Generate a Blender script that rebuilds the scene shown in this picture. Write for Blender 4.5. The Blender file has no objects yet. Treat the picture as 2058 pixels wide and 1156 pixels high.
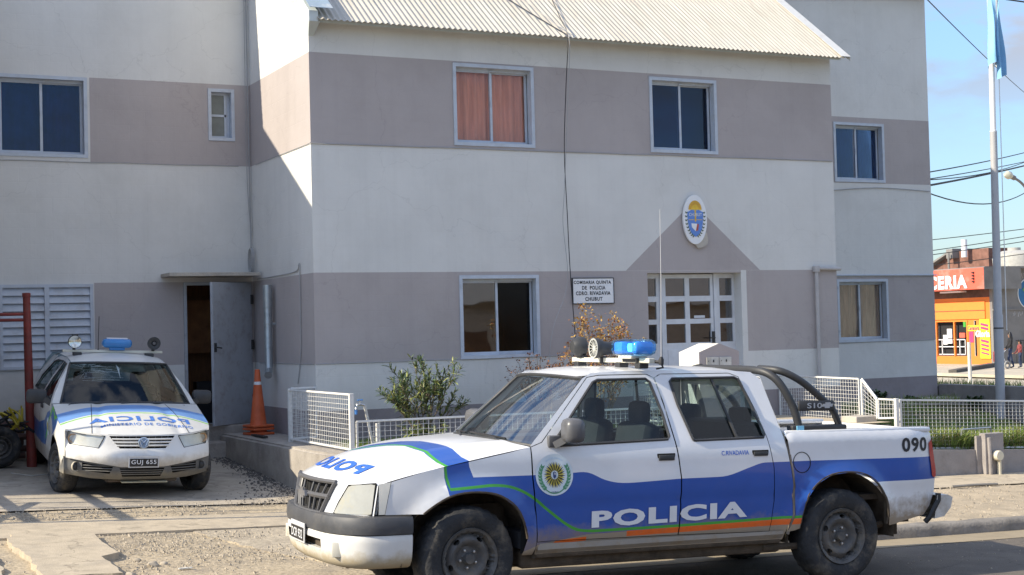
import bpy, bmesh, math, random
from math import sin, cos, pi, radians, sqrt, atan2
from mathutils import Vector, Matrix, noise
from mathutils.geometry import delaunay_2d_cdt
random.seed(7)
SC = bpy.context.scene
COL = SC.collection

# ------------------------------------------------------------------ camera
def setup_camera():
    yaw, pitch, roll, h = .4577, .0295, -.0256, 2.1
    F = Vector((sin(yaw)*cos(pitch), cos(yaw)*cos(pitch), sin(pitch)))
    R = Vector((cos(yaw), -sin(yaw), 0)); U = R.cross(F)
    R2 = R*cos(roll) + U*sin(roll); U2 = -R*sin(roll) + U*cos(roll)
    cd = bpy.data.cameras.new("camera"); co = bpy.data.objects.new("camera", cd); COL.objects.link(co)
    m = Matrix(((R2.x, U2.x, -F.x, 0), (R2.y, U2.y, -F.y, 0), (R2.z, U2.z, -F.z, h), (0, 0, 0, 1)))
    co.matrix_world = m
    cd.sensor_width = 36; cd.lens = 2950.8/2058*36; cd.clip_end = 3000; cd.clip_start = .1
    SC.camera = co
setup_camera()

# ------------------------------------------------------------------ light
SUN = Vector((-1.5, .13, 1.0)).normalized()
def setup_light():
    w = bpy.data.worlds.new("World"); SC.world = w; w.use_nodes = True
    nt = w.node_tree; N = nt.nodes; Lk = nt.links
    bg = N['Background']; bg.inputs['Strength'].default_value = .15
    sky = N.new('ShaderNodeTexSky'); sky.sky_type = 'NISHITA'; sky.sun_disc = False
    sky.sun_elevation = math.asin(SUN.z); sky.sun_rotation = atan2(SUN.x, SUN.y) % (2*pi)
    sky.air_density = 1.0; sky.dust_density = .3; sky.ozone_density = 1.6; sky.altitude = 50
    tc = N.new('ShaderNodeTexCoord')
    mp = N.new('ShaderNodeMapping'); mp.inputs['Scale'].default_value = (1.6, 1.6, 4.5)
    Lk.new(tc.outputs['Generated'], mp.inputs['Vector'])
    nz = N.new('ShaderNodeTexNoise'); nz.inputs['Scale'].default_value = 5.2; nz.inputs['Detail'].default_value = 7
    nz.inputs['Roughness'].default_value = .55
    Lk.new(mp.outputs[0], nz.inputs['Vector'])
    rp = N.new('ShaderNodeValToRGB'); rp.color_ramp.elements[0].position = .43; rp.color_ramp.elements[1].position = .57
    Lk.new(nz.outputs['Fac'], rp.inputs['Fac'])
    sp = N.new('ShaderNodeSeparateXYZ'); Lk.new(tc.outputs['Generated'], sp.inputs[0])
    mr = N.new('ShaderNodeMapRange'); mr.inputs[1].default_value = .10; mr.inputs[2].default_value = .17
    Lk.new(sp.outputs['Z'], mr.inputs[0])
    mu = N.new('ShaderNodeMath'); mu.operation = 'MULTIPLY'; Lk.new(rp.outputs[0], mu.inputs[0]); Lk.new(mr.outputs[0], mu.inputs[1])
    mu2 = N.new('ShaderNodeMath'); mu2.operation = 'MULTIPLY'; Lk.new(mu.outputs[0], mu2.inputs[0]); mu2.inputs[1].default_value = .85
    mx = N.new('ShaderNodeMixRGB'); 
    cz = N.new('ShaderNodeMapRange'); cz.inputs[1].default_value = .16; cz.inputs[2].default_value = .6; cz.inputs[3].default_value = 1; cz.inputs[4].default_value = 2.1; Lk.new(sp.outputs['Z'], cz.inputs[0])
    cc = N.new('ShaderNodeVectorMath'); cc.operation = 'SCALE'; cc.inputs[0].default_value = (1.9, 2.0, 2.3); Lk.new(cz.outputs[0], cc.inputs['Scale']); Lk.new(cc.outputs[0], mx.inputs[2])
    tn = N.new('ShaderNodeMixRGB'); tn.blend_type = 'MULTIPLY'; tn.inputs[0].default_value = 1; tn.inputs[2].default_value = (.74, .83, .96, 1)
    Lk.new(sky.outputs[0], tn.inputs[1])
    lo = N.new('ShaderNodeMapRange'); lo.inputs[1].default_value = -.02; lo.inputs[2].default_value = .30; lo.inputs[3].default_value = .41; lo.inputs[4].default_value = 1.0; Lk.new(sp.outputs['Z'], lo.inputs[0])
    t2 = N.new('ShaderNodeVectorMath'); t2.operation = 'SCALE'; Lk.new(tn.outputs[0], t2.inputs[0]); Lk.new(lo.outputs[0], t2.inputs['Scale'])
    Lk.new(mu2.outputs[0], mx.inputs[0]); Lk.new(t2.outputs[0], mx.inputs[1]); Lk.new(mx.outputs[0], bg.inputs['Color'])
    ld = bpy.data.lights.new("sun", 'SUN'); ld.energy = 3.8; ld.angle = radians(.55); ld.color = (1, .89, .70)
    lo = bpy.data.objects.new("sun", ld); COL.objects.link(lo)
    lo.rotation_euler = SUN.to_track_quat('Z', 'Y').to_euler(); lo.location = (0, 0, 30)
setup_light()
SC.view_settings.view_transform = 'Standard'; SC.view_settings.look = 'None'
SC.view_settings.gamma = 1; SC.view_settings.exposure = .92
SC.render.resolution_x = 1024; SC.render.resolution_y = 575

# ------------------------------------------------------------------ materials
MATS = {}
def mat(name, col, rough=.6, metal=0, var=.08, vscale=6, bump=0, bscale=60, dirt=None, dz=None, spec=.5, coat=0, stain=None, coord='Object', anis=None, crack=0):
    """procedural surface; dirt=(colour, amount), dz=(z0,z1) dirt fades from z0 up to z1 in object space"""
    if name in MATS: return MATS[name]
    m = bpy.data.materials.new(name); m.use_nodes = True; MATS[name] = m
    nt = m.node_tree; N = nt.nodes; L = nt.links; b = N['Principled BSDF']
    b.inputs['Roughness'].default_value = rough; b.inputs['Metallic'].default_value = metal
    b.inputs['Specular IOR Level'].default_value = spec
    if coat: b.inputs['Coat Weight'].default_value = coat; b.inputs['Coat Roughness'].default_value = .06
    tc = N.new('ShaderNodeTexCoord'); vec = tc.outputs[coord]
    if anis:
        mp = N.new('ShaderNodeMapping'); mp.inputs['Scale'].default_value = anis; L.new(vec, mp.inputs[0]); vec2 = mp.outputs[0]
    else: vec2 = vec
    n1 = N.new('ShaderNodeTexNoise'); n1.inputs['Scale'].default_value = vscale; n1.inputs['Detail'].default_value = 6; n1.inputs['Roughness'].default_value = .62
    L.new(vec2, n1.inputs['Vector'])
    mr = N.new('ShaderNodeMapRange'); mr.inputs[1].default_value = .3; mr.inputs[2].default_value = .7; mr.inputs[3].default_value = 1-var; mr.inputs[4].default_value = 1+var
    L.new(n1.outputs['Fac'], mr.inputs[0])
    vm = N.new('ShaderNodeVectorMath'); vm.operation = 'SCALE'; vm.inputs[0].default_value = col[:3]; L.new(mr.outputs[0], vm.inputs['Scale'])
    out = vm.outputs[0]
    if stain:
        sc, amt, scl = stain
        n3 = N.new('ShaderNodeTexNoise'); n3.inputs['Scale'].default_value = scl; n3.inputs['Detail'].default_value = 8; n3.inputs['Roughness'].default_value = .7
        L.new(vec2, n3.inputs['Vector'])
        r3 = N.new('ShaderNodeMapRange'); r3.inputs[1].default_value = .5; r3.inputs[2].default_value = .72; r3.inputs[4].default_value = amt; L.new(n3.outputs['Fac'], r3.inputs[0])
        x = N.new('ShaderNodeMixRGB'); L.new(r3.outputs[0], x.inputs[0]); L.new(out, x.inputs[1]); x.inputs[2].default_value = (*sc, 1); out = x.outputs[0]
    if dirt:
        dc, amt = dirt
        n2 = N.new('ShaderNodeTexNoise'); n2.inputs['Scale'].default_value = 7; n2.inputs['Detail'].default_value = 9; n2.inputs['Roughness'].default_value = .7
        L.new(vec, n2.inputs['Vector'])
        if dz:
            sp = N.new('ShaderNodeSeparateXYZ'); L.new(vec, sp.inputs[0])
            r = N.new('ShaderNodeMapRange'); r.inputs[1].default_value = dz[1]; r.inputs[2].default_value = dz[0]; r.inputs[3].default_value = -.35; r.inputs[4].default_value = .6
            L.new(sp.outputs['Z'], r.inputs[0])
            a = N.new('ShaderNodeMath'); a.operation = 'ADD'; L.new(r.outputs[0], a.inputs[0]); L.new(n2.outputs['Fac'], a.inputs[1]); f = a.outputs[0]
        else: f = n2.outputs['Fac']
        r2 = N.new('ShaderNodeMapRange'); r2.inputs[1].default_value = .42; r2.inputs[2].default_value = .8; r2.inputs[4].default_value = amt; L.new(f, r2.inputs[0])
        x = N.new('ShaderNodeMixRGB'); L.new(r2.outputs[0], x.inputs[0]); L.new(out, x.inputs[1]); x.inputs[2].default_value = (*dc, 1); out = x.outputs[0]
        rr = N.new('ShaderNodeMapRange'); rr.inputs[3].default_value = rough; rr.inputs[4].default_value = .9; L.new(r2.outputs[0], rr.inputs[0]); L.new(rr.outputs[0], b.inputs['Roughness'])
    if crack:
        wn = N.new('ShaderNodeTexNoise'); wn.inputs['Scale'].default_value = 2.5; wn.inputs['Detail'].default_value = 7; L.new(vec, wn.inputs['Vector'])
        wa = N.new('ShaderNodeVectorMath'); wa.operation = 'MULTIPLY_ADD'; L.new(wn.outputs['Color'], wa.inputs[0]); wa.inputs[1].default_value = (.7, .7, .7); L.new(vec, wa.inputs[2])
        vo = N.new('ShaderNodeTexVoronoi'); vo.feature = 'DISTANCE_TO_EDGE'; vo.inputs['Scale'].default_value = crack; L.new(wa.outputs[0], vo.inputs['Vector'])
        cr = N.new('ShaderNodeMapRange'); cr.inputs[2].default_value = .007; cr.inputs[3].default_value = .66; cr.inputs[4].default_value = 1; L.new(vo.outputs['Distance'], cr.inputs[0])
        cs = N.new('ShaderNodeVectorMath'); cs.operation = 'SCALE'; L.new(out, cs.inputs[0]); L.new(cr.outputs[0], cs.inputs['Scale']); out = cs.outputs[0]
    L.new(out, b.inputs['Base Color'])
    if bump:
        nb = N.new('ShaderNodeTexNoise'); nb.inputs['Scale'].default_value = bscale; nb.inputs['Detail'].default_value = 5; L.new(vec2, nb.inputs['Vector'])
        bp = N.new('ShaderNodeBump'); bp.inputs['Strength'].default_value = min(1, bump); bp.inputs['Distance'].default_value = .01; L.new(nb.outputs['Fac'], bp.inputs['Height']); L.new(bp.outputs[0], b.inputs['Normal'])
    return m

def wall_mat(name, col, course=.2, amt=.20, stain=.22):
    """painted block-work: plaster grain plus faint horizontal courses and joints"""
    m = mat(name, col, rough=.85, var=.05, vscale=1.3, spec=.25, stain=((col[0]*.66, col[1]*.64, col[2]*.6), stain, .9))
    nt = m.node_tree; N = nt.nodes; L = nt.links; b = N['Principled BSDF']
    tc = N.new('ShaderNodeTexCoord'); sp = N.new('ShaderNodeSeparateXYZ'); L.new(tc.outputs['Object'], sp.inputs[0])
    ad = N.new('ShaderNodeMath'); ad.operation = 'ADD'; L.new(sp.outputs['X'], ad.inputs[0]); L.new(sp.outputs['Y'], ad.inputs[1])
    cb = N.new('ShaderNodeCombineXYZ'); L.new(ad.outputs[0], cb.inputs['X']); L.new(sp.outputs['Z'], cb.inputs['Y'])
    wn = N.new('ShaderNodeTexNoise'); wn.inputs['Scale'].default_value = 1.1; L.new(cb.outputs[0], wn.inputs['Vector'])
    wv = N.new('ShaderNodeVectorMath'); wv.operation = 'MULTIPLY_ADD'; L.new(wn.outputs['Color'], wv.inputs[0]); wv.inputs[1].default_value = (.02, .02, 0); L.new(cb.outputs[0], wv.inputs[2])
    # faint rain streaks and patchy repainting
    col_in = b.inputs['Base Color'].links[0].from_socket
    ms = N.new('ShaderNodeMapping'); ms.inputs['Scale'].default_value = (5, 5, .22); L.new(tc.outputs['Object'], ms.inputs[0])
    sn = N.new('ShaderNodeTexNoise'); sn.inputs['Scale'].default_value = 1; sn.inputs['Detail'].default_value = 7; sn.inputs['Roughness'].default_value = .7; L.new(ms.outputs[0], sn.inputs['Vector'])
    sr = N.new('ShaderNodeMapRange'); sr.inputs[1].default_value = .5; sr.inputs[2].default_value = .75; sr.inputs[3].default_value = 1; sr.inputs[4].default_value = .95; L.new(sn.outputs['Fac'], sr.inputs[0])
    vr = N.new('ShaderNodeTexVoronoi'); vr.feature = 'DISTANCE_TO_EDGE'; vr.inputs['Scale'].default_value = .55
    wn2 = N.new('ShaderNodeTexNoise'); wn2.inputs['Scale'].default_value = 3; wn2.inputs['Detail'].default_value = 6; L.new(tc.outputs['Object'], wn2.inputs['Vector'])
    wa = N.new('ShaderNodeVectorMath'); wa.operation = 'MULTIPLY_ADD'; L.new(wn2.outputs['Color'], wa.inputs[0]); wa.inputs[1].default_value = (.5, .5, .5); L.new(tc.outputs['Object'], wa.inputs[2]); L.new(wa.outputs[0], vr.inputs['Vector'])
    cr = N.new('ShaderNodeMapRange'); cr.inputs[1].default_value = .0; cr.inputs[2].default_value = .004; cr.inputs[3].default_value = .90; cr.inputs[4].default_value = 1; L.new(vr.outputs['Distance'], cr.inputs[0])
    mk = N.new('ShaderNodeMath'); mk.operation = 'MULTIPLY'; L.new(sr.outputs[0], mk.inputs[0]); L.new(cr.outputs[0], mk.inputs[1])
    sc_ = N.new('ShaderNodeVectorMath'); sc_.operation = 'SCALE'; L.new(col_in, sc_.inputs[0]); L.new(mk.outputs[0], sc_.inputs['Scale']); L.new(sc_.outputs[0], b.inputs['Base Color'])
    br = N.new('ShaderNodeTexBrick'); br.inputs['Scale'].default_value = 1; br.inputs['Brick Width'].default_value = .41; br.inputs['Row Height'].default_value = course
    br.inputs['Mortar Size'].default_value = .005; br.inputs['Mortar Smooth'].default_value = .6
    br.inputs['Color1'].default_value = (1, 1, 1, 1); br.inputs['Color2'].default_value = (.9, .9, .9, 1); br.inputs['Mortar'].default_value = (0, 0, 0, 1)
    L.new(wv.outputs[0], br.inputs['Vector'])
    nz = N.new('ShaderNodeTexNoise'); nz.inputs['Scale'].default_value = 9; nz.inputs['Detail'].default_value = 8; L.new(tc.outputs['Object'], nz.inputs['Vector'])
    mm = N.new('ShaderNodeMath'); mm.operation = 'MULTIPLY_ADD'; L.new(br.outputs['Color'], mm.inputs[0]); mm.inputs[1].default_value = amt; L.new(nz.outputs['Fac'], mm.inputs[2])
    bp = N.new('ShaderNodeBump'); bp.inputs['Strength'].default_value = .5; bp.inputs['Distance'].default_value = .008; L.new(mm.outputs[0], bp.inputs['Height']); L.new(bp.outputs[0], b.inputs['Normal'])
    return m

def glass_mat(name, tint=(.8, .85, .85), refl=.12, rough=.02, top=.7):
    if name in MATS: return MATS[name]
    m = bpy.data.materials.new(name); m.use_nodes = True; MATS[name] = m
    nt = m.node_tree; N = nt.nodes; L = nt.links; N.remove(N['Principled BSDF']); out = N['Material Output']
    t = N.new('ShaderNodeBsdfTransparent'); t.inputs[0].default_value = (*tint, 1)
    g = N.new('ShaderNodeBsdfGlossy'); g.inputs['Roughness'].default_value = rough
    lw = N.new('ShaderNodeLayerWeight'); lw.inputs['Blend'].default_value = .35
    mr = N.new('ShaderNodeMapRange'); mr.inputs[1].default_value = .15; mr.inputs[3].default_value = refl*.6; mr.inputs[4].default_value = top; L.new(lw.outputs['Fresnel'], mr.inputs[0])
    tc = N.new('ShaderNodeTexCoord'); nz = N.new('ShaderNodeTexNoise'); nz.inputs['Scale'].default_value = 1.2; L.new(tc.outputs['Object'], nz.inputs['Vector'])
    bp = N.new('ShaderNodeBump'); bp.inputs['Strength'].default_value = .12; bp.inputs['Distance'].default_value = .03; L.new(nz.outputs['Fac'], bp.inputs['Height']); L.new(bp.outputs[0], g.inputs['Normal'])
    mx = N.new('ShaderNodeMixShader'); L.new(mr.outputs[0], mx.inputs[0]); L.new(t.outputs[0], mx.inputs[1]); L.new(g.outputs[0], mx.inputs[2]); L.new(mx.outputs[0], out.inputs[0])
    return m

# ------------------------------------------------------------------ mesh builder
class MB:
    def __init__(s): s.v = []; s.f = []; s.m = []; s.mats = []
    def mi(s, m):
        if m not in s.mats: s.mats.append(m)
        return s.mats.index(m)
    def add(s, vs, fs, m):
        k = len(s.v); s.v += [Vector(p) for p in vs]; i = s.mi(m)
        for f in fs: s.f.append([k+a for a in f]); s.m.append(i)
        return s
    def box(s, lo, hi, m, bev=0, M=None):
        x0, y0, z0 = lo; x1, y1, z1 = hi
        if bev:
            bm = bmesh.new(); bmesh.ops.create_cube(bm, size=1)
            for v in bm.verts: v.co = Vector(((x0+x1)/2+v.co.x*(x1-x0), (y0+y1)/2+v.co.y*(y1-y0), (z0+z1)/2+v.co.z*(z1-z0)))
            bmesh.ops.bevel(bm, geom=bm.edges[:], offset=bev, segments=2, profile=.5, affect='EDGES')
            vs = [v.co.copy() for v in bm.verts]; bm.verts.index_update(); fs = [[v.index for v in f.verts] for f in bm.faces]; bm.free()
        else:
            vs = [Vector(p) for p in ((x0,y0,z0),(x1,y0,z0),(x1,y1,z0),(x0,y1,z0),(x0,y0,z1),(x1,y0,z1),(x1,y1,z1),(x0,y1,z1))]
            fs = [(0,3,2,1),(4,5,6,7),(0,1,5,4),(1,2,6,5),(2,3,7,6),(3,0,4,7)]
        if M: vs = [M @ v for v in vs]
        return s.add(vs, fs, m)
    def beam(s, a, b, w, h, m, up=(0, 0, 1)):
        a = Vector(a); b = Vector(b); d = (b-a); L = d.length; d.normalize()
        x = d.cross(Vector(up))
        if x.length < 1e-4: x = Vector((1, 0, 0))
        x.normalize(); y = x.cross(d)
        vs = [a+x*i*w/2+y*j*h/2+d*k for k in (0, L) for i, j in ((-1,-1),(1,-1),(1,1),(-1,1))]
        return s.add(vs, [(0,1,2,3),(7,6,5,4),(0,4,5,1),(1,5,6,2),(2,6,7,3),(3,7,4,0)], m)
    def tube(s, path, r, m, n=8, cap=True):
        P = [Vector(p) for p in path]; rs = r if isinstance(r, (list, tuple)) else [r]*len(P)
        T = [(P[min(i+1, len(P)-1)]-P[max(i-1, 0)]).normalized() for i in range(len(P))]
        x = T[0].cross(Vector((0, 0, 1)))
        if x.length < 1e-3: x = T[0].cross(Vector((1, 0, 0)))
        x.normalize(); vs = []
        for i, p in enumerate(P):
            x = (x - T[i]*x.dot(T[i]))
            if x.length < 1e-6: x = T[i].orthogonal()
            x.normalize(); y = T[i].cross(x)
            vs += [p+(x*cos(2*pi*j/n)+y*sin(2*pi*j/n))*rs[i] for j in range(n)]
        fs = [(i*n+j, i*n+(j+1) % n, (i+1)*n+(j+1) % n, (i+1)*n+j) for i in range(len(P)-1) for j in range(n)]
        if cap: fs += [tuple(range(n))[::-1], tuple((len(P)-1)*n+j for j in range(n))]
        return s.add(vs, fs, m)
    def lathe(s, prof, m, c=(0, 0, 0), axis='Z', n=24, M=None):
        vs = []
        for r, h in prof:
            for j in range(n):
                a = 2*pi*j/n; p = (r*cos(a), r*sin(a), h)
                if axis == 'Y': p = (r*cos(a), h, r*sin(a))
                if axis == 'X': p = (h, r*cos(a), r*sin(a))
                vs.append(Vector(p)+Vector(c))
        if M: vs = [M @ v for v in vs]
        fs = [(i*n+j, i*n+(j+1) % n, (i+1)*n+(j+1) % n, (i+1)*n+j) for i in range(len(prof)-1) for j in range(n)]
        return s.add(vs, fs, m)
    def grid(s, fn, nu, nv, m, flip=False):
        vs = [fn(i/nu, j/nv) for i in range(nu+1) for j in range(nv+1)]
        fs = []
        for i in range(nu):
            for j in range(nv):
                q = (i*(nv+1)+j, (i+1)*(nv+1)+j, (i+1)*(nv+1)+j+1, i*(nv+1)+j+1); fs.append(q[::-1] if flip else q)
        return s.add(vs, fs, m)
    def prism(s, poly, d, m, M=None):
        """poly: list of 3d points (planar), d: extrusion vector"""
        n = len(poly); P = [Vector(p) for p in poly]; D = Vector(d); vs = P+[p+D for p in P]
        if M: vs = [M @ v for v in vs]
        return s.add(vs, [tuple(range(n))[::-1], tuple(n+i for i in range(n))]+[(i, (i+1) % n, n+(i+1) % n, n+i) for i in range(n)], m)
    def build(s, name, parent=None, smooth=False, fix=True, angle=40, merge=0):
        me = bpy.data.meshes.new(name); me.from_pydata([tuple(v) for v in s.v], [], s.f)
        for m in s.mats: me.materials.append(m)
        me.polygons.foreach_set('material_index', s.m)
        if fix or merge:
            bm = bmesh.new(); bm.from_mesh(me)
            if merge: bmesh.ops.remove_doubles(bm, verts=bm.verts, dist=merge)
            if fix: bmesh.ops.recalc_face_normals(bm, faces=bm.faces)
            bm.to_mesh(me); bm.free()
        if smooth:
            me.polygons.foreach_set('use_smooth', [True]*len(me.polygons))
            try: me.set_sharp_from_angle(angle=radians(angle))
            except Exception: pass
        me.update()
        o = bpy.data.objects.new(name, me); COL.objects.link(o)
        if parent is not None:
            o.parent = parent
            if parent.get('_w'): o.matrix_parent_inverse = Matrix.Translation(-Vector(parent['_w'][:]))
        return o

def tag(o, label, cat, group=None, kind=None):
    if label: o['label'] = label
    if cat: o['category'] = cat
    if group: o['group'] = group
    if kind: o['kind'] = kind
    return o
def thing(name, label, cat, loc=(0, 0, 0), group=None, world=True, M=None):
    """Empty at a thing's base. world=True: its parts are modelled in world coordinates"""
    o = bpy.data.objects.new(name, None); COL.objects.link(o); o.empty_display_size = .2
    if M is not None: o.matrix_world = M
    else: o.location = loc
    if world and M is None: o['_w'] = tuple(loc)
    return tag(o, label, cat, group)
def struct(o): o['kind'] = 'structure'; return o
def copy_tree(o, parent=None):
    c = o.copy(); COL.objects.link(c)
    if parent is not None: c.parent = parent
    for ch in list(o.children): copy_tree(ch, c)
    return c

def pip(x, y, poly):
    c = False; n = len(poly); j = n-1
    for i in range(n):
        xi, yi = poly[i]; xj, yj = poly[j]
        if (yi > y) != (yj > y) and x < (xj-xi)*(y-yi)/(yj-yi)+xi: c = not c
        j = i
    return c
def smooth_poly(pts, closed=False, k=4):
    """Catmull-Rom through 2d points"""
    n = len(pts); out = []
    rng = range(n) if closed else range(n-1)
    for i in rng:
        p0 = pts[(i-1) % n] if closed or i > 0 else pts[0]; p1 = pts[i]; p2 = pts[(i+1) % n]; p3 = pts[(i+2) % n] if closed or i+2 < n else pts[-1]
        for a in range(k):
            t = a/k
            out.append(tuple(.5*((2*p1[q])+(-p0[q]+p2[q])*t+(2*p0[q]-5*p1[q]+4*p2[q]-p3[q])*t*t+(-p0[q]+3*p1[q]-3*p2[q]+p3[q])*t**3) for q in range(len(p1))))
    if not closed: out.append(tuple(pts[-1]))
    return out
def panel(mb, outline, holes, regions, base, fn, step=.06, extra=()):
    """2d outline with holes, cut along the paint regions [(poly, material)], mapped by fn(u,w) -> 3d"""
    pts = []; edges = []
    def ring(P, closed=True):
        k = len(pts); n = 0
        m = len(P)
        for i in range(m if closed else m-1):
            a = Vector(P[i]); b = Vector(P[(i+1) % m]); d = max(1, int((b-a).length/step))
            for q in range(d): pts.append(a.lerp(b, q/d)); n += 1
        if not closed: pts.append(Vector(P[-1])); n += 1
        for i in range(n if closed else n-1): edges.append((k+i, k+(i+1) % n))
    ring(outline)
    for h in holes: ring(h)
    for r, _ in regions: ring(r)
    for e in extra: ring(e, False)
    xs = [p[0] for p in outline]; ys = [p[1] for p in outline]
    x = min(xs)+step*.5; row = 0
    while x < max(xs):
        y = min(ys)+step*(.5 if row % 2 else .25)
        while y < max(ys):
            if pip(x, y, outline) and not any(pip(x, y, h) for h in holes): pts.append(Vector((x, y)))
            y += step
        x += step; row += 1
    V, E, F, *_ = delaunay_2d_cdt(pts, edges, [], 0, 1e-5)
    idx = {}
    def gi(i):
        if i not in idx: idx[i] = len(mb.v); mb.v.append(Vector(fn(V[i][0], V[i][1])))
        return idx[i]
    for f in F:
        cx = sum(V[i][0] for i in f)/len(f); cy = sum(V[i][1] for i in f)/len(f)
        if not pip(cx, cy, outline) or any(pip(cx, cy, h) for h in holes): continue
        m = base
        for r, rm in regions:
            if pip(cx, cy, r): m = rm
        mb.f.append([gi(i) for i in f]); mb.m.append(mb.mi(m))
    return mb

def text_pts(s, size=1, off=0, space=1.0, res=3, align='LEFT', shear=0):
    """flat text as (2d verts, faces) from a font curve"""
    cu = bpy.data.curves.new('t', 'FONT'); cu.body = s; cu.size = size; cu.offset = off; cu.space_character = space; cu.resolution_u = res; cu.align_x = align; cu.shear = shear
    o = bpy.data.objects.new('t', cu); COL.objects.link(o); dg = bpy.context.evaluated_depsgraph_get()
    me = bpy.data.meshes.new_from_object(o.evaluated_get(dg)); V = [v.co.xy.copy() for v in me.vertices]; F = [tuple(p.vertices) for p in me.polygons]
    bpy.data.objects.remove(o); bpy.data.curves.remove(cu); bpy.data.meshes.remove(me)
    return V, F
def text_fit(s, w, h, bold=0, mirror=False, space=1.0, shear=0):
    """text stretched to a w x h box, origin lower left; bold as share of letter height"""
    V, F = text_pts(s, 1, bold, space, shear=shear)
    x0 = min(v.x for v in V); x1 = max(v.x for v in V); y0 = min(v.y for v in V); y1 = max(v.y for v in V)
    V = [((v.x-x0)/(x1-x0)*w, (v.y-y0)/(y1-y0)*h) for v in V]
    if mirror: V = [(w-x, y) for x, y in V]
    return V, F
def put_text(mb, s, w, h, fn, m, **k):
    V, F = text_fit(s, w, h, **k)
    return mb.add([fn(x, y) for x, y in V], F, m)

# ------------------------------------------------------------------ palette
WHITE = wall_mat('wall_white', (.655, .645, .615))
PINK = wall_mat('wall_pink', (.42, .378, .366))
PLINTH = wall_mat('wall_plinth', (.29, .26, .265), stain=.5)
FRAMEM = mat('window_metal', (.50, .55, .62), rough=.45, var=.05, dirt=((.3, .28, .25), .35))
FRAMEW = mat('door_metal', (.62, .64, .67), rough=.45, var=.05, dirt=((.3, .28, .25), .3))
DARKROOM = mat('room_dark', (.016, .017, .02), rough=.9)
SKYROOM = mat('room_painted_sky', (.032, .075, .19), rough=.9)  # navy interior stands in for sky mirrored in the dark pane
DARKBLUE = mat('curtain_navy', (.03, .06, .15), rough=.9, var=.25)
GLASS = glass_mat('window_glass', (.8, .85, .85), .09, top=.5)
GLASSD = glass_mat('tinted_glass', (.5, .62, .80), .07, top=.4)
ORANGEC = mat('curtain_orange', (.74, .32, .22), rough=.95, var=.2, vscale=3, anis=(7, 1, .5))
TANC = mat('curtain_tan', (.85, .48, .33), rough=.95, var=.35, vscale=3, anis=(7, 1, .5))
ROOFM = mat('roof_sheet', (.50, .465, .40), rough=.5, var=.08, vscale=2, spec=.5, stain=((.35, .3, .24), .45, 3), anis=(3, .6, .6))
FLASHM = mat('flashing', (.30, .38, .45), rough=.5, var=.1, stain=((.62, .62, .6), .9, 5))
FLASHW = mat('flashing_white', (.62, .62, .60), rough=.55, stain=((.35, .3, .25), .5, 6))
FASCIA = mat('fascia', (.55, .60, .60), rough=.7, var=.06)
GALV = mat('galvanised', (.42, .46, .48), rough=.38, metal=.7, var=.2, vscale=14, stain=((.25, .2, .15), .3, 7))
BLACK = mat('black_rubber', (.018, .018, .02), rough=.6, var=.3)
CABLE = mat('cable_black', (.03, .03, .032), rough=.7)
CABLEG = mat('cable_grey', (.35, .35, .35), rough=.7)
DPIPE = mat('drain_paint', (.44, .42, .41), rough=.7, var=.1)
DOORG = mat('door_grey', (.36, .38, .41), rough=.5, var=.06, vscale=3, stain=((.18, .13, .1), .5, 8))
CONC = mat('concrete', (.33, .30, .265), rough=.92, var=.18, vscale=4, bump=.5, bscale=45, stain=((.17, .15, .13), .7, 2.2), coord='Object')
CONCL = mat('concrete_light', (.46, .42, .36), rough=.92, var=.15, vscale=4, bump=.5, bscale=45, stain=((.25, .22, .18), .5, 3))
WOODM = mat('wood_board', (.20, .09, .035), rough=.7, var=.3, anis=(8, 8, 1))
BRASS = mat('dark_fitting', (.05, .05, .05), rough=.5, metal=.4)

YF, YM, XL, XR, XE = 17.23, 19.85, 5.777, 13.806, 18.04
station = thing('police_station', 'two storey white and pink banded building with corrugated gable wing and metal windows', 'building', (5.777, 17.23, .8))

OPEN_F = [(7.71, 8.88, 4.51, 5.58), (10.67, 11.78, 4.51, 5.56), (7.73, 8.88, 1.75, 2.83)]
OPEN_M = [(2.42, 3.57, 4.53, 5.60), (5.19, 5.56, 4.82, 5.54), (2.42, 3.60, 1.76, 2.86), (15.93, 17.02, 4.49, 5.51), (15.90, 17.0, 1.76, 2.83)]
def rect(x0, x1, z0, z1): return [(x0, z0), (x1, z0), (x1, z1), (x0, z1)]
mb = MB()
# front wing wall
panel(mb, [(XL, .3), (XR, .3), (XR, 6.14), (XL, 6.14)], [rect(*o) for o in OPEN_F]+[rect(10.56, 12.11, .85, 2.845)],
      [(rect(XL-.01, XR+.01, .2, 1.17), PLINTH), (rect(XL-.01, 12.11, 1.757, 2.876), PINK), (rect(12.2, XR+.01, 1.73, 2.876), PINK), (rect(XL-.01, XR+.01, 4.476, 5.604), PINK),
       ([(10.22, 2.878), (12.44, 2.878), (11.33, 3.83)], PINK)], WHITE, lambda u, w: (u, YF, w), step=.5)
# upper pink strip hides behind a 12 mm plaster edge
mb.box((XL-.012, YF-.008, 4.470), (XR+.012, YF+.0, 4.482), PINK)
# side wall of wing, facing left
panel(mb, [(YF, .3), (YM, .3), (YM, 8.1), (YF, 6.14)], [], [(rect(YF-.1, YM+.1, .2, 1.17), PLINTH), (rect(YF-.1, YM+.1, 1.757, 2.876), PINK), (rect(YF-.1, YM+.1, 4.476, 5.604), PINK)], WHITE, lambda u, w: (XL, u, w), step=.5)
panel(mb, [(YF, .3), (YM, .3), (YM, 8.1), (YF, 6.14)], [], [(rect(YF-.1, YM+.1, .2, 1.17), PLINTH), (rect(YF-.1, YM+.1, 1.757, 2.876), PINK), (rect(YF-.1, YM+.1, 4.476, 5.604), PINK)], WHITE, lambda u, w: (XR, u, w), step=.5)
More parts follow.
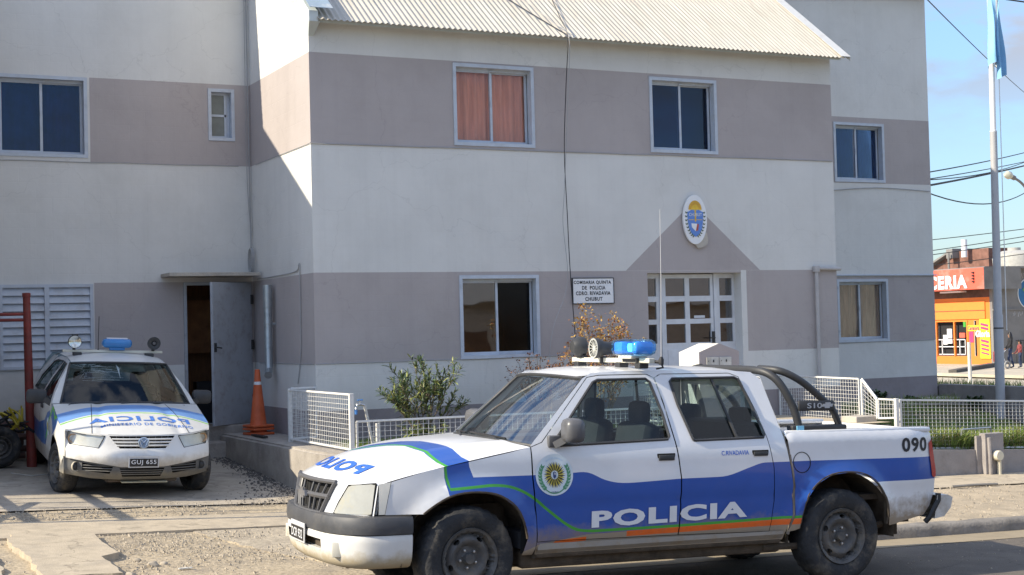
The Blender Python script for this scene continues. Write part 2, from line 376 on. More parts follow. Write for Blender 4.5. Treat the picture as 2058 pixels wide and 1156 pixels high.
# long main wall
HM = 7.95
panel(mb, [(1.9, .2), (XE, .2), (XE, HM), (1.9, HM)], [rect(*o) for o in OPEN_M]+[rect(4.80, 5.72, .93, 2.87)],
      [(rect(XR, XE+.01, .1, 1.13), PLINTH), (rect(XR, XE+.1, 1.757, 2.876), PINK), (rect(XR, XE+.1, 4.476, 5.604), PINK),
       (rect(3.62, XL, 1.757, 2.876), PINK), (rect(3.60, XL, 4.476, 5.604), PINK)], WHITE, lambda u, w: (u, YM, w), step=.5)
panel(mb, [(YM, .2), (28, .2), (28, HM), (23.9, 11), (YM, HM)], [], [(rect(19, 29, .1, 1.13), PLINTH), (rect(19, 29, 1.757, 2.876), PINK), (rect(19, 29, 4.476, 5.604), PINK)], WHITE, lambda u, w: (XE, u, w), step=.7)
# reveals of every opening
def reveal(x0, x1, z0, z1, y, d, m):
    mb.add([(x0, y, z0), (x1, y, z0), (x1, y, z1), (x0, y, z1), (x0, y+d, z0), (x1, y+d, z0), (x1, y+d, z1), (x0, y+d, z1)], [(0, 1, 5, 4), (1, 2, 6, 5), (2, 3, 7, 6), (3, 0, 4, 7)], m)
for o in OPEN_F: reveal(*o, YF, .2, WHITE)
for o in OPEN_M: reveal(*o, YM, .2, WHITE)
reveal(10.56, 12.11, .85, 2.845, YF, .32, WHITE); reveal(4.80, 5.72, .93, 2.87, YM, .3, WHITE)
wall = mb.build('wall', station, fix=False)
# left wing, beyond the frame: it throws the shade onto the yard
mb = MB(); YW = 17.35
panel(mb, [(YW, .3), (YM, .3), (YM, 7.7), (YW, 6.14)], [], [(rect(YW-.1, YM+.1, 1.757, 2.876), PINK), (rect(YW-.1, YM+.1, 4.476, 5.604), PINK)], WHITE, lambda u, w: (1.9, u, w), step=.7)
panel(mb, [(-7, .3), (1.9, .3), (1.9, 6.14), (-7, 6.14)], [], [(rect(-8, 1.91, 1.757, 2.876), PINK), (rect(-8, 1.91, 4.476, 5.604), PINK)], WHITE, lambda u, w: (u, YW, w), step=1)
mb.add([(-7, YW, .3), (-7, 28, .3), (-7, 28, 7.9), (-7, YW, 6.1)], [(0, 1, 2, 3)], WHITE); mb.add([(-7, 28, .2), (XE, 28, .2), (XE, 28, HM), (-7, 28, HM)], [(0, 1, 2, 3)], WHITE)
mb.add([(-7, YM, 6), (1.9, YM, 6), (1.9, YM, HM), (-7, YM, HM)], [(0, 1, 2, 3)], WHITE)
mb.build('wing_wall', station, fix=False)

# ---- corrugated roofs
def corrugated(name, x0, x1, ya, za, yb, zb, m, parent, pitch=.076, amp=.0095, seg=8, th=.004):
    g = MB(); n = int((x1-x0)/pitch*seg); d = Vector((0, yb-ya, zb-za)).normalized(); nr = Vector((0, -d.z, d.y))
    rows = 5; vs = []
    for j in range(rows+1):
        t = j/rows
        for i in range(n+1):
            x = x0+(x1-x0)*i/n; h = amp*cos(2*pi*(x-x0)/pitch)+.0035*(((x-x0)/.836) % 1 < .12)+.004*noise.noise(Vector((x*1.3, t*3, 2)))
            vs.append(Vector((x, ya+(yb-ya)*t, za+(zb-za)*t))+nr*h)
    k = len(vs); vs += [v-nr*th for v in vs[:n+1]]
    fs = [(j*(n+1)+i, j*(n+1)+i+1, (j+1)*(n+1)+i+1, (j+1)*(n+1)+i) for j in range(rows) for i in range(n)]
    fs += [(i, k+i, k+i+1, i+1) for i in range(n)]
    g.add(vs, fs, m); return g.build(name, parent, smooth=True, fix=False, angle=60)
roof = corrugated('roof', 5.80, 13.87, 16.93, 5.955, YM, 8.16, ROOFM, station)
mb = MB()
# soffit / deck below the sheet
mb.prism([(5.82, 17.0, 5.985), (5.82, YM, 8.13), (5.82, YM, 8.05), (5.82, 17.0, 5.93)], (8.0, 0, 0), FASCIA)
mb.build('roof_deck', roof)
mb = MB()
mb.prism([(5.70, 16.96, 5.93), (5.70, YM, 8.12), (5.70, YM, 8.26), (5.70, 16.96, 6.06)], (.115, 0, 0), FASCIA)
mb.add([(5.777, YF, 5.80), (5.70, 16.96, 5.93), (5.70, YM, 8.12), (5.777, YM, 7.98), (5.84, YF, 5.80), (5.84, 16.96, 5.93)], [(0, 1, 2, 3), (0, 4, 5, 1)], FASCIA)
mb.build('barge_board', station)
mb = MB()
dz = (8.16-5.955)/(YM-16.93)
mb.prism([(5.69, 16.90, 6.085), (5.69, YM, 8.285), (5.69, YM, 8.292), (5.69, 16.90, 6.092)], (.30, 0, 0), FLASHM)
mb.build('flashing', station)
mb = MB()
mb.prism([(13.76, 16.90, 5.965), (13.76, YM, 8.18), (13.76, YM, 8.187), (13.76, 16.90, 5.972)], (.16, 0, 0), FLASHW)
mb.prism([(13.92, 16.90, 5.90), (13.92, YM, 8.115), (13.92, YM, 8.187), (13.92, 16.90, 5.972)], (.01, 0, 0), FLASHW)
mb.build('flashing', station)
corrugated('wing_roof', -7.2, 1.95, YW-.28, 5.955, YM, 7.6, ROOFM, station, seg=4)
mb = MB(); mb.box((-7.1, YW-.28, 5.86), (1.93, YM, 5.92), FASCIA); mb.build('wing_soffit', station)
corrugated('main_roof', -7.2, 18.2, 19.6, HM-.1, 23.9, 11.1, ROOFM, station, seg=2, pitch=.15)
corrugated('main_roof', -7.2, 18.2, 28.3, HM-.1, 23.9, 11.1, ROOFM, station, seg=2, pitch=.15)

# ---- windows
def curtain(x0, x1, z0, z1, y, m, parent, waves=7, amp=.03, name='curtain'):
    g = MB(); ph = random.random()*6
    g.grid(lambda a, b: (x0+(x1-x0)*a, y+amp*sin(a*waves*6.28+ph+.8*sin(a*9+ph))+.012*noise.noise(Vector((a*9, b*2, ph))), z0+(z1-z0)*b), 70, 6, m)
    return g.build(name, parent, smooth=True, fix=False, angle=180)
def window(x0, x1, z0, z1, y, cur=None, glass=None, label=None, room=None, parent=station, horiz=False, curdx=None, split=.5):
    g = MB(); c = .045
    # casing standing 12 mm proud of the wall, then the reveal lining
    for a, b, e, f in ((x0, x1, z1-c, z1), (x0, x1, z0, z0+c), (x0, x0+c, z0+c, z1-c), (x1-c, x1, z0+c, z1-c)):
        g.box((a-.0, y-.014, e), (b, y+.10, f), FRAMEM)
    w = g.build('window', parent, fix=False)
    if label: w['label'] = label
    yi = y+.085
    a0, a1, b0, b1 = x0+c, x1-c, z0+c, z1-c
    s = .032; mid = a0+(a1-a0)*split
    g = MB()
    if horiz:
        zm = (b0+b1)/2
        for q0, q1, e0, e1 in ((a0, a1-.05, b0, b0+s), (a0, a1-.05, b1-s, b1), (a0, a1-.05, zm-s/2, zm+s/2), (a0, a0+s*.8, b0+s, b1-s), (a1-.05-s*.8, a1-.05, b0+s, b1-s)):
            g.box((q0, yi+.002*(e0 > zm), e0), (q1, yi+.03, e1), FRAMEM)
        g.box((a1-.05, yi+.02, b0), (a1, yi+.04, b1), FRAMEM)
        panes = [(a0+s*.8, a1-.05-s*.8, b0+s, zm-s/2), (a0+s*.8, a1-.05-s*.8, zm+s/2, b1-s)]
    else:
        zt = b1-.035
        g.box((a0, yi-.01, zt), (a1, yi+.05, b1), FRAMEM)
        g.box((mid-.03, yi-.03, zt-.002), (mid+.03, yi-.01, zt+.012), FRAMEM)
        panes = []
        for k, (q0, q1) in enumerate(((a0, mid+.012), (mid-.012, a1))):
            yy = yi+.034*k
            for e in ((q0, q1, b0, b0+s*1.3), (q0, q1, zt-s*.5, zt), (q0, q0+s, b0+s*1.3, zt-s*.5), (q1-s, q1, b0+s*1.3, zt-s*.5)):
                g.box((e[0], yy, e[2]), (e[1], yy+.022, e[3]), FRAMEM)
            panes.append((q0+s, q1-s, b0+s*1.3, zt-s*.5))
        for zz in (b0+.12, b1-.12): g.box((a0-.035, y-.022, zz), (a0-.018, y-.012, zz+.05), FRAMEM)
        g.box((mid-.014, yi-.012, (b0+b1)/2), (mid+.0, yi, (b0+b1)/2+.08), FRAMEM)
    g.build('sash', w, fix=False)
    for k, p in enumerate(panes):
        g = MB(); yy = yi+.011+.034*(k if not horiz else 0)
        g.box((p[0]-.004, yy, p[2]-.004), (p[1]+.004, yy+.004, p[3]+.004), glass[k] if isinstance(glass, list) else (glass or GLASS)); g.build('pane', w)
    if cur: curtain(a0-.0, a1+.0, b0, b1, yi+.085, cur, w, waves=8, amp=.018)
    g = MB(); g.box((x0-.3, y+.5, z0-.3), (x1+.3, y+1.6, z1+.3), room or DARKROOM); g.build('room', w, fix=False) if not cur else None
    return w
FROST = mat('frosted', (.17, .19, .18), rough=.35, var=.15)
window(*OPEN_F[0], YF, ORANGEC, glass_mat('curtain_pane', (.97, .97, .97), .05, top=.4), label='upper window with orange curtains')
window(*OPEN_F[1], YF, None, GLASSD, room=SKYROOM, label='upper dark blue window above the pediment')
window(*OPEN_F[2], YF, None, [glass_mat('mirroring_glass', (.6, .65, .65), .34, top=.6), glass_mat('meshed_glass', (.05, .05, .05), .05, .15)], label='ground floor window with dark screen on right pane')
window(*OPEN_M[0], YM, DARKBLUE, GLASSD, label='wide upper window with dark panes at the left')
window(*OPEN_M[1], YM, None, FROST, horiz=True, label='small upper window of two stacked frosted panes')
window(*OPEN_M[3], YM, DARKBLUE, GLASSD, label='upper window with navy curtains beside the wing')
window(*OPEN_M[4], YM, TANC, GLASS, label='ground floor window with tan curtains at the right')

# louvred shutter
x0, x1, z0, z1 = OPEN_M[2]
SHUT = mat('shutter_paint', (.50, .54, .60), rough=.55, var=.06, stain=((.3, .27, .24), .4, 5))
g = MB()
for a, b, e, f in ((x0, x1, z1-.04, z1), (x0, x1, z0, z0+.04), (x0, x0+.04, z0+.04, z1-.04), (x1-.04, x1, z0+.04, z1-.04), ((x0+x1)/2-.03, (x0+x1)/2+.03, z0+.04, z1-.04)):
    g.box((a, YM-.035, e), (b, YM+.03, f), SHUT)
sh = g.build('shutter', station, fix=False)
for k in range(2):
    a = x0+.04 if k == 0 else (x0+x1)/2+.03; b = (x0+x1)/2-.03 if k == 0 else x1-.04
    g = MB()
    for i in range(10):
        zz = z0+.04+(z1-z0-.08)*i/10; h = (z1-z0-.08)/10
        g.prism([(a, YM-.028, zz), (a, YM-.022, zz-.004), (a, YM+.02, zz+h*.98), (a, YM+.014, zz+h)], (b-a, 0, 0), SHUT)
    g.box((a, YM+.03, z0), (b, YM+.04, z1), BRASS)
    g.build('louvres', sh)

# ---- main entrance: glazed door between two side lights
g = MB(); y = 17.40; DGLASS = glass_mat('door_glass', (.7, .7, .7), .30, top=.6); rows = [(2.526, 2.775), (2.205, 2.45), (1.871, 2.136)]
def bars(g, x0, x1, z0, z1, cols, y, th=.05, m=FRAMEW):
    """frame with glazing bars: cols = pane x ranges"""
    g.box((x0, y, rows[0][1]), (x1, y+th, z1), m)
    g.box((x0, y, z0), (x1, y+th, rows[2][0]), m)
    for (a, b), (c, d) in zip(rows[1:], rows[:-1]): g.box((x0, y, b), (x1, y+th, c), m)
    xs = [x0]+[v for p in cols for v in p]+[x1]
    for i in range(0, len(xs), 2):
        for r in rows: g.box((xs[i], y+.002, r[0]), (xs[i+1], y+th, r[1]), m)
g = MB(); bars(g, 10.56, 10.87, .95, 2.84, [(10.614, 10.807)], y+.01); bars(g, 11.80, 12.11, .95, 2.84, [(11.858, 12.075)], y+.01)
g.box((10.87, y-.02, .9), (10.895, y+.07, 2.84), FRAMEW); g.box((11.745, y-.02, .9), (11.80, y+.07, 2.84), FRAMEW)
ent = g.build('entrance_frame', station, fix=False)
for xa, xb in ((10.614, 10.807), (11.858, 12.075)):
    g = MB()
    for r in rows: g.box((xa-.004, y+.03, r[0]-.004), (xb+.004, y+.034, r[1]+.004), DGLASS)
    g.build('side_light', ent)
g = MB(); g.box((10.3, 17.9, .8), (12.4, 19.0, 3.0), mat('hall', (.34, .19, .10), rough=.9, var=.5, vscale=2)); g.build('hall', ent, fix=False)  # brown tone stands in for tan reflections in the door glass
g = MB(); bars(g, 10.90, 11.74, .95, 2.83, [(10.95, 11.269), (11.343, 11.694)], y-.005, .045)
g.box((10.96, y-.012, 1.02), (11.68, y-.004, 1.78), FRAMEW, bev=.004)
door = g.build('door', station, fix=False)
g = MB()
for xa, xb in ((10.95, 11.269), (11.343, 11.694)):
    for r in rows: g.box((xa-.004, y+.015, r[0]-.004), (xb+.004, y+.019, r[1]+.004), DGLASS)
g.build('glazing', door)
g = MB(); g.box((11.70, y-.035, 1.86), (11.735, y-.008, 2.02), BRASS); g.tube([(11.718, y-.03, 1.93), (11.718, y-.06, 1.93), (11.62, y-.062, 1.93)], .009, BRASS); g.build('handle', door)
# small white label on a pane
g = MB(); g.box((11.42, y+.008, 2.215), (11.60, y+.012, 2.25), FRAMEW); g.build('sticker', door)

# ---- side door standing open, its slab canopy and the step
g = MB()
for a, b, e, f in ((4.80, 4.84, .93, 2.87), (5.70, 5.74, .93, 2.87), (4.84, 5.70, 2.83, 2.87)): g.box((a, YM-.03, e), (b, YM+.06, f), DOORG)
fr = g.build('side_door_frame', station, fix=False)
g = MB()
g.box((4.6, 20.9, .8), (5.9, 20.95, 3.0), WOODM); g.box((4.6, 19.95, .9), (4.65, 20.9, 3.0), WOODM); g.box((4.6, 19.95, 2.95), (5.9, 20.9, 3.0), DARKROOM); g.box((4.6, 19.95, .86), (5.9, 20.9, .92), DARKROOM); g.box((5.85, 19.95, .9), (5.9, 20.9, 3.0), DARKROOM)
g.box((4.95, 20.7, 1.9), (5.5, 20.72, 2.65), mat('cork_board', (.3, .13, .05), rough=.8, var=.3)); g.box((5.1, 20.4, .92), (5.5, 20.6, 1.5), BLACK)
g.build('passage', fr, fix=False)
th = radians(40); Md = Matrix.Translation((5.705, YM-.04, .94)) @ Matrix.Rotation(th, 4, 'Z')
g = MB(); g.box((-.915, -.04, 0), (0, 0, 1.91), DOORG, bev=.004, M=Md)
lf = g.build('door_leaf', station)
g = MB(); g.box((-.90, -.055, .98), (-.86, -.04, 1.10), BRASS, M=Md); g.tube([Md @ Vector(p) for p in ((-.88, -.05, 1.04), (-.88, -.09, 1.04), (-.80, -.09, 1.03))], .01, BRASS); g.build('handle', lf)
for zz in (.25, 1.0, 1.62):
    g = MB(); g.box((-.03, -.06, zz), (.012, -.035, zz+.13), BRASS, M=Md); g.build('hinge', lf)
g = MB(); g.box((4.50, 19.35, 2.935), (5.74, YM+.01, 2.985), CONCL, bev=.006); g.build('canopy', station)

# ---- drain pipes and flue on the walls
g = MB(); g.tube([(13.40, YF-.05, .95), (13.40, YF-.05, 2.86), (13.40, YF-.05, 2.9)], .028, DPIPE, 10); g.tube([(13.38, YF-.045, 2.895), (13.84, YF-.045, 2.885)], .026, DPIPE, 10)
g.box((13.36, YF-.085, 2.84), (13.44, YF-.01, 2.93), DPIPE, bev=.006); g.build('drain_pipe', station, smooth=True)
g = MB(); g.tube([(XL-.10, 18.85, 2.78), (XL-.10, 18.85, 1.72), (XL-.11, 18.83, 1.66), (XL-.15, 18.72, 1.60)], .052, GALV, 16); g.lathe([(.058, -.01), (.06, 0), (.058, .012)], GALV, (XL-.10, 18.85, 2.28), n=16); g.lathe([(.062, 0), (.062, .30)], GALV, (XL-.10, 18.85, 2.49), n=16)
g.box((XL-.06, 18.84, 2.26), (XL, 18.86, 2.29), GALV); g.build('flue', station, smooth=True)

# thin service cable clipped along the band edges
def wire(name, pts, r=.006, m=CABLE, parent=None, label=None, cat=None, group=None, n=5, k=5):
    g = MB(); g.tube(smooth_poly(pts, k=k), r, m, n); o = g.build(name, parent, smooth=True)
    if label: tag(o, label, cat, group)
    return o
for zz in (4.476, 1.757):
    pts = [(XL-.012+.0*i, YF-.012, zz) for i in (0,)]
    g = MB(); x = XL; run = []
    while x < XR: run.append((x, YF-.012, zz-.004+.006*noise.noise(Vector((x*1.7, zz, 0))))); x += .25
    if zz < 2: run = [p for p in run if p[0] < 10.5]
    g.tube(run, .0055, CABLEG, 4); g.tube([(XL-.012, YF+.01+i*.26, zz-.004) for i in range(10)], .0055, CABLEG, 4)
    g.build('edge_cable', station)
g = MB(); g.tube([(x, YM-.012, 4.474+.004*sin(x*5)) for x in [2+i*.4 for i in range(10)]], .0055, CABLEG, 4); g.build('edge_cable', station); g = MB(); g.tube([(x, YM-.012, 1.755+.004*sin(x*5)) for x in [14+i*.4 for i in range(11)]], .0055, CABLEG, 4)
g.build('edge_cable', station)
g = MB(); g.tube([(13.8, YM-.025, 2.905), (18.08, YM-.025, 2.89)], .014, FRAMEM, 6); g.build('conduit', station)
# corner cables with a coil above the side door
wire('corner_cable', [(5.735, 19.80, 7.9), (5.74, 19.80, 5.2), (5.745, 19.81, 3.35), (5.73, 19.76, 3.1)], .009, CABLEG, station)
wire('corner_cable', [(5.72, 19.80, 7.9), (5.70, 19.79, 4.6), (5.745, 19.78, 3.5)], .005, CABLEG, station)
g = MB()
for q in range(3): g.tube([(5.735-.012*q, 19.72+.10*cos(a*.5)+.01*q, 3.16+.17*sin(a*.5)) for a in range(14)], .007, CABLEG, 5)
g.build('cable_coil', station, smooth=True)
wire('side_cable', [(5.765, 19.6, 2.9), (5.765, 18.4, 2.905), (5.765, 17.85, 2.93), (5.76, 17.75, 3.0), (5.76, 17.72, 2.95), (5.765, 17.74, 2.3), (5.765, 17.76, 1.9), (5.765, 17.9, 1.5)], .007, CABLEG, station)
wire('wall_cable', [(13.9, YM-.02, 4.42), (14.4, YM-.02, 4.36), (15, YM-.02, 4.40), (15.6, YM-.02, 4.33), (16.4, YM-.02, 4.38), (17.0, YM-.02, 4.40), (18.0, YM-.02, 4.36)], .007, CABLEG, station)

# ---- plaque and emblem (hung on the wall: things of their own)
PLQ = mat('plaque_white', (.80, .80, .80), rough=.45, var=.04); INK = mat('ink', (.02, .02, .024), rough=.5)
pl = thing('sign_plaque', 'white rectangular plaque with COMISARIA QUINTA lettering beside the entrance', 'sign', (9.69, YF-.01, 2.61))
g = MB(); g.box((9.385, YF-.022, 2.445), (10.005, YF-.004, 2.775), PLQ); g.build('board', pl, fix=False)
g = MB()
for a, b, e, f in ((9.375, 10.015, 2.775, 2.785), (9.375, 10.015, 2.435, 2.445), (9.375, 9.385, 2.445, 2.775), (10.005, 10.015, 2.445, 2.775)): g.box((a, YF-.026, e), (b, YF-.002, f), INK)
g.build('border', pl, fix=False)
g = MB()
for s, xx, w, zz in (('COMISARIA QUINTA', 9.395, .575, 2.695), ('DE  POLICIA', 9.52, .36, 2.625), ('CDRO. RIVADAVIA', 9.425, .53, 2.552), ('CHUBUT', 9.565, .265, 2.475)):
    put_text(g, s, w, .052, lambda x, z, xx=xx, zz=zz: (xx+x, YF-.0245, zz+z), INK, bold=.03, space=1.15)
g.build('lettering', pl, fix=False)

em = thing('wall_emblem', 'oval white wooden crest with blue shield and yellow sun at the pediment peak', 'emblem', (11.33, YF-.03, 3.55))
BLUE1 = mat('shield_blue', (.12, .25, .62), rough=.5); YEL = mat('emblem_yellow', (.75, .48, .04), rough=.5, var=.15); GRN = mat('laurel_green', (.05, .09, .035), rough=.6); REDD = mat('emblem_red', (.45, .08, .05), rough=.5)
CX, CZ = 11.335, 3.585
g = MB(); ov = [(CX+.195*cos(a*pi/20), YF-.05, CZ+.345*sin(a*pi/20)) for a in range(40)]; g.prism(ov, (0, .03, 0), PLQ)
g.build('board', em)
g = MB(); g.prism([(CX+x, YF-.046, CZ+z) for x, z in ((-.0, -.33), (.09, -.30), (.16, -.2), (.185, -.17), (.205, -.26), (.2, -.34), (.12, -.385), (.04, -.40), (.0, -.36))], (0, .012, 0), CONCL); g.build('chipped_backing', em)
yy = YF-.0525
def disc2(g, pts, m, lift=0): g.prism([(CX+x, yy-lift-.002, CZ+z) for x, z in pts], (0, .002, 0), m)
g = MB(); disc2(g, [(-.13, .10), (-.06, .135), (.0, .125), (.06, .135), (.13, .10), (.125, -.02), (.105, -.13), (.06, -.2), (0, -.245), (-.06, -.2), (-.105, -.13), (-.125, -.02)], BLUE1); g.build('shield', em)
g = MB(); disc2(g, [(.108*cos(a*pi/16), .135+.13*sin(a*pi/16)) for a in range(17)], YEL)
for a in range(1, 18): aa = pi*a/18; g.box((-.0015, 0, 0), (.0015, .001, .05), REDD, M=Matrix.Translation((CX+.065*cos(aa), yy-.0035, CZ+.135+.075*sin(aa))) @ Matrix.Rotation(pi/2-aa, 4, 'Y'))
disc2(g, [(-.012, .13), (.012, .13), (.01, -.03), (-.01, -.03)], YEL, .002); disc2(g, [(-.11, -.008), (.11, -.008), (.11, 0), (-.11, 0)], YEL, .001)
g.build('sun', em, fix=False)
g = MB(); disc2(g, [(-.07, -.055), (.025, -.06), (.0, -.165), (-.06, -.11)], PLQ, .002); disc2(g, [(.025, -.06), (.055, -.065), (.04, -.15), (.0, -.165)], REDD, .002); g.build('book', em)
g = MB()
for s in (-1, 1):
    for i in range(9):
        a = -1.40+i*.20; px, pz = s*.150*cos(a), .27*sin(a)+.03
        for q in (-1, 1):
            r = atan2(.3*cos(a), -s*.165*sin(a))+q*.6
            disc2(g, [(px, pz), (px+.016*cos(r+.5), pz+.016*sin(r+.5)), (px+.034*cos(r), pz+.034*sin(r)), (px+.016*cos(r-.5), pz+.016*sin(r-.5))], GRN, .001*(i % 2))
g.build('laurel', em, fix=False)
g = MB(); put_text(g, 'CHUBUT', .21, .045, lambda x, z: (CX-.105+x, yy-.006, CZ+.045+z), PLQ, bold=.01, space=1.15); g.build('lettering', em, fix=False)

# ---- cables hanging down the facade
wire('hanging_cable', [(9.6, 18.2, 6.98), (9.36, 17.3, 6.27), (9.24, 16.91, 5.95), (9.235, 16.98, 5.3), (9.26, 17.12, 4.48), (9.28, 17.12, 3.6), (9.31, 17.14, 2.9), (9.36, 17.15, 2.1), (9.38, 17.13, 1.5)], .006, CABLE, None, 'straight black cable hanging from the eave down beside the plaque', 'cable')
wire('hanging_cable', [(8.9, 18.0, 6.83), (9.2, 17.2, 6.19), (9.255, 16.90, 5.95), (9.26, 16.98, 5.2), (9.285, 17.12, 4.5), (9.24, 17.12, 3.9), (9.21, 17.12, 3.5), (9.26, 17.12, 2.9), (9.2, 17.1, 2.55), (9.02, 17.05, 2.22), (8.92, 17.0, 1.95), (8.86, 17.0, 1.5)], .0045, CABLEG, None, 'slack grey cable curving left below the plaque into the rusty shrub', 'cable')
wire('hanging_cable', [(8.2, 18.9, 7.5), (8.75, 17.7, 6.6), (9.1, 17.15, 6.16), (9.23, 16.92, 5.99)], .007, CABLE, None, 'loose black cable lying across the corrugated roof', 'cable')

# ------------------------------------------------------------------ ground surfaces
def Rz(x, y=10): return .164-.028*(max(-22, min(x, 22.2))-4.21)
def golz(x, y): return .432-.044*(x-3.354)+.0597*(y-16.533)
def drz(x, y):
    if y >= 14.6: return golz(x, min(y, 20))
    t = (y-11.05)/3.55; return (Rz(x)+.03)*(1-t)+golz(x, 14.6)*t
def swz(x, y): return Rz(x)+.1+.02*(y-11.2)
def lawnz(x, y):
    t = max(0, min(1, (y-17.6)/2.2)); return (.50-.045*(x-12.7)*(1-t)*.8)+.03*noise.noise(Vector((x, y, 0)))*(1-t)+(.24+.03*(x-12.7)*.0)*t
ASPH = mat('asphalt', (.118, .100, .080), rough=.9, var=.25, vscale=1.6, bump=.7, bscale=90, stain=((.19, .165, .125), .7, 1.3), crack=.5)
SAND = mat('dusty_gutter', (.30, .245, .165), rough=.95, var=.2, vscale=3, bump=.5, bscale=50, stain=((.15, .12, .085), .6, 3))
DIRT = mat('dry_soil', (.39, .32, .225), rough=1, var=.22, vscale=2.2, bump=.9, bscale=32, stain=((.20, .17, .13), .6, 4))
AGG = mat('rough_aggregate', (.40, .33, .23), rough=1, var=.35, vscale=28, bump=1, bscale=38, stain=((.17, .15, .13), .8, 2.2))
SLAB = mat('slab_concrete', (.45, .38, .28), rough=.92, crack=.45, var=.13, vscale=7, bump=.45, bscale=70, stain=((.25, .22, .18), .6, 2.6))
YARD = mat('yard_concrete', (.40, .35, .28), rough=.93, crack=.4, var=.14, vscale=5, bump=.5, bscale=60, stain=((.11, .10, .09), .75, 1.5))
FAR = mat('far_paving', (.48, .42, .32), rough=.95, var=.15, vscale=.6, bump=.4, bscale=8, stain=((.26, .24, .2), .6, .35))
GRASSB = mat('lawn_soil', (.10, .10, .035), rough=1, var=.5, vscale=6, bump=1, bscale=25, stain=((.26, .21, .12), .7, 2))

def sheet(name, xs, ys, zf, m, th=0, bump=0):
    g = MB(); nx, ny = len(xs), len(ys)
    vs = [(x, y, zf(x, y)+(bump*noise.noise(Vector((x*2.3, y*2.3, 5)))+bump*.5*noise.noise(Vector((x*9, y*9, 1))) if bump else 0)) for x in xs for y in ys]
    g.add(vs, [(i*ny+j, (i+1)*ny+j, (i+1)*ny+j+1, i*ny+j+1) for i in range(nx-1) for j in range(ny-1)], m)
    return struct(g.build(name, smooth=True, fix=False, angle=60))
def lin(a, b, n): return [a+(b-a)*i/n for i in range(n+1)]
sheet('ground', [-500, -120, -22, 0, 22.2, 60, 130, 300, 900], [-500, -100, -20, 0, 30, 60, 120, 300, 900], lambda x, y: Rz(x)-.06, FAR)
sheet('road', [-60, -22, 0, 22.2, 120], [-8, 0, 10.63], lambda x, y: Rz(x), ASPH)
sheet('gutter', [-22, 22.2], [10.60, 11.06], lambda x, y: Rz(x)+.004, SAND)
sheet('driveway', lin(-8, 6.3, 190), lin(11.05, 20, 120), drz, AGG, bump=.011)
sheet('sidewalk', lin(5.9, 22, 90), lin(11.2, 14.75, 26), lambda x, y: swz(x, y), DIRT, bump=.014)
sheet('sidewalk', [5.9, 12, 18, 22], [13.55, 14.72], lambda x, y: swz(x, y)+.014, SLAB)
sheet('driveway', lin(-8, 5.2, 30), lin(15.35, 19.9, 12), lambda x, y: golz(x, y)+.016, YARD, bump=.004)
# cast slabs with real thickness
def slab(name, poly, zf, h, m, noisy=.0):
    g = MB(); P = []
    n = len(poly)
    for i in range(n):
        a = Vector(poly[i]); b = Vector(poly[(i+1) % n]); k = max(1, int((b-a).length/.07))
        for q in range(k):
            p = a.lerp(b, q/k); P.append((p.x+noisy*noise.noise(Vector((p.x*7, p.y*7, 0))), p.y+noisy*noise.noise(Vector((p.x*7, p.y*7, 4)))))
    V, E, F, *_ = delaunay_2d_cdt([Vector(p) for p in P], [(i, (i+1) % len(P)) for i in range(len(P))], [], 1, 1e-5)
    k = len(V); vs = [(v[0], v[1], zf(v[0], v[1])+h) for v in V]+[(v[0], v[1], zf(v[0], v[1])-.03) for v in V]
    fs = [tuple(f) for f in F]
    fs += [(k+i, k+(i+1) % len(P), (i+1) % len(P), i) for i in range(len(P))]
    g.add(vs, fs, m); return struct(g.build(name))
slab('driveway_slab', [(-6, 13.76), (1.7, 13.72), (3.4, 13.76), (5.7, 13.8), (5.7, 14.74), (2.0, 14.66), (-6, 14.62)], drz, .022, SLAB, .018)
slab('driveway_slab', [(1.74, 13.73), (2.44, 13.67), (2.42, 13.1), (2.44, 12.5), (2.27, 12.35), (2.29, 11.9), (2.28, 11.55), (1.70, 11.6), (1.73, 12.6), (1.66, 13.3)], lambda x, y: drz(x, y), .052, SLAB, .03)
slab('driveway_slab', [(3.35, 13.72), (5.9, 13.75), (5.9, 11.3), (4.2, 11.25), (3.7, 12.3)], lambda x, y: drz(x, y), .012, mat('worn_concrete', (.41, .35, .26), rough=.95, crack=.8, var=.3, vscale=18, bump=.9, bscale=50, stain=((.24, .2, .16), .8, 5)), .06)
slab('driveway_slab', [(-6, 13.4), (1.0, 13.35), (1.5, 12.8), (1.45, 11.7), (-6, 11.6)], drz, .03, SLAB, .04)
# kerb
def kerb(x0, x1, n):
    g = MB(); prof = [(11.035, -.05), (11.04, .07), (11.055, .10), (11.085, .118), (11.20, .12), (11.22, .10), (11.22, -.02)]
    vs = []
    for i in range(n+1):
        x = x0+(x1-x0)*i/n
        for y, z in prof: vs.append((x, y+.012*noise.noise(Vector((x*3, y*9, 0))), Rz(x)+z+.012*noise.noise(Vector((x*4, y*5, 3)))))
    m = len(prof); g.add(vs, [(i*m+j, (i+1)*m+j, (i+1)*m+j+1, i*m+j+1) for i in range(n) for j in range(m-1)]+[tuple(range(m))], mat('kerb_concrete', (.22, .20, .175), rough=.95, var=.25, vscale=6, bump=.8, bscale=40, stain=((.12, .11, .10), .7, 5)))
    return struct(g.build('kerb', smooth=True, fix=True, angle=50))
kerb(5.95, 22, 160)
sheet('lawn', lin(12.76, 18.1, 22), lin(14.74, 19.86, 22), lawnz, GRASSB)
sheet('lawn', lin(5.45, 10.3, 12), lin(15.05, 17.25, 6), lambda x, y: .77+.02*noise.noise(Vector((x*2, y*2, 0))), GRASSB)
sheet('path', [10.3, 11.5, 12.76], [14.9, 16, 17.3], lambda x, y: .80, SLAB)
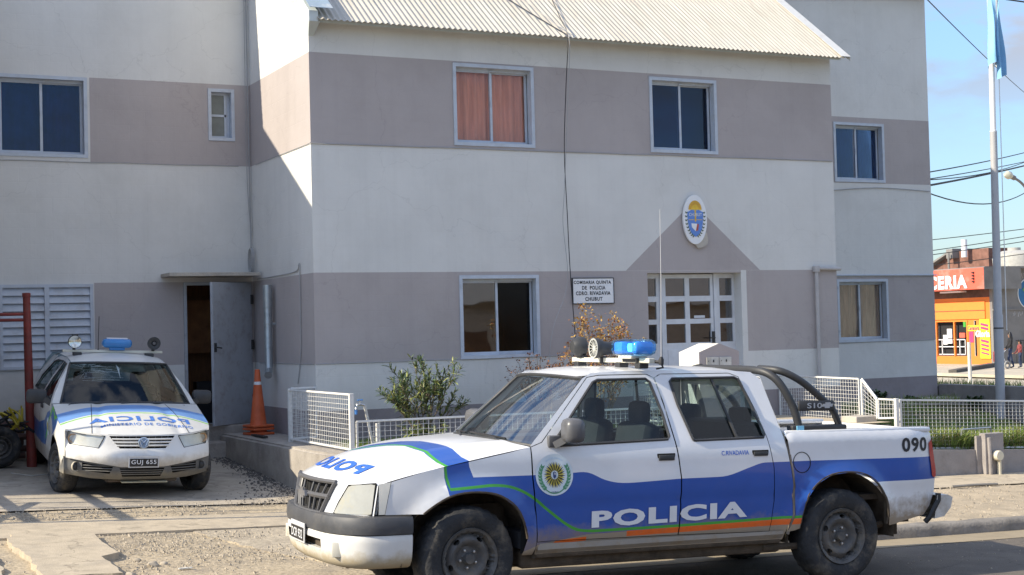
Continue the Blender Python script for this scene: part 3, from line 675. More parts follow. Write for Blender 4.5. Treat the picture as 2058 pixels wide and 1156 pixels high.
# raised platform at the side door
g = MB(); 
PF = [(5.17, 15.6), (5.20, 15.25), (5.36, 15.02), (5.8, 14.95), (5.8, 19.4), (5.15, 19.4)]
g.prism([(x, y, .2) for x, y in PF], (0, 0, .63), CONC); pf = g.build('raised_platform')
bm = bmesh.new(); bm.from_mesh(pf.data); bmesh.ops.bevel(bm, geom=[e for e in bm.edges if all(v.co.z > .8 for v in e.verts)], offset=.03, segments=3, affect='EDGES'); bm.to_mesh(pf.data); bm.free()
struct(pf)
g = MB(); g.box((4.62, 19.40, .3), (5.8, 19.90, .935), CONC, bev=.015); g.box((4.9, 19.1, .3), (5.16, 19.42, .74), CONC, bev=.02); struct(g.build('door_step'))
g = MB(); g.box((5.4, 14.93, .0), (10.3, 15.07, .80), CONC); g.box((10.16, 14.94, 0), (10.32, 17.22, .82), CONC); g.box((12.60, 14.94, 0), (12.77, 17.22, .76), CONC); g.box((10.3, 14.5, .0), (12.6, 14.9, .45), CONC); g.box((10.3, 14.7, .0), (12.6, 15.1, .62), CONC); struct(g.build('retaining_kerb', fix=False))
def wbase(x): return swz(x, 14.7)-.1
WALLG = mat('low_wall_render', (.30, .275, .26), rough=.92, var=.1, vscale=5, bump=.6, bscale=40, stain=((.17, .15, .135), .6, 3))
g = MB()
def topz(x): return .42-.055*(x-13.36)
g.prism([(12.6, 14.62, wbase(12.6)), (19.5, 14.62, wbase(19.5)), (19.5, 14.62, topz(19.5)), (12.6, 14.62, topz(12.6))], (0, .13, 0), WALLG)
lw = tag(g.build('retaining_wall'), 'long low grey rendered wall holding the lawn above the sidewalk', 'wall')
g = MB(); g.box((12.36, 15.12, .75), (12.70, 15.42, .875), CONCL, bev=.01); tag(g.build('concrete_block'), 'small pale concrete block under the sloping mesh panel', 'block')
g = MB(); g.box((18.1, 14.75, -.3), (18.26, 19.9, .975), WALLG, bev=.01); tag(g.build('boundary_wall'), 'low grey concrete wall running out from the right corner of the building', 'wall')
g = MB(); g.box((13.85, 19.35, .5), (18.1, 19.86, .765), CONCL, bev=.012); struct(g.build('wall_footing'))
sheet('verge', lin(18.26, 30, 20), lin(14, 38, 20), lambda x, y: (.93-.105*max(0, (x-19)))*1.0 if x < 30 else -.3, GRASSB, bump=.05)
# hills behind the camera, seen only in the window glass
HILL = mat('dry_hill', (.30, .28, .23), rough=1, var=.35, vscale=.05, bump=.3, bscale=.5)
g = MB()
def hill(a, b):
    x = -260+520*a; y = -70-160*b
    return (x, y, -2+ (15*sin(min(1, b*1.6)*pi/2))*(.75+.5*noise.noise(Vector((x*.012, y*.02, 1))))+3*noise.noise(Vector((x*.06, y*.06, 2))))
g.grid(hill, 60, 16, HILL); struct(g.build('hills', smooth=True, fix=False))
def house(x0, x1, y0, y1, h, wm, name, label):
    t = thing(name, label, 'house', ((x0+x1)/2, y1, 0))
    g = MB(); g.box((x0, y0, -.2), (x1, y1, h), wm); g.build('wall', t, fix=False)
    g = MB(); g.prism([(x0-.4, y0-.4, h), (x0-.4, y1+.4, h), (x0-.4, (y0+y1)/2, h+1.6)], (x1-x0+.8, 0, 0), mat('tin_roof', (.22, .2, .18), rough=.5)); g.build('roof', t)
    n = max(2, int((x1-x0)/3.2))
    for i in range(n):
        xx = x0+(x1-x0)*(i+.5)/n; g = MB(); g.box((xx-.55, y1-.02, .9), (xx+.55, y1+.03, 2.1), GLASSD if i % 3 else WOODM); g.build('window', t)
TAN = mat('tan_render', (.65, .45, .28), rough=.9, var=.1); OCH = mat('ochre_brick', (.55, .40, .28), rough=.9, var=.2)
house(-14, -3, -16, -8, 3.2, OCH, 'house', 'brick house across the street mirrored in the glass')
house(0, 14, -17, -9, 3.4, TAN, 'house', 'tan rendered house across the street mirrored in the door glass')
house(18, 32, -18, -8.5, 3.0, OCH, 'house', 'low ochre house across the street further right')

# gravel, one mass of small stones
STONE = mat('stones', (.36, .31, .24), rough=.95, var=.35, vscale=9)
def stones(name, n, region, zf, smin=.006, smax=.02, label='', m=STONE):
    g = MB(); k = 0
    while k < n:
        x, y, dens = region()
        if random.random() > dens: continue
        s = smin+(smax-smin)*random.random()**3; z = zf(x, y)+s*.3; a = random.random()*6
        pts = [(x+s*cos(a+q*2.1)*random.uniform(.7, 1.2), y+s*sin(a+q*2.1)*random.uniform(.7, 1.2), z-s*.4) for q in range(3)]+[(x+s*.3*cos(a), y, z+s*.5), (x-s*.3, y+s*.3, z+s*.42)]
        g.add(pts, [(0, 1, 3), (1, 4, 3), (1, 2, 4), (2, 0, 4), (0, 3, 4)], m); k += 1
    return tag(g.build(name, fix=True), label, 'gravel', kind='stuff')
def reg_a():
    x = random.uniform(1.5, 5.9); y = random.uniform(11.3, 15.6)
    d = .8 if (2.45 < x < 3.9 and 11.8 < y < 13.66) else (.45 if y > 14.74 else (.05 if 13.7 < y < 14.7 else .3))
    return x, y, d*(.4+noise.noise(Vector((x*1.5, y*1.5, 8))))
stones('gravel', 6500, reg_a, lambda x, y: drz(x, y)+.012, .005, .019, 'loose gravel scattered over the broken driveway')
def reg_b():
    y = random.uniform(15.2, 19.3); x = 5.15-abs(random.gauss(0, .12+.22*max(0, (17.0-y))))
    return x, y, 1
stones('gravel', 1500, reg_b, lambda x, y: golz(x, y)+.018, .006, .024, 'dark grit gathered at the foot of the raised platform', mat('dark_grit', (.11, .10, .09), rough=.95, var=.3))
def reg_c(): return random.uniform(7.5, 15.5), random.uniform(11.25, 13.6), .8
stones('gravel', 2500, reg_c, lambda x, y: swz(x, y)+.01, .006, .02, 'small stones on the dusty sidewalk by the kerb')
def reg_d():
    return random.uniform(8.2, 16), 10.62-abs(random.gauss(0, .8)), .8
stones('gravel', 500, reg_d, lambda x, y: Rz(x), .004, .014, 'scattered grit lying on the dark asphalt')

# ------------------------------------------------------------------ grass
GB = [mat('grass_a', (.16, .25, .045), rough=.8, var=.4, vscale=3), mat('grass_b', (.24, .31, .07), rough=.8, var=.3, vscale=3), mat('grass_dry', (.34, .28, .13), rough=.9, var=.2)]
def grass(name, n, region, zf, h, label, dry=.15, lean=.5):
    g = MB()
    for _ in range(n):
        x, y = region(); z = zf(x, y); H = h*random.uniform(.45, 1.25)*(.7+.6*abs(noise.noise(Vector((x*2, y*2, 0))))); a = random.random()*6.28; w = .004+.004*random.random()
        dx, dy = cos(a), sin(a); l = random.random()*lean*H; b = random.random()*6.28
        m = GB[2] if random.random() < dry else random.choice(GB[:2])
        p1 = (x+l*.35*cos(b), y+l*.35*sin(b), z+H*.6); p2 = (x+l*cos(b), y+l*sin(b), z+H)
        g.add([(x-w*dx, y-w*dy, z), (x+w*dx, y+w*dy, z), (p1[0]+w*.7*dx, p1[1]+w*.7*dy, p1[2]), (p1[0]-w*.7*dx, p1[1]-w*.7*dy, p1[2]), p2], [(0, 1, 2, 3), (3, 2, 4)], m)
    return tag(g.build(name, fix=False), label, 'grass', kind='stuff')
def rl():
    while 1:
        x = random.uniform(12.8, 17.9); y = random.uniform(14.85, 19.3)
        if noise.noise(Vector((x*1.1, y*1.1, 3))) > -.25+ (y > 18.3)*.3 and not (x < 14.4 and y < 15.6 and random.random() < .8): return x, y
grass('grass', 26000, rl, lawnz, .09, 'short green grass of the front lawn behind the mesh fence')
def rw():
    c = random.choice([(13.55, .28), (14.75, .45), (15.4, .3), (13.85, .15)]); return min(max(random.gauss(c[0], c[1]*.6), 12.8), 17), 14.78+abs(random.gauss(0, .13))
def zfw(x, y): return topz(x)-.01
grass('grass', 5200, rw, zfw, .30, 'long weeds spilling over the low retaining wall', .2, 1.1)
def rg(): return random.uniform(5.5, 10.2), random.uniform(15.15, 17.1)
grass('grass', 8000, rg, lambda x, y: .77, .09, 'grass of the small left garden behind the mesh fence')
def rv():
    x = random.uniform(18.3, 24); return x, random.uniform(14.5, 27)
grass('grass', 9000, rv, lambda x, y: .93-.105*max(0, x-19)-.02, .16, 'rough grass strip beyond the boundary wall', .25, .8)
def rwl(): return random.uniform(13.9, 18), random.gauss(19.3, .12)
grass('grass', 900, rwl, lambda x, y: .70, .16, 'dark weeds along the foot of the right wall', .05, 1)

# ------------------------------------------------------------------ shared vehicle materials
MUD = (.27, .20, .12)
PWH = mat('paint_white', (.74, .745, .75), rough=.28, var=.03, vscale=3, coat=.5, dirt=(MUD, .9), dz=(.38, .78), stain=((.5, .46, .40), .12, 5))
PBL = mat('paint_blue', (.014, .082, .37), rough=.3, var=.08, vscale=3, coat=.4, dirt=(MUD, .7), dz=(.36, .66), stain=((.05, .09, .25), .25, 6))
PGR = mat('stripe_green', (.06, .33, .04), rough=.4, var=.08)
POR = mat('stripe_orange', (.75, .13, .015), rough=.45, var=.15, stain=((.3, .2, .12), .35, 14))
PLW = mat('letter_white', (.72, .73, .74), rough=.4, var=.05)
BUMP = mat('bumper_plastic', (.06, .062, .068), rough=.55, var=.2, vscale=5, stain=((.2, .18, .15), .3, 6))
PLAST = mat('dark_plastic', (.035, .036, .038), rough=.5, var=.2)
GREYP = mat('mirror_plastic', (.10, .10, .105), rough=.35, var=.1)
TYRE = mat('tyre_rubber', (.028, .029, .031), rough=.85, var=.3, vscale=9, bump=.6, bscale=60, stain=((.16, .135, .10), .9, 5))
RIM = mat('steel_rim', (.095, .093, .09), rough=.6, metal=.2, var=.3, stain=((.17, .14, .10), .85, 9))
NUT = mat('nut_steel', (.5, .5, .5), rough=.35, metal=.8)
UNDER = mat('underbody_mud', (.085, .065, .045), rough=.95, var=.4, vscale=8, bump=.6, bscale=30)
SEAT = mat('seat_fabric', (.035, .037, .042), rough=.95, var=.15)
CARGL = glass_mat('car_glass', (.62, .72, .72), .07, top=.30)
LENS = glass_mat('lamp_lens', (.9, .9, .86), .10, top=.4)
REFL = mat('lamp_reflector', (.72, .71, .66), rough=.35, metal=.35, var=.15, vscale=5)
REDL = mat('red_lens', (.42, .012, .015), rough=.2, var=.2, coat=.5)
BLUEL = mat('beacon_blue', (.12, .42, .88), rough=.15, var=.12, coat=.6)
BLUEM = glass_mat('beacon_dome', (.55, .80, 1.0), .12, .08)
CREAM = mat('bar_cream', (.62, .60, .50), rough=.45, var=.08)
GAP = mat('gap_black', (.008, .008, .008), rough=.9)

def wheel(name, parent, c, r, w, rim, side, holes=5, nuts=5, tread=64, M2=None, label=None, dish=.035):
    """axis along local v; side=-1: outer face towards -v. Built as wheel > tyre, rim"""
    root = bpy.data.objects.new(name, None); COL.objects.link(root); root.parent = parent; root.location = c
    if M2 is not None: root.rotation_euler = M2
    if label: root['label'] = label
    s = side
    g = MB(); n = tread*2
    prof = [(rim*.98, .03), (rim+.012, .012), (rim+.02, .004), (rim+(r-rim)*.55, -.012), (r-.035, -.004), (r-.012, .018), (r, .04), (r, w/2), (r, w-.04), (r-.012, w-.018), (r-.035, w+.004), (rim+.02, w-.004), (rim*.98, w-.03)]
    vs = []
    for k, (rr, h) in enumerate(prof):
        for j in range(n):
            a = 2*pi*j/n; q = rr
            if k in (6, 7, 8) and (j//2+k) % 2: q -= .009
            if k in (5, 9) and (j//2) % 2: q -= .002
            vs.append((q*cos(a), -s*0+h*(-s), q*sin(a)))
    fs = [(i*n+j, i*n+(j+1) % n, (i+1)*n+(j+1) % n, (i+1)*n+j) for i in range(len(prof)-1) for j in range(n)]
    g.add(vs, fs, TYRE); g.build('tyre', root, smooth=True, angle=35)
    g = MB(); y = lambda d: -s*d
    def prof_d(q):  # depth of the rim face at radius share q
        for (a, da), (b, db) in zip(P, P[1:]):
            if a <= q <= b: return da+(db-da)*(q-a)/(b-a)
        return P[-1][1]
    P = [(0, dish-.012), (.16, dish-.012), (.20, dish+.012), (.42, dish+.016), (.52, dish-.012), (.66, dish-.022), (.80, dish+.0), (.87, dish+.02), (.90, .006), (1.0, 0)]
    out = [(rim*cos(2*pi*i/72), rim*sin(2*pi*i/72)) for i in range(72)]
    hs = []
    for k in range(holes):
        a0 = 2*pi*k/holes+.5; cx, cy = .735*rim*cos(a0), .735*rim*sin(a0)
        hs.append([(cx+.12*rim*cos(t)*(-sin(a0))+.068*rim*sin(t)*cos(a0), cy+.12*rim*cos(t)*cos(a0)+.068*rim*sin(t)*sin(a0)) for t in [2*pi*i/14 for i in range(14)]])
    panel(g, out, hs, [], RIM, lambda u, v: (u, y(prof_d(min(1, sqrt(u*u+v*v)/rim))), v), step=.016)
    for h in hs: g.add([(p[0], y(dish-.01), p[1]) for p in h]+[(p[0], y(dish+.03), p[1]) for p in h], [(i, (i+1) % 14, 14+(i+1) % 14, 14+i) for i in range(14)], RIM)
    g.lathe([(rim, y(0)), (rim+.006, y(-.004)), (rim+.01, y(.01))], RIM, axis='Y', n=48)
    rm = g.build('rim', root, smooth=True, fix=False, angle=40)
    g = MB(); g.lathe([(0, y(dish-.03)), (.035, y(dish-.03)), (.042, y(dish-.01)), (.042, y(dish+.0))], RIM, axis='Y', n=20); g.build('hub_cap', rm, smooth=True)
    for k in range(nuts):
        a = 2*pi*k/nuts+.3; g = MB(); g.lathe([(0, y(dish-.008)), (.009, y(dish-.006)), (.010, y(dish+.012))], NUT, (.31*rim*cos(a), 0, .31*rim*sin(a)), axis='Y', n=8); g.build('nut', rm, smooth=True)
    g = MB(); g.lathe([(0, y(w*.55)), (rim*.97, y(w*.55)), (rim*.97, y(.02))], UNDER, axis='Y', n=24); g.build('brake_drum', root, fix=False)
    return root

# ------------------------------------------------------------------ police pickup
O = Vector((4.213, 9.333, .164)); ya, sl = -.045, -.028
D = Vector((cos(ya)*cos(sl), sin(ya)*cos(sl), sin(sl))); V = Vector((-sin(ya), cos(ya), 0)); Wv = D.cross(V)
PM = Matrix(((D.x, V.x, Wv.x, O.x), (D.y, V.y, Wv.y, O.y), (D.z, V.z, Wv.z, O.z), (0, 0, 0, 1)))
pk = thing('police_pickup', 'white and blue double cab police pickup numbered 090 with a black roll bar', 'pickup truck', M=PM)
MID = .80
def cl(x, a, b): return max(a, min(b, x))
def Sv(u, w):
    v = 0.0
    if u < -.2: v += .035*((-.2-u)/.46)**2
    if u > 3.75: v += .07*((u-3.75)/.32)**2
    if w < .5: v += (.5-w)*.22
    v -= .016*math.exp(-((w-.80)/.16)**2)
    v += .010*math.exp(-((w-.70)/.018)**2)*(u > .45)          # body crease
    if w > 1.0 and u < 2.62: v += .03*((min(w, 1.15)-1.0)/.15)**2
    if w > 1.15 and u < 2.62: v += .36*(w-1.15)
    if u >= 2.62 and w > 1.12: v += .03*((w-1.12)/.06)**2
    # flared wheel arches
    for uc, wc in ((0, .36), (3.13, .36)):
        d = sqrt((u-uc)**2+(w-wc)**2); v -= .035*math.exp(-((d-.47)/.07)**2)*(w > .38)
    return v
near = lambda u, w: (u, Sv(u, w), w)
far = lambda u, w: (u, 2*MID-Sv(u, w), w)
ARF = [(.40, .36), (.425, .483), (.398, .59), (.333, .707), (.216, .79), (.089, .822), (-.063, .824), (-.188, .796), (-.30, .735), (-.36, .69)]
BLUE_U = smooth_poly([(-.19, .931), (.015, .926), (.463, .925), (.75, .93), (.904, .930), (1.044, .872), (1.186, .845), (1.40, .848), (1.656, .858), (1.9, .86), (2.073, .866), (2.25, .915), (2.382, .951), (2.471, .954), (2.8, .955)])+[(4.12, .95), (4.12, .772), (3.2, .772), (2.74, .51), (1.66, .50), (.9, .485), (.5, .45), (.3, .3), (-.155, .75)]
BLUE_H = [(-.01, 1.0), (.015, .93), (-.14, .93), (-.21, .93), (-.155, .75), (-.22, .93), (-.19, 1.1), (-.02, 1.12)]
BLUEP = [(-.205, 1.2), (-.20, .93), (-.155, .70), (.2, .3)]+[(.5, .43), (.9, .485), (1.66, .50), (2.74, .51), (3.2, .772), (4.12, .772), (4.12, .95), (2.8, .955)]+smooth_poly([(2.471, .954), (2.382, .951), (2.25, .915), (2.073, .866), (1.9, .86), (1.656, .858), (1.40, .848), (1.186, .845), (1.044, .872), (.904, .930), (.75, .93), (.463, .925), (.015, .926)])+[(-.012, 1.0), (-.03, 1.2)]
GREENC = smooth_poly([(-.19, .935), (-.165, .845), (.053, .865), (.22, .862), (.34, .835), (.463, .772), (.627, .645), (.74, .565), (.83, .522), (.95, .508)], k=5)
GREENC2 = [(.95, .508), (1.66, .512), (2.80, .535)]
def ribbon(pts, w):
    L = []; R = []
    for i, p in enumerate(pts):
        a = Vector(pts[max(0, i-1)]); b = Vector(pts[min(len(pts)-1, i+1)]); t = (b-a).normalized(); n = Vector((-t.y, t.x))*w/2
        L.append((p[0]+n.x, p[1]+n.y)); R.append((p[0]-n.x, p[1]-n.y))
    return L+R[::-1]
GREENP = ribbon([(-.205, 1.2), (-.19, .985)]+smooth_poly([(-.185, .93), (-.163, .85)], k=2)+GREENC[12:]+GREENC2, .020)
ORP = [(1.226, .455), (1.226, .495), (2.80, .523), (2.80, .478), (1.66, .462)]
OR2 = [(.62, .425), (.66, .452), (.9, .470), (.9, .442)]
LIV = [(BLUEP, PBL), (GREENP, PGR), (ORP, POR), (OR2, POR)]
FEND = [(-.618, .69), (-.60, .80), (-.575, .913), (-.30, .985), (0, 1.035), (.3, 1.088), (.462, 1.122), (.462, 1.0), (.465, .9), (.492, .62), (.495, .45), (.48, .36)]+ARF
DOOR1 = [(.505, .455), (.502, .62), (.475, .9), (.47, 1.12), (.56, 1.15), (1.00, 1.605), (1.10, 1.62), (1.50, 1.625), (1.555, 1.60), (1.60, 1.40), (1.635, 1.17), (1.655, 1.02), (1.672, .865), (1.668, .65), (1.655, .445)]
DOOR2 = [(1.665, .445), (1.678, .65), (1.682, .865), (1.665, 1.02), (1.645, 1.17), (1.61, 1.40), (1.567, 1.60), (1.62, 1.625), (2.22, 1.628), (2.30, 1.60), (2.40, 1.33), (2.45, 1.13), (2.487, .92), (2.487, .66), (2.455, .43)]
WIN1 = [(.63, 1.125), (1.0, 1.135), (1.585, 1.15), (1.60, 1.17), (1.575, 1.34), (1.515, 1.57), (1.485, 1.593), (1.08, 1.588), (1.04, 1.572)]
WIN2 = [(1.80, 1.14), (1.82, 1.136), (2.42, 1.145), (2.43, 1.165), (2.36, 1.40), (2.29, 1.585), (2.26, 1.598), (1.71, 1.592), (1.69, 1.575), (1.72, 1.40)]
CAB = [(.497, .36), (.497, .44)]+[(.5, .45)]+[(.468, 1.10), (.465, 1.13), (.50, 1.165), (.96, 1.60), (1.04, 1.64), (1.3, 1.652), (2.2, 1.652), (2.42, 1.638), (2.50, 1.58), (2.59, 1.19), (2.645, .90), (2.66, .77), (2.648, .55), (2.59, .40), (2.585, .36)]
BED = [(2.612, 1.172), (3.08, 1.182), (3.6, 1.182), (3.97, 1.172), (4.03, 1.135), (4.052, .96), (4.072, .80), (4.06, .66), (4.0, .555), (3.93, .49), (3.56, .425), (3.547, .537), (3.52, .643), (3.444, .756), (3.335, .83), (3.184, .858), (3.001, .845), (2.861, .777), (2.777, .674), (2.735, .55), (2.72, .44), (2.615, .42), (2.668, .55), (2.68, .77), (2.665, .90)]
def grow(P, d):
    c = Vector((sum(p[0] for p in P)/len(P), sum(p[1] for p in P)/len(P))); out = []
    n = len(P)
    A = sum(P[i][0]*P[(i+1) % n][1]-P[(i+1) % n][0]*P[i][1] for i in range(n)); s = 1 if A > 0 else -1
    for i in range(n):
        a, b, e = Vector(P[i-1]), Vector(P[i]), Vector(P[(i+1) % n]); t1 = (b-a).normalized(); t2 = (e-b).normalized()
        m = Vector((t1.y+t2.y, -t1.x-t2.x)); m = m.normalized()*d*s if m.length > 1e-6 else Vector((0, 0)); out.append((b.x+m.x, b.y+m.y))
    return out
def thick(o, t):
    md = o.modifiers.new('s', 'SOLIDIFY'); md.thickness = t; md.offset = -1 if True else 1
body = None
def side(fn, isnear):
    n = isnear
    tagn = 'near' if n else 'far'
    g = MB(); panel(g, FEND, [], LIV, PWH, fn, step=.045); f = g.build('fender', pk, smooth=True, fix=False, angle=50)
    g = MB(); panel(g, CAB, [grow(DOOR1, .006), grow(DOOR2, .006)], LIV, PWH, fn, step=.06); g.build('cab_side', pk, smooth=True, fix=False, angle=50)
    ds = []
    for DP, WP in ((DOOR1, WIN1), (DOOR2, WIN2)):
        g = MB(); panel(g, DP, [WP], LIV, PWH, fn, step=.045); d = g.build('door', pk, smooth=True, fix=False, angle=50); ds.append(d)
        # rubber seal
        off = -.004 if n else .004
        g = MB(); ring = [(u, (fn(u, w)[1]+off), w) for u, w in WP+[WP[0]]]; g.tube(ring, .011, PLAST, 5, cap=False); g.build('window_seal', d, smooth=True)
        g = MB(); panel(g, grow(WP, .002), [], [], CARGL, lambda u, w: (fn(u, w)[0], fn(u, w)[1]+(.018 if n else -.018), w), step=.3); g.build('window_glass', d, fix=False, smooth=True)
    g = MB(); panel(g, BED, [], LIV, PWH, fn, step=.05); b = g.build('bed_side', pk, smooth=True, fix=False, angle=50)
    return f, ds, b
fN, dN, bN = side(near, True); fF, dF, bF = side(far, False)
# bar splitting the rear window
for d, fn, sg in ((dN[1], near, 1), (dF[1], far, -1)):
    g = MB(); g.tube([(u, fn(u, w)[1]+.006*sg, w) for u, w in ((2.06, 1.59), (2.10, 1.45), (2.16, 1.25), (2.19, 1.14))], .012, PLAST, 6); g.build('window_bar', d, smooth=True)
# dark backing behind shut lines and in the arches
g = MB()
for s in (1, -1):
    f = (lambda v, s=s: v if s == 1 else 2*MID-v)
    g.add([(.40, f(.05), .37), (2.65, f(.05), .40), (2.65, f(.05), 1.12), (.42, f(.05), 1.09)], [(0, 1, 2, 3)], GAP)
    for uc in (0, 3.13):
        R = .50; n = 18
        P = [(uc+R*cos(a), .36+R*sin(a)) for a in [pi*(-.02)+pi*1.04*i/n for i in range(n+1)]]
        g.add([(p[0], f(.02), p[1]) for p in P]+[(p[0], f(.42), p[1]) for p in P], [(i, i+1, n+2+i, n+1+i) for i in range(n)], UNDER)
        g.add([(p[0], f(.42), p[1]) for p in P], [tuple(range(n+1))], UNDER)
g.build('wheel_well', pk, fix=False)
# dark rolled edge of each arch
for fn in (near, far):
    for AR in (ARF[1:], [(3.546, .44), (3.547, .537), (3.52, .643), (3.444, .756), (3.335, .83), (3.184, .858), (3.001, .845), (2.861, .777), (2.777, .674), (2.735, .55), (2.72, .44)]):
        g = MB(); g.tube([(u, fn(u, w)[1]+(.008 if fn is near else -.008), w) for u, w in smooth_poly(AR, k=3)], .010, UNDER, 6); g.build('arch_lip', pk, smooth=True)
# underside: sills, frame rails, axles, tank
g = MB(); g.box((.42, .10, .25), (2.62, 1.5, .40), UNDER, bev=.03); g.box((.50, .03, .33), (2.58, .12, .405), UNDER, bev=.02); g.box((.50, 1.48, .33), (2.58, 1.57, .405), UNDER, bev=.02)
g.box((-.75, .45, .28), (4.0, .55, .40), UNDER); g.box((-.75, 1.05, .28), (4.0, 1.15, .40), UNDER)
g.tube([(0, .2, .34), (0, 1.4, .34)], .05, UNDER, 10); g.tube([(3.13, .2, .34), (3.13, 1.4, .34)], .06, UNDER, 10); g.box((-.7, .35, .30), (.4, 1.25, .7), UNDER); g.box((3.55, .3, .40), (4.0, 1.3, .6), UNDER)
g.tube([(2.45, .1, .30), (2.75, .12, .29), (3.13, .16, .34), (3.6, .14, .42)], .028, UNDER, 6)
g.build('chassis', pk, fix=True)
# sill trim strip
g = MB(); g.add([(.51, -.004, .395), (2.575, -.004, .405), (2.575, -.004, .43), (.51, -.004, .44), (.51, .05, .345), (2.575, .05, .345)], [(0, 1, 2, 3), (4, 5, 1, 0)], mat('sill_paint', (.30, .27, .23), rough=.6, stain=(MUD, 1, 5))); g.build('sill', pk, fix=False)

# bonnet
def uf(v): return -.93+.27*min(1, abs((v-MID)/.77))**2.5
def hz(u, v):
    x = min(1, abs((v-MID)/.77)); f = uf(v); ur = .30+.17*x**2; a = cl((u-f)/(ur-f), 0, 1)
    wc = .90+.265*(1-(1-a)**2.8); we = .89+.23*a**.85
    r = math.exp(-((abs(v-MID)-.50)/.06)**2)*.008*a
    return we+(wc-we)*(1-x**2.6)+r
def hood(a, v):
    x = (v-MID)/.77; f = uf(v); ur = .30+.17*x*x; u = f+(ur-f)*a
    return Vector((u, v, hz(u, v)))
HB = [(-.01, -.1), (-.030, .10), (-.04, .24), (-.08, .4), (-.15, .61), (-.25, .77), (-.40, .95), (-.60, 1.16), (-.52, .90), (-.38, .68), (-.30, .53), (-.245, .28), (-.215, .1), (-.19, -.1)]
HG = ribbon([(-.185, -.1), (-.20, .1), (-.225, .28), (-.275, .5), (-.35, .68), (-.46, .88), (-.55, 1.05)], .024)
def toav(P):
    out = []
    for u, v in P:
        x = min(1, abs((v-MID)/.77)); f = uf(v); ur = .30+.17*x*x; out.append(((u-f)/(ur-f), v))
    return out
g = MB(); panel(g, [(0, .033), (1, .033), (1, 1.567), (0, 1.567)], [], [(toav(HB), PBL), (toav(HG), PGR)], PWH, lambda a, v: hood(a, v), step=.03); bon = g.build('bonnet', pk, smooth=True, fix=False, angle=80)
g = MB(); M_BLUE = mat('letter_blue', (.03, .13, .55), rough=.4, var=.06)
def ontext(x, y):
    v = .30+x; u = -.60-.19*(y/.16) if False else None
    a = .075+(.16-y)/.16*.165; p = hood(a, v); p.z += .004; return p
# lettering is reversed so that it reads in a mirror
Vt, Ft = text_fit('POLICIA', 1.10, .16, bold=.045, mirror=False, space=1.15)
def sub_text(V_, F_, fn, m, g, cut=.05):
    """subdivide letter faces so that they follow a curved surface"""
    bm = bmesh.new(); vv = [bm.verts.new((x, y, 0)) for x, y in V_]
    for f in F_:
        try: bm.faces.new([vv[i] for i in f])
        except ValueError: pass
    bmesh.ops.triangulate(bm, faces=bm.faces)
    for _ in range(4):
        ed = [e for e in bm.edges if e.calc_length() > cut]
        if not ed: break
        bmesh.ops.subdivide_edges(bm, edges=ed, cuts=1); bmesh.ops.triangulate(bm, faces=[f for f in bm.faces if len(f.verts) > 3])
    bm.verts.index_update(); g.add([fn(v.co.x, v.co.y) for v in bm.verts], [[v.index for v in f.verts] for f in bm.faces], m); bm.free()
def hoodtext(x, y):
    p = hood(.085+y/.16*.11, .29+x); p.z += .005; p.x -= .002; return p
sub_text(Vt, Ft, hoodtext, M_BLUE, g); g.build('lettering', bon, fix=False)
# cowl
g = MB(); g.grid(lambda a, b: Vector((.30+.17*((b*2-1)**2)+(.0+.20*a)*(1-(b*2-1)**2)*.9, .033+1.534*b, hz(.30+.17*((b*2-1)**2), .033+1.534*b)-.012+.012*a)), 4, 20, PLAST); g.build('cowl', pk, smooth=True, fix=False)
# nose with grille and lamps
GRI = [(.345, .908), (.47, .672), (1.13, .672), (1.255, .908)]
HL = [(.045, .90), (.045, .692), (.335, .684), (.30, .76), (.235, .878)]
HL2 = [(2*MID-x, w) for x, w in HL]
def nose(v, w): return Vector((uf(v)+.02*cl((.905-w)/.25, 0, 1)*0-.035*cl((.90-w)/.24, 0, 1), v, w))
g = MB(); panel(g, [(.033, .685), (.033, .889), (.15, .895), (.4, .899), (.8, .90), (1.2, .899), (1.45, .895), (1.567, .889), (1.567, .685), (1.2, .65), (.4, .65)], [grow(GRI, -.001), HL, HL2], [], PWH, nose, step=.05); nz = g.build('nose', pk, smooth=True, fix=False, angle=60)
gr = MB()
for a, b in zip(GRI, GRI[1:]+GRI[:1]):
    gr.tube([nose(a[0]+(b[0]-a[0])*t, min(.895, a[1]+(b[1]-a[1])*t))+Vector((-.008, 0, 0)) for t in [i/8 for i in range(9)]], .016, GREYP, 6)
grl = gr.build('grille', pk, smooth=True)
g = MB(); g.grid(lambda a, b: nose(.36+.88*a, .675+.225*b)+Vector((.05, 0, 0)), 8, 3, GAP); g.build('grille_back', grl, fix=False)
for i in range(1, 8):
    t = i/8; x0 = .345+.91*t; x1 = .47+.66*t
    if i == 4: continue
    g = MB(); g.tube([nose(x0, .895)+Vector((.012, 0, 0)), nose((x0+x1)/2, .79)+Vector((.0, 0, 0)), nose(x1, .68)+Vector((.01, 0, 0))], .010, GREYP, 6); g.build('grille_bar', grl, smooth=True)
g = MB(); g.tube([nose(.395+.81*t, .79)+Vector((-.002, 0, 0)) for t in [i/10 for i in range(11)]], .020, GREYP, 6); g.build('grille_bar', grl, smooth=True)
g = MB()   # bow tie badge
bt = [(-.075, -.018), (-.035, -.018), (-.035, -.036), (.042, -.036), (.042, -.018), (.082, -.018), (.068, .018), (.028, .018), (.028, .036), (-.05, .036), (-.05, .018), (-.088, .018)]
g.prism([(uf(MID)-.055, MID-x, .79+z) for x, z in bt], (.02, 0, 0), mat('badge_metal', (.35, .35, .36), rough=.3, metal=.7)); g.build('badge', grl)
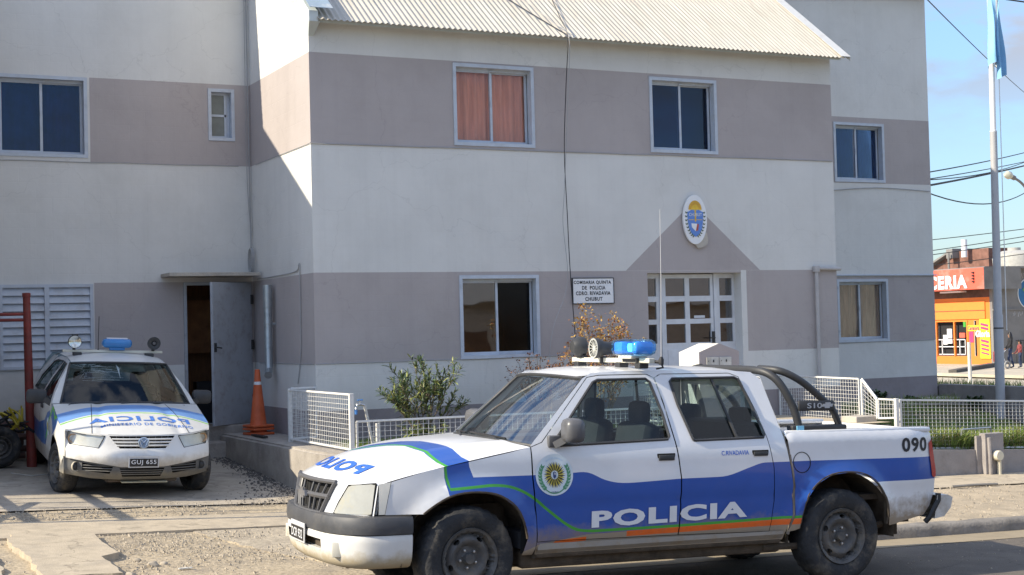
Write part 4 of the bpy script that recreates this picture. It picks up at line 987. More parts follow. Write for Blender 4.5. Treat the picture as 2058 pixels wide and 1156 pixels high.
for H, lab in ((HL, None), (HL2, None)):
    g = MB(); panel(g, H, [], [], REFL, lambda v, w: nose(v, w)+Vector((.035, 0, 0)), step=.05); h = g.build('headlight', pk, fix=False, smooth=True)
    MILK = mat('lamp_milk', (.36, .355, .32), rough=.14, var=.10, vscale=9, coat=.6, stain=((.50, .42, .22), .5, 5))
    g = MB(); panel(g, H, [], [], MILK, lambda v, w: nose(v, w)+Vector((-.006, 0, 0)), step=.04)
    SL = [(-.664, .693), (-.622, .693), (-.604, .80), (-.58, .912), (-.664, .90)]; fs_ = near if H is HL else far
    panel(g, SL, [], [], mat('lamp_side_painted_sun', (.78, .76, .68), rough=.2, coat=.5), lambda u, w: (u, fs_(u, w)[1]-(.003 if H is HL else -.003), w), step=.04); g.build('lens', h, fix=False, smooth=True)  # side section coloured lighter to stand in for sun on its rounded face
    g = MB(); g.tube([nose(v, w)+Vector((-.001, 0, 0)) for v, w in H+[H[0]]], .008, GAP, 5, cap=False); g.build('seal', h, smooth=True)
    continue
    g = MB(); cv = MID-s0*(MID-.16); g.lathe([(.0, 0), (.03, .004), (.055, .02), (.066, .045)], mat('bulb_bowl', (.6, .6, .58), rough=.15, metal=.9), (uf(cv)+.0, cv, .785), axis='X', n=20) ; g.build('bowl', h, smooth=True, fix=False)
# amber stain at the outer end of each lamp is part of the lens yellowing
# bumper: swept band and lower valance
PL = smooth_poly([(-.43, .0), (-.60, .0), (-.76, .035), (-.88, .16), (-.955, .38), (-.985, .80)], k=5); PL = PL+[(u, 2*MID-v) for u, v in PL[::-1][1:]]
def sweep(g, prof, m, holes=()):
    """prof: (outward offset, w)"""
    n = len(PL); k = len(prof); vs = []
    for i, p in enumerate(PL):
        a = Vector(PL[max(0, i-1)]); b = Vector(PL[min(n-1, i+1)]); t = (b-a).normalized(); nn = Vector((-t.y, t.x)); nn = -nn if nn.dot(Vector(p)-Vector((.2, MID))) < 0 else nn
        for o, w in prof: vs.append((p[0]+nn.x*o, p[1]+nn.y*o, w))
    fs = []
    for i in range(n-1):
        for j in range(k-1):
            c = ((PL[i][1]+PL[i+1][1])/2, (prof[j][1]+prof[j+1][1])/2)
            if any(h[0] < c[0] < h[1] and h[2] < c[1] < h[3] and PL[i][0] < -.5 for h in holes): continue
            fs.append((i*k+j, (i+1)*k+j, (i+1)*k+j+1, i*k+j+1))
    g.add(vs, fs, m)
g = MB(); sweep(g, [(-.05, .555), (.0, .553), (.018, .562), (.024, .60), (.022, .65), (.010, .674), (-.03, .684), (-.10, .684)], BUMP); bp_ = g.build('front_bumper', pk, smooth=True, fix=False, angle=40)
VAL = mat('valance_white', (.66, .65, .62), rough=.4, var=.06, dirt=((.42, .33, .18), .8), dz=(.30, .50))
g = MB(); sweep(g, [(-.04, .553), (.006, .552), (.012, .53), (.012, .505), (.010, .48), (.006, .44), (.0, .405), (-.012, .37), (-.04, .335), (-.09, .318), (-.16, .315)], VAL, [(.40, 1.20, .435, .51)]); g.build('valance', bp_, smooth=True, fix=False, angle=60)
g = MB(); g.box((-.93, .38, .40), (-.80, 1.22, .54), UNDER); g.box((-.965, .40, .425), (-.90, 1.2, .436), VAL); g.build('air_intake', bp_)
for vv in (.24, 2*MID-.24):
    g = MB(); e = -.895; g.box((e-.022, vv-.065, .40), (e+.06, vv+.065, .503), mat('fog_blank', (.55, .53, .46), rough=.5, stain=(MUD, .6, 6)), bev=.008, M=Matrix.Translation((e, vv, 0)) @ Matrix.Rotation(-.42 if vv < MID else .42, 4, 'Z') @ Matrix.Translation((-e, -vv, 0))); g.build('fog_blank', bp_, smooth=True)
g = MB(); g.box((-1.012, .63, .445), (-1.004, .99, .585), mat('plate_surround', (.55, .55, .55), rough=.4), bev=.003); g.box((-1.016, .65, .46), (-1.011, .97, .552), mat('plate_black', (.015, .015, .017), rough=.4)); pl_ = g.build('number_plate', pk, fix=True)
g = MB(); put_text(g, 'DCR 932', .28, .062, lambda x, z: (-1.0175, .95-x, .475+z), PLW, bold=.01); g.build('lettering', pl_, fix=False)

# windscreen
def ws(s, t, d=0):
    x = 2*s-1; b = Vector((.50-.20*(1-x*x), .045+s*1.51, 1.125+.04*(1-x*x))); tp = Vector((.975-.11*(1-x*x), .205+s*1.19, 1.598+.022*(1-x*x)))
    p = b.lerp(tp, t); p.x -= .02*sin(pi*t)*(1-x*x); return p+Vector((d, 0, 0))
g = MB(); g.grid(lambda a, b: ws(a, b), 14, 8, CARGL); wsc = g.build('windscreen', pk, smooth=True, fix=False, angle=180)
g = MB(); e = [ws(i/20, 0, -.004) for i in range(21)]+[ws(1, i/10, -.004) for i in range(1, 11)]+[ws(1-i/20, 1, -.004) for i in range(1, 21)]+[ws(0, 1-i/10, -.004) for i in range(1, 11)]; g.tube(e, .014, PLAST, 6, cap=False); g.build('seal', wsc, smooth=True)
for s0, s1 in ((.12, .50), (.50, .88)):
    g = MB(); a = ws(s0, -.02, -.05); b = ws(s0+.12, .03, -.02); c_ = ws(s1, .06, -.012); g.tube([a, b, c_], .008, PLAST, 5); g.tube([ws(s0+.05+.33*q, .045+.02*q, -.012) for q in (0, .5, 1)], .007, BLACK, 5); g.build('wiper', wsc, smooth=True)
# roof
def rf(a, b):
    x = 2*b-1; u0 = .975-.11*(1-x*x); u1 = 2.50-.0*x*x; u = u0+(u1-u0)*a
    e = 1.60+.052*sin(min(1, (u-.86)/.5)*pi/2) if u < 2.0 else 1.652-.06*((u-2.0)/.5)**3
    sv = Sv(u, min(e, 1.65)); v = sv+(2*MID-2*sv)*b
    return Vector((u, v, e+.030*(1-abs(x)**3)*sin(min(1, a*6)*pi/2)))
g = MB(); g.grid(rf, 26, 20, PWH); rof = g.build('roof', pk, smooth=True, fix=False, angle=180)
# back of the cab with its window
def cb(v, w):
    x = (v-MID)/MID; u = 2.50+.10*(1.58-w)/.41 if w > 1.17 else 2.60+.06*(1.17-w)/.4; return Vector((u-.0*x, v, w))
g = MB()
VB = [(.02, .45), (.02, 1.13), (.12, 1.40), (.19, 1.60), (.5, 1.625), (1.1, 1.625), (1.41, 1.60), (1.48, 1.40), (1.58, 1.13), (1.58, .45)]; WB = [(.22, 1.22), (.28, 1.52), (1.32, 1.52), (1.38, 1.22)]
panel(g, VB, [WB], [], PWH, cb, step=.12); cbk = g.build('cab_back', pk, smooth=True, fix=False)
g = MB(); panel(g, WB, [], [], CARGL, lambda v, w: cb(v, w)+Vector((-.01, 0, 0)), step=.4); g.build('window_glass', cbk, fix=False)
# cabin interior
g = MB(); g.box((.40, .08, .40), (2.60, 1.52, .52), SEAT); g.box((.38, .10, .8), (.78, 1.5, 1.12), PLAST, bev=.05); ir = g.build('cabin_floor', pk)
def seat(u, v, w):
    g = MB(); g.box((u, v-.25, .52), (u+.48, v+.25, .80), SEAT, bev=.06); g.box((u+.42, v-.24, .68), (u+.60, v+.24, 1.27), SEAT, bev=.07, M=Matrix.Translation((u+.5, 0, .7)) @ Matrix.Rotation(.18, 4, 'Y') @ Matrix.Translation((-u-.5, 0, -.7))); s = g.build('seat', pk, smooth=True)
    g = MB(); g.box((u+.56, v-.12, 1.24), (u+.66, v+.12, 1.42), SEAT, bev=.045); g.tube([(u+.60, v-.05, 1.15), (u+.61, v-.05, 1.3)], .007, NUT, 5); g.build('headrest', s, smooth=True)
seat(.95, .42, 0); seat(.95, 1.18, 0)
g = MB(); g.box((1.95, .14, .52), (2.42, 1.46, .82), SEAT, bev=.06); g.box((2.36, .14, .75), (2.52, 1.46, 1.25), SEAT, bev=.06); rs = g.build('rear_seat', pk, smooth=True)
for vv in (.42, 1.18):
    g = MB(); g.box((2.42, vv-.13, 1.22), (2.50, vv+.13, 1.36), SEAT, bev=.035); g.build('headrest', rs, smooth=True)
g = MB(); g.tube([(.86+.05*sin(a)*.6, .42+.18*cos(a), 1.05+.17*sin(a)) for a in [2*pi*i/20 for i in range(21)]], .013, BLACK, 6, cap=False); g.tube([(.70, .42, .95), (.86, .42, 1.05)], .02, BLACK, 6); g.build('steering_wheel', pk, smooth=True)
# load bed: floor, inner skins, rails, tailgate
g = MB(); g.box((2.66, .12, .62), (4.02, 1.48, .66), UNDER); g.box((2.64, .09, .62), (2.68, 1.51, 1.14), PWH); g.box((2.66, .07, .90), (4.03, .10, 1.12), PWH); g.box((2.66, 1.50, .90), (4.03, 1.53, 1.12), PWH)
for v0, v1 in ((.025, .13), (1.47, 1.575)): g.box((2.62, v0, 1.150), (4.01, v1, 1.188), PWH, bev=.012)
g.build('load_bed', pk, smooth=True)
def tg(b, w):
    v = .05+1.5*b; x = 2*b-1; k = 4.05+.02*cl((1.0-w)/.2, -1, 1)*.6-.03*max(0, (w-1.12)/.05)**2 - .05*abs(x)**8; return Vector((k, v, w))
g = MB(); g.grid(lambda a, b: tg(a, .56+.61*b), 16, 12, PWH); g.box((3.99, .12, .60), (4.03, 1.48, 1.16), PWH); tgo = g.build('tailgate', pk, smooth=True, fix=False, angle=60)
g = MB(); g.box((4.06, .68, .98), (4.075, .92, 1.04), BLACK, bev=.005); g.build('handle', tgo)
for s in (1, -1):
    f = (lambda v, s=s: v if s == 1 else 2*MID-v)
    fn = near if s == 1 else far
    TL = [(3.995, 1.06), (4.035, 1.085), (4.058, .97), (4.078, .84), (4.076, .79), (4.045, .782), (4.02, .80), (4.01, .9), (4.0, .98)]
    g = MB(); panel(g, TL, [], [], REDL, lambda u, w: Vector((u, fn(u, w)[1]-.008*s, w)), step=.03)
    pts = [Vector((u, fn(u, w)[1]-.008*s, w)) for u, w in ((4.035, 1.085), (4.058, .97), (4.078, .84), (4.076, .79))]; ins = [p+Vector((.012, .07*s, 0)) for p in pts]
    g.add(pts+ins, [(0, 1, 5, 4), (1, 2, 6, 5), (2, 3, 7, 6)], REDL)
    g.build('tail_light', pk, fix=False, smooth=True)
# rear bumper with ripped black corner
g = MB(); pr = [(4.05, .64), (4.19, .64), (4.235, .62), (4.215, .54), (4.15, .47), (4.02, .455)]
n = 16
def rb(i, j):
    b = i/n; x = 2*b-1; u, w = pr[j]; return (u-.03*abs(x)**6*(u > 4.1), .0+1.60*b, w)
g.add([rb(i, j) for i in range(n+1) for j in range(len(pr))], [(i*len(pr)+j, (i+1)*len(pr)+j, (i+1)*len(pr)+j+1, i*len(pr)+j+1) for i in range(n) for j in range(len(pr)-1)]+[tuple(range(len(pr))), tuple(n*len(pr)+j for j in range(len(pr)))], mat('bumper_chipped', (.58, .56, .52), rough=.45, stain=(MUD, .7, 5)))
rbp = g.build('rear_bumper', pk, smooth=True, angle=30)
g = MB(); g.tube([(4.07, .015, .655), (4.065, .01, .60), (4.02, .005, .54), (3.97, .0, .47), (3.95, .03, .43)], .022, BLACK, 6); g.build('bumper_gap', rbp, smooth=True)
g = MB()   # gap moulding between cab and bed
g.tube([(u, Sv(u, w)+.012, w) for u, w in ((2.60, 1.17), (2.645, 1.0), (2.668, .85), (2.675, .70), (2.66, .55), (2.62, .40))], .014, mat('weathered_strip', (.20, .165, .13), rough=.7, var=.3), 6); g.build('cab_gap_trim', pk, smooth=True)

# fittings on the near side
def at_side(u, w, lift=.004): return Vector((u, Sv(u, w)-lift, w))
for (u0, u1, w0, w1), d in (((1.478, 1.634, .965, 1.048), dN[0]), ((2.30, 2.45, .975, 1.05), dN[1])):
    g = MB(); g.box((u0, -.002, w0), (u1, .012, w1), GAP, bev=.006); g.box((u0+.012, -.014, w0+.03), (u1-.012, .0, w1-.012), PLAST, bev=.006); g.build('handle', d, smooth=True)
g = MB(); g.tube([at_side(2.745+.078*cos(a), .945+.078*sin(a), .0015) for a in [2*pi*i/40 for i in range(41)]], .0035, GAP, 4, cap=False); g.build('fuel_cap', bN, smooth=True)
mrm = Matrix.Translation((.74, -.10, 1.235)) @ Matrix.Rotation(-.18, 4, 'Z')
for s, nm in ((1, 0), (-1, 1)):
    g = MB()
    g.box((-.07, -.105, -.085), (.075, .105, .09), GREYP, bev=.045, M=mrm); g.beam((.66, .02, 1.13), (.73, -.04, 1.18), .07, .05, GREYP); g.box((.60, -.0, 1.115), (.70, .04, 1.20), GREYP, bev=.01)
    if s == -1: g.v = [Vector((p.x, 2*MID-p.y, p.z)) for p in g.v]
    mo = g.build('mirror', pk, smooth=True, angle=60)
g = MB(); put_text(g, 'POLICIA', 1.312, .122, lambda x, z: at_side(.935+x, .530+z+.020*x/1.312, .006), PLW, bold=.045, space=1.12); g.build('lettering', dN[0], fix=False)
g = MB(); put_text(g, 'C.RIVADAVIA', .24, .034, lambda x, z: at_side(2.03+x, 1.018+z, .004), M_BLUE, bold=.01); g.build('lettering', dN[1], fix=False)
g = MB(); Vt, Ft = text_fit('090', .27, .115, bold=.03, space=1.12); sub_text(Vt, Ft, lambda x, z: at_side(3.70+x, .995+z, .004), INK, g, .04); g.build('lettering', bN, fix=False)
# door crest: white disc, sun, laurels
cx, cw, R = .638, .922, .147
LG = mat('laurel_pale_green', (.10, .30, .16), rough=.5); LB = mat('ribbon_pale_blue', (.45, .62, .78), rough=.5); DGOLD = mat('ray_gold', (.55, .45, .06), rough=.5); DK = mat('ray_dark', (.07, .06, .02), rough=.5); NAVY = mat('crest_navy', (.03, .06, .18), rough=.5)
def ondoor(x, z, l): return at_side(cx+x, cw+z, l)
def fan(g, pts, m, l): g.add([ondoor(x, z, l) for x, z in pts], [tuple(range(len(pts)))], m)
g = MB(); g.add([ondoor(0, 0, .004)]+[ondoor(R*cos(2*pi*i/48), R*sin(2*pi*i/48), .004) for i in range(48)], [(0, 1+i, 1+(i+1) % 48) for i in range(48)], mat('crest_white', (.66, .74, .78), rough=.4)); cr = g.build('crest', dN[0], fix=False)
g = MB()
for i in range(18):
    a = 2*pi*i/18+.1
    for q, m in ((-.07, DGOLD), (.10, DK)): fan(g, [(.028*cos(a+q-.12), .031*sin(a+q-.12)), (.028*cos(a+q+.13), .031*sin(a+q+.13)), (.060*cos(a+q+.12), .066*sin(a+q+.12)), (.086*cos(a+q*1.2+.06), .096*sin(a+q*1.2+.06)), (.056*cos(a+q-.10), .062*sin(a+q-.10))], m, .0055 if q < 0 else .006)
g.build('crest_sun', cr, fix=False)
g = MB(); fan(g, [(-.012, .018), (.0, .024), (.014, .016), (.012, -.014), (.0, -.028), (-.011, -.016)], NAVY, .006); fan(g, [(.0, .018), (.008, .012), (.006, -.002), (.0, .002)], PLW, .0065); g.build('crest_shield', cr, fix=False)
g = MB()
for s in (1, -1):
    for i in range(8):
        a = -.95+i*.20; px, pz = s*.112*cos(a), .118*sin(a)-.005
        for q in (.42, -.42):
            t = atan2(.118*cos(a), -s*.112*sin(a))+q; fan(g, [(px, pz), (px+.017*cos(t+.6), pz+.017*sin(t+.6)), (px+.036*cos(t), pz+.036*sin(t)), (px+.017*cos(t-.6), pz+.017*sin(t-.6))], LG, .0055)
sub = ribbon([(.10*cos(a), -.02+.105*sin(a)-.005) for a in [pi*1.22+i*.056*pi for i in range(11)]], .008); fan(g, sub, LG, .0055)
g.build('crest_laurel', cr, fix=False)
g = MB(); put_text(g, 'CHUBUT', .055, .012, lambda x, z: ondoor(-.0275+x, -.127+z, .0055), NAVY, bold=.01)
g.build('crest_lettering', cr, fix=False); g = MB()
Vt, Ft = text_fit('POLICIA DE LA PROVINCIA', 1.30, .011, bold=.02, space=1.2)
g.add([ondoor(-(.103+y)*cos(.92+x), (.103+y)*sin(.92+x)+.01, .0055) for x, y in Vt], Ft, LB); g.build('crest_lettering', cr, fix=False)

# roof bar, lamps, beacon, siren, aerial
g = MB(); g.box((1.425, .02, 1.712), (1.475, 1.32, 1.748), CREAM, bev=.004)
for vv in (.18, .50, 1.22): g.box((1.41, vv-.04, 1.67), (1.49, vv+.04, 1.715), PLAST, bev=.008)
lb = g.build('roof_bar', pk)
BCX = 1.45; bm0 = Matrix.Translation((BCX-.02, .27, 1.828))
g = MB(); g.box((-.10, -.21, -.062), (.10, .21, .062), BLUEM, bev=.045, M=bm0); bc = g.build('beacon', pk, smooth=True, angle=60); bc['label'] = 'blue beacon with a lit centre on the pickup roof'
g = MB(); g.box((-.075, -.18, -.05), (.075, -.10, .045), BLUEL, bev=.02, M=bm0); g.box((-.075, .05, -.05), (.075, .185, .045), mat('beacon_paleblue', (.16, .42, .85), rough=.2), bev=.02, M=bm0); g.build('beacon_filter', bc, smooth=True)
lit = bpy.data.materials.new('beacon_lit'); lit.use_nodes = True; b_ = lit.node_tree.nodes['Principled BSDF']; b_.inputs['Base Color'].default_value = (.1, .7, 1, 1); b_.inputs['Emission Color'].default_value = (.15, .85, 1, 1); b_.inputs['Emission Strength'].default_value = 1.6
g = MB(); g.lathe([(0, -.03), (.02, -.028), (.026, 0), (.02, .028), (0, .03)], lit, n=16, M=bm0 @ Matrix.Translation((-.04, -.03, .0))); g.build('beacon_bulb', bc, smooth=True)
g = MB(); g.box((-.07, -.09, -.085), (.07, .12, -.058), CREAM, bev=.008, M=bm0); g.box((-.03, -.1, -.11), (.03, .12, -.08), PLAST, M=bm0); g.build('beacon_foot', bc, smooth=True)
g = MB(); M = Matrix.Translation((1.43, 1.16, 1.835)); g.lathe([(.0, .085), (.045, .08), (.072, .05), (.080, .01), (.080, -.02), (.074, -.026), (.0, -.022)], PLAST, axis='X', n=24, M=M @ Matrix.Rotation(pi, 4, 'Z')); g.tube([(1.44, 1.16, 1.75), (1.44, 1.16, 1.78)], .022, BLACK, 8); g.box((1.42, 1.10, 1.745), (1.46, 1.22, 1.765), BLACK); g.build('searchlight', pk, smooth=True)
g = MB(); M = Matrix.Translation((1.36, .78, 1.822)); ring = mat('horn_grey', (.42, .42, .38), rough=.5)
g.lathe([(.078, -.012), (.082, 0), (.078, .03), (.055, .075), (.05, .15), (.0, .155)], PLAST, axis='X', n=28, M=M); g.lathe([(.0, -.004), (.022, -.006), (.024, .012)], ring, axis='X', n=16, M=M); g.lathe([(.066, -.012), (.078, -.014), (.080, .0)], ring, axis='X', n=28, M=M); g.lathe([(.0, .012), (.07, .012)], BLACK, axis='X', n=24, M=M)
for i in range(14): a = 2*pi*i/14; g.beam(M @ Vector((-.002, .022*cos(a), .022*sin(a))), M @ Vector((-.006, .070*cos(a), .070*sin(a))), .008, .006, ring)
g.tube([(1.44, .78, 1.70), (1.44, .78, 1.76)], .03, BLACK, 8); g.build('siren', pk, smooth=True)
g = MB(); g.tube([(1.50, -.03, 1.74), (1.50, -.032, 2.3), (1.50, -.02, 2.85)], [.0042, .0034, .0024], mat('aerial_grey', (.45, .45, .45), rough=.4), 6); g.lathe([(.018, 0), (.02, .04), (.01, .06)], BLACK, (1.50, -.03, 1.70), n=10); g.tube([(1.47, .05, 1.725), (1.50, .0, 1.72), (1.50, -.04, 1.71)], .014, BLACK, 6); g.tube([(1.50, -.03, 1.71), (1.55, .03, 1.68), (1.52, .08, 1.67)], .007, BLACK, 5); g.build('aerial', pk, smooth=True)
# roll bar
g = MB(); r = .031
for s in (1, -1):
    f = (lambda v, s=s: v if s == 1 else 2*MID-v)
    g.tube([Vector((u, f(v), w)) for u, v, w in smooth_poly([(2.79, .09, 1.20), (2.745, .10, 1.36), (2.66, .135, 1.53), (2.60, .20, 1.615), (2.56, .32, 1.648), (2.55, .55, 1.655), (2.55, .80, 1.655)], k=5)], r, PLAST, 10)
    g.tube([Vector((u, f(v), w)) for u, v, w in smooth_poly([(3.17, .09, 1.20), (3.11, .09, 1.33), (3.02, .10, 1.42), (2.86, .115, 1.545), (2.73, .14, 1.62), (2.65, .20, 1.652), (2.60, .36, 1.662)], k=5)], r*.92, PLAST, 10)
    g.box((2.70, f(.09)-.045, 1.186), (3.21, f(.09)+.045, 1.225), PLAST, bev=.012)
rbar = g.build('roll_bar', pk, smooth=True, fix=True)
g = MB(); g.box((2.765, .055, 1.335), (3.10, .075, 1.415), PLAST, bev=.012); rp = g.build('roll_bar_plate', pk, smooth=True)
g = MB(); put_text(g, 'S10', .14, .042, lambda x, z: (2.84+x, .0525, 1.355+z), mat('plate_grey', (.45, .45, .45), rough=.5), bold=.02)
g.prism([(3.03-x*.62, .0525, 1.377+z*.62) for x, z in bt], (0, .001, 0), MATS['plate_grey']); g.build('lettering', rp, fix=False)
g = MB(); g.box((2.735, .038, 1.190), (2.80, .0445, 1.222), mat('sticker_blue', (.25, .6, .8), rough=.5)); g.build('sticker', rp)
# wheels
wheel('wheel', pk, (0, -.0, .36), .362, .235, .207, -1, M2=(0, -.5, .10), label='muddy front wheel nearest the camera')
wheel('wheel', pk, (3.122, 0, .36), .362, .235, .207, -1, M2=(0, .3, 0), label='muddy rear wheel nearest the camera')
wheel('wheel', pk, (0, 2*MID, .36), .362, .235, .207, 1, M2=(0, 0, .10)); wheel('wheel', pk, (3.122, 2*MID, .36), .362, .235, .207, 1)
# mud flap
g = MB(); g.box((3.56, .02, .43), (3.575, .05, .62), UNDER); g.build('mud_flap', pk)

# ------------------------------------------------------------------ police hatchback (x to the right of the picture, y rearwards, z up)
O = Vector((3.354, 16.533, .432)); ya, sl, ro = 1.535, .058, .046
D = Vector((cos(ya)*cos(sl), sin(ya)*cos(sl), sin(sl))); V = Vector((sin(ya), -cos(ya), 0)); Wv = V.cross(D)
V, Wv = V*cos(ro)-Wv*sin(ro), Wv*cos(ro)+V*sin(ro)
HM_ = Matrix(((V.x, D.x, Wv.x, O.x), (V.y, D.y, Wv.y, O.y), (V.z, D.z, Wv.z, O.z), (0, 0, 0, 1)))
hb = thing('police_hatchback', 'dusty white police hatchback with cracked windscreen facing out of the yard', 'car', M=HM_)
HW = mat('hatch_white', (.66, .655, .63), rough=.35, var=.04, vscale=3, coat=.3, dirt=((.30, .25, .18), .6), dz=(.22, .62), stain=((.42, .38, .32), .3, 4))
HBL = mat('hatch_blue', (.05, .15, .42), rough=.4, var=.15, coat=.2, stain=((.36, .36, .35), .75, 3.5))
HLB = mat('hatch_pale_blue', (.15, .30, .60), rough=.4, var=.08)
HGR = mat('hatch_green', (.16, .52, .05), rough=.4)
HGY = mat('bumper_grey', (.12, .12, .118), rough=.6, var=.2, dirt=((.30, .26, .19), .6), dz=(.2, .4))
HGL = glass_mat('hatch_glass', (.38, .46, .45), .10, top=.35)
def Sx(y, z):
    x = .800
    if y < -.05: x -= .26*((-.05-y)/.70)**2.6
    if y > 2.4: x -= .10*((y-2.4)/.7)**2
    if z < .42: x -= (.42-z)*.18
    x += .014*math.exp(-((z-.70)/.1)**2)
    if z > .93: x -= .60*(z-.93)-.02*sin(min(1, (z-.93)/.42)*pi)
    for yc in (0, 2.468):
        d = sqrt((y-yc)**2+(z-.29)**2); x += .022*math.exp(-((d-.36)/.05)**2)*(z > .25)
    return x
def arch(yc, r=.335, a0=-.15, a1=None):
    a1 = pi-a0 if a1 is None else a1
    return [(yc+r*cos(a0+(a1-a0)*i/12), .30+r*sin(a0+(a1-a0)*i/12)) for i in range(13)]
F_AR = arch(0); R_AR = arch(2.468)
Lf = lambda y, z: (-Sx(y, z), y, z); Rf = lambda y, z: (Sx(y, z), y, z)
FEN = [(.50, .24), (.50, .93), (.36, .925), (.2, .905), (-.05, .865), (-.3, .80), (-.50, .735), (-.52, .70), (-.50, .60), (-.42, .46), (-.335, .36)]+F_AR[::-1][1:]
FEN = [(.50, .24), (.50, .945), (.42, .925), (.36, .913), (.2, .878), (-.05, .821), (-.30, .76), (-.42, .726), (-.44, .58), (-.40, .46), (-.335, .34)]+[p for p in F_AR[::-1]]
H1 = [(.506, .24), (.506, .93), (.62, 1.03), (.98, 1.30), (1.10, 1.36), (1.42, 1.385), (1.44, 1.2), (1.46, .93), (1.46, .6), (1.44, .24)]
H2 = [(1.448, .24), (1.468, .6), (1.468, .93), (1.448, 1.2), (1.428, 1.385), (1.9, 1.375), (2.15, 1.34), (2.32, 1.15), (2.40, .95), (2.38, .75), (2.16, .62), (2.08, .45), (2.06, .24)]
WI1 = [(.66, .955), (1.05, 1.27), (1.15, 1.325), (1.38, 1.34), (1.395, .96)]
WI2 = [(1.50, .96), (1.48, 1.34), (1.88, 1.33), (2.05, 1.30), (2.20, 1.12), (2.26, .98)]
REAR = [(2.066, .24), (2.085, .45), (2.16, .625), (2.385, .75), (2.408, .95), (2.33, 1.16), (2.17, 1.36), (2.5, 1.35), (2.85, 1.20), (3.02, .95), (3.10, .70), (3.10, .35), (2.9, .25), (2.81, .25)]+[p for p in arch(2.468, .335, -.15)]
REAR = [(2.066, .24), (2.085, .45), (2.16, .63), (2.385, .75), (2.408, .95), (2.33, 1.16), (2.165, 1.365), (2.5, 1.355), (2.85, 1.20), (3.02, .95), (3.10, .70), (3.10, .35), (2.85, .25)]+[(2.468+.335*cos(a), .30+.335*sin(a)) for a in [i*(pi-.05)/12 for i in range(13)]]
LVH = [([(-.10, .95), (-.12, .80), (-.02, .66), (.14, .625), (.30, .74), (.48, .80), (.62, .84), (.80, .80), (.95, .70), (1.5, .62), (2.4, .66), (2.9, .86), (3.2, .86), (3.2, .62), (2.4, .45), (1.3, .40), (.9, .42), (.62, .70), (.45, .90), (.30, .95)], HBL),
       ([(-.03, .95), (-.06, .83), (-.02, .81), (.02, .95)], HGR),
       (ribbon([(-.02, .84), (.12, .80), (.24, .86), (.36, .90), (.50, .80), (.66, .66), (.9, .50)], .045), HGR)]
for fn, sg in ((Lf, -1), (Rf, 1)):
    for P, W_, nm in ((FEN, None, 'fender'), (H1, WI1, 'door'), (H2, WI2, 'door'), (REAR, None, 'rear_quarter')):
        g = MB(); panel(g, P, [W_] if W_ else [], LVH, HW, fn, step=.05); o = g.build(nm, hb, smooth=True, fix=False, angle=50)
        if W_:
            g = MB(); g.tube([Vector(fn(y, z))+Vector((.003*sg, 0, 0)) for y, z in W_+[W_[0]]], .010, PLAST, 5, cap=False); g.build('window_seal', o, smooth=True)
            g = MB(); panel(g, W_, [], [], HGL, lambda y, z: Vector(fn(y, z))+Vector((-.012*sg, 0, 0)), step=.3); g.build('window_glass', o, fix=False)
        if nm == 'door':
            yy = 1.28 if P is H1 else 1.95
            g = MB(); g.box((-.02, yy-.07, -.022), (.02, yy+.07, .022), PLAST, bev=.01, M=Matrix.Translation((sg*Sx(yy, .83), 0, .83))); g.build('handle', o, smooth=True)
    g = MB(); g.add([(sg*.76, .35, .26), (sg*.76, 3.0, .3), (sg*.74, 3.0, .9), (sg*.74, .1, .84)], [(0, 1, 2, 3)], GAP)
    for yc in (0, 2.468):
        P = [(yc+.38*cos(a), .30+.36*sin(a)) for a in [pi*i/14 for i in range(15)]]
        g.add([(sg*.77, p[0], p[1]) for p in P]+[(sg*.45, p[0], p[1]) for p in P], [(i, i+1, 16+i, 15+i) for i in range(14)], GAP)
        g.add([(sg*.45, p[0], p[1]) for p in P], [tuple(range(15))], GAP)
    g.build('wheel_well', hb, fix=False)
# bonnet
def yf(x): return -.76+.30*min(1, abs(x)/.76)**2.6
def hzz(x, y):
    q = min(1, abs(x)/.76); f = yf(x)+.06; r = .33+.09*q*q; a = cl((y-f)/(r-f), 0, 1)
    zc = .705+.25*(1-(1-a)**1.6); ze = .725+.20*a**.9
    return ze+(zc-ze)*(1-q**2.4)-.012*math.exp(-((abs(x)-.42+.10*a)/.04)**2)
def bonn(a, x):
    q = abs(x)/.76; f = yf(x)+.06; r = .33+.09*q*q; y = f+(r-f)*a; z = hzz(x, y); k = 1+(Sx(y, .725+.2*max(0, min(1, a))**.9)/.745-1)*q**3; return Vector((x*k, y, z))
def ax(P): return [((y-(yf(x)+.06))/((.33+.09*min(1, abs(x)/.76)**2)-(yf(x)+.06)), x) for x, y in P]
band = [(x, .12+.05*cos(x*2)-.06*(abs(x)/.7)**2) for x in [-.76+.076*i for i in range(21)]]+[(x, -.10-.0*x-.10*(abs(x)/.7)**3) for x in [.76-.076*i for i in range(21)]]
gband = ribbon([(x, -.135-.10*(abs(x)/.7)**3) for x in [-.76+.076*i for i in range(21)]], .022)
PO = [(0, -.70), (0, .70), (1, .70), (1, -.70)]
g = MB(); panel(g, [(0, -.745), (1, -.745), (1, .745), (0, .745)], [], [(ax(band), HLB), (ax(gband), HGR)], HW, bonn, step=.035); bn = g.build('bonnet', hb, smooth=True, fix=False, angle=80)
g = MB(); M_B2 = mat('faded_letter_blue', (.07, .19, .55), rough=.5, var=.25, vscale=20)
def onb(x, y, y0): p = Vector((x, y0+y, hzz(x, y0+y)+.004)); return p
Vt, Ft = text_fit('POLICIA', 1.08, .135, bold=.03, mirror=True, space=1.15); sub_text(Vt, Ft, lambda x, y: onb(-.51+x, y, -.375), M_B2, g); g.build('lettering', bn, fix=False); g = MB()
Vt, Ft = text_fit('MINISTERIO DE GOBIERNO', .98, .062, bold=.01, space=1.15); sub_text(Vt, Ft, lambda x, y: onb(-.40+x, y, -.485), M_B2, g); g.build('lettering', bn, fix=False)
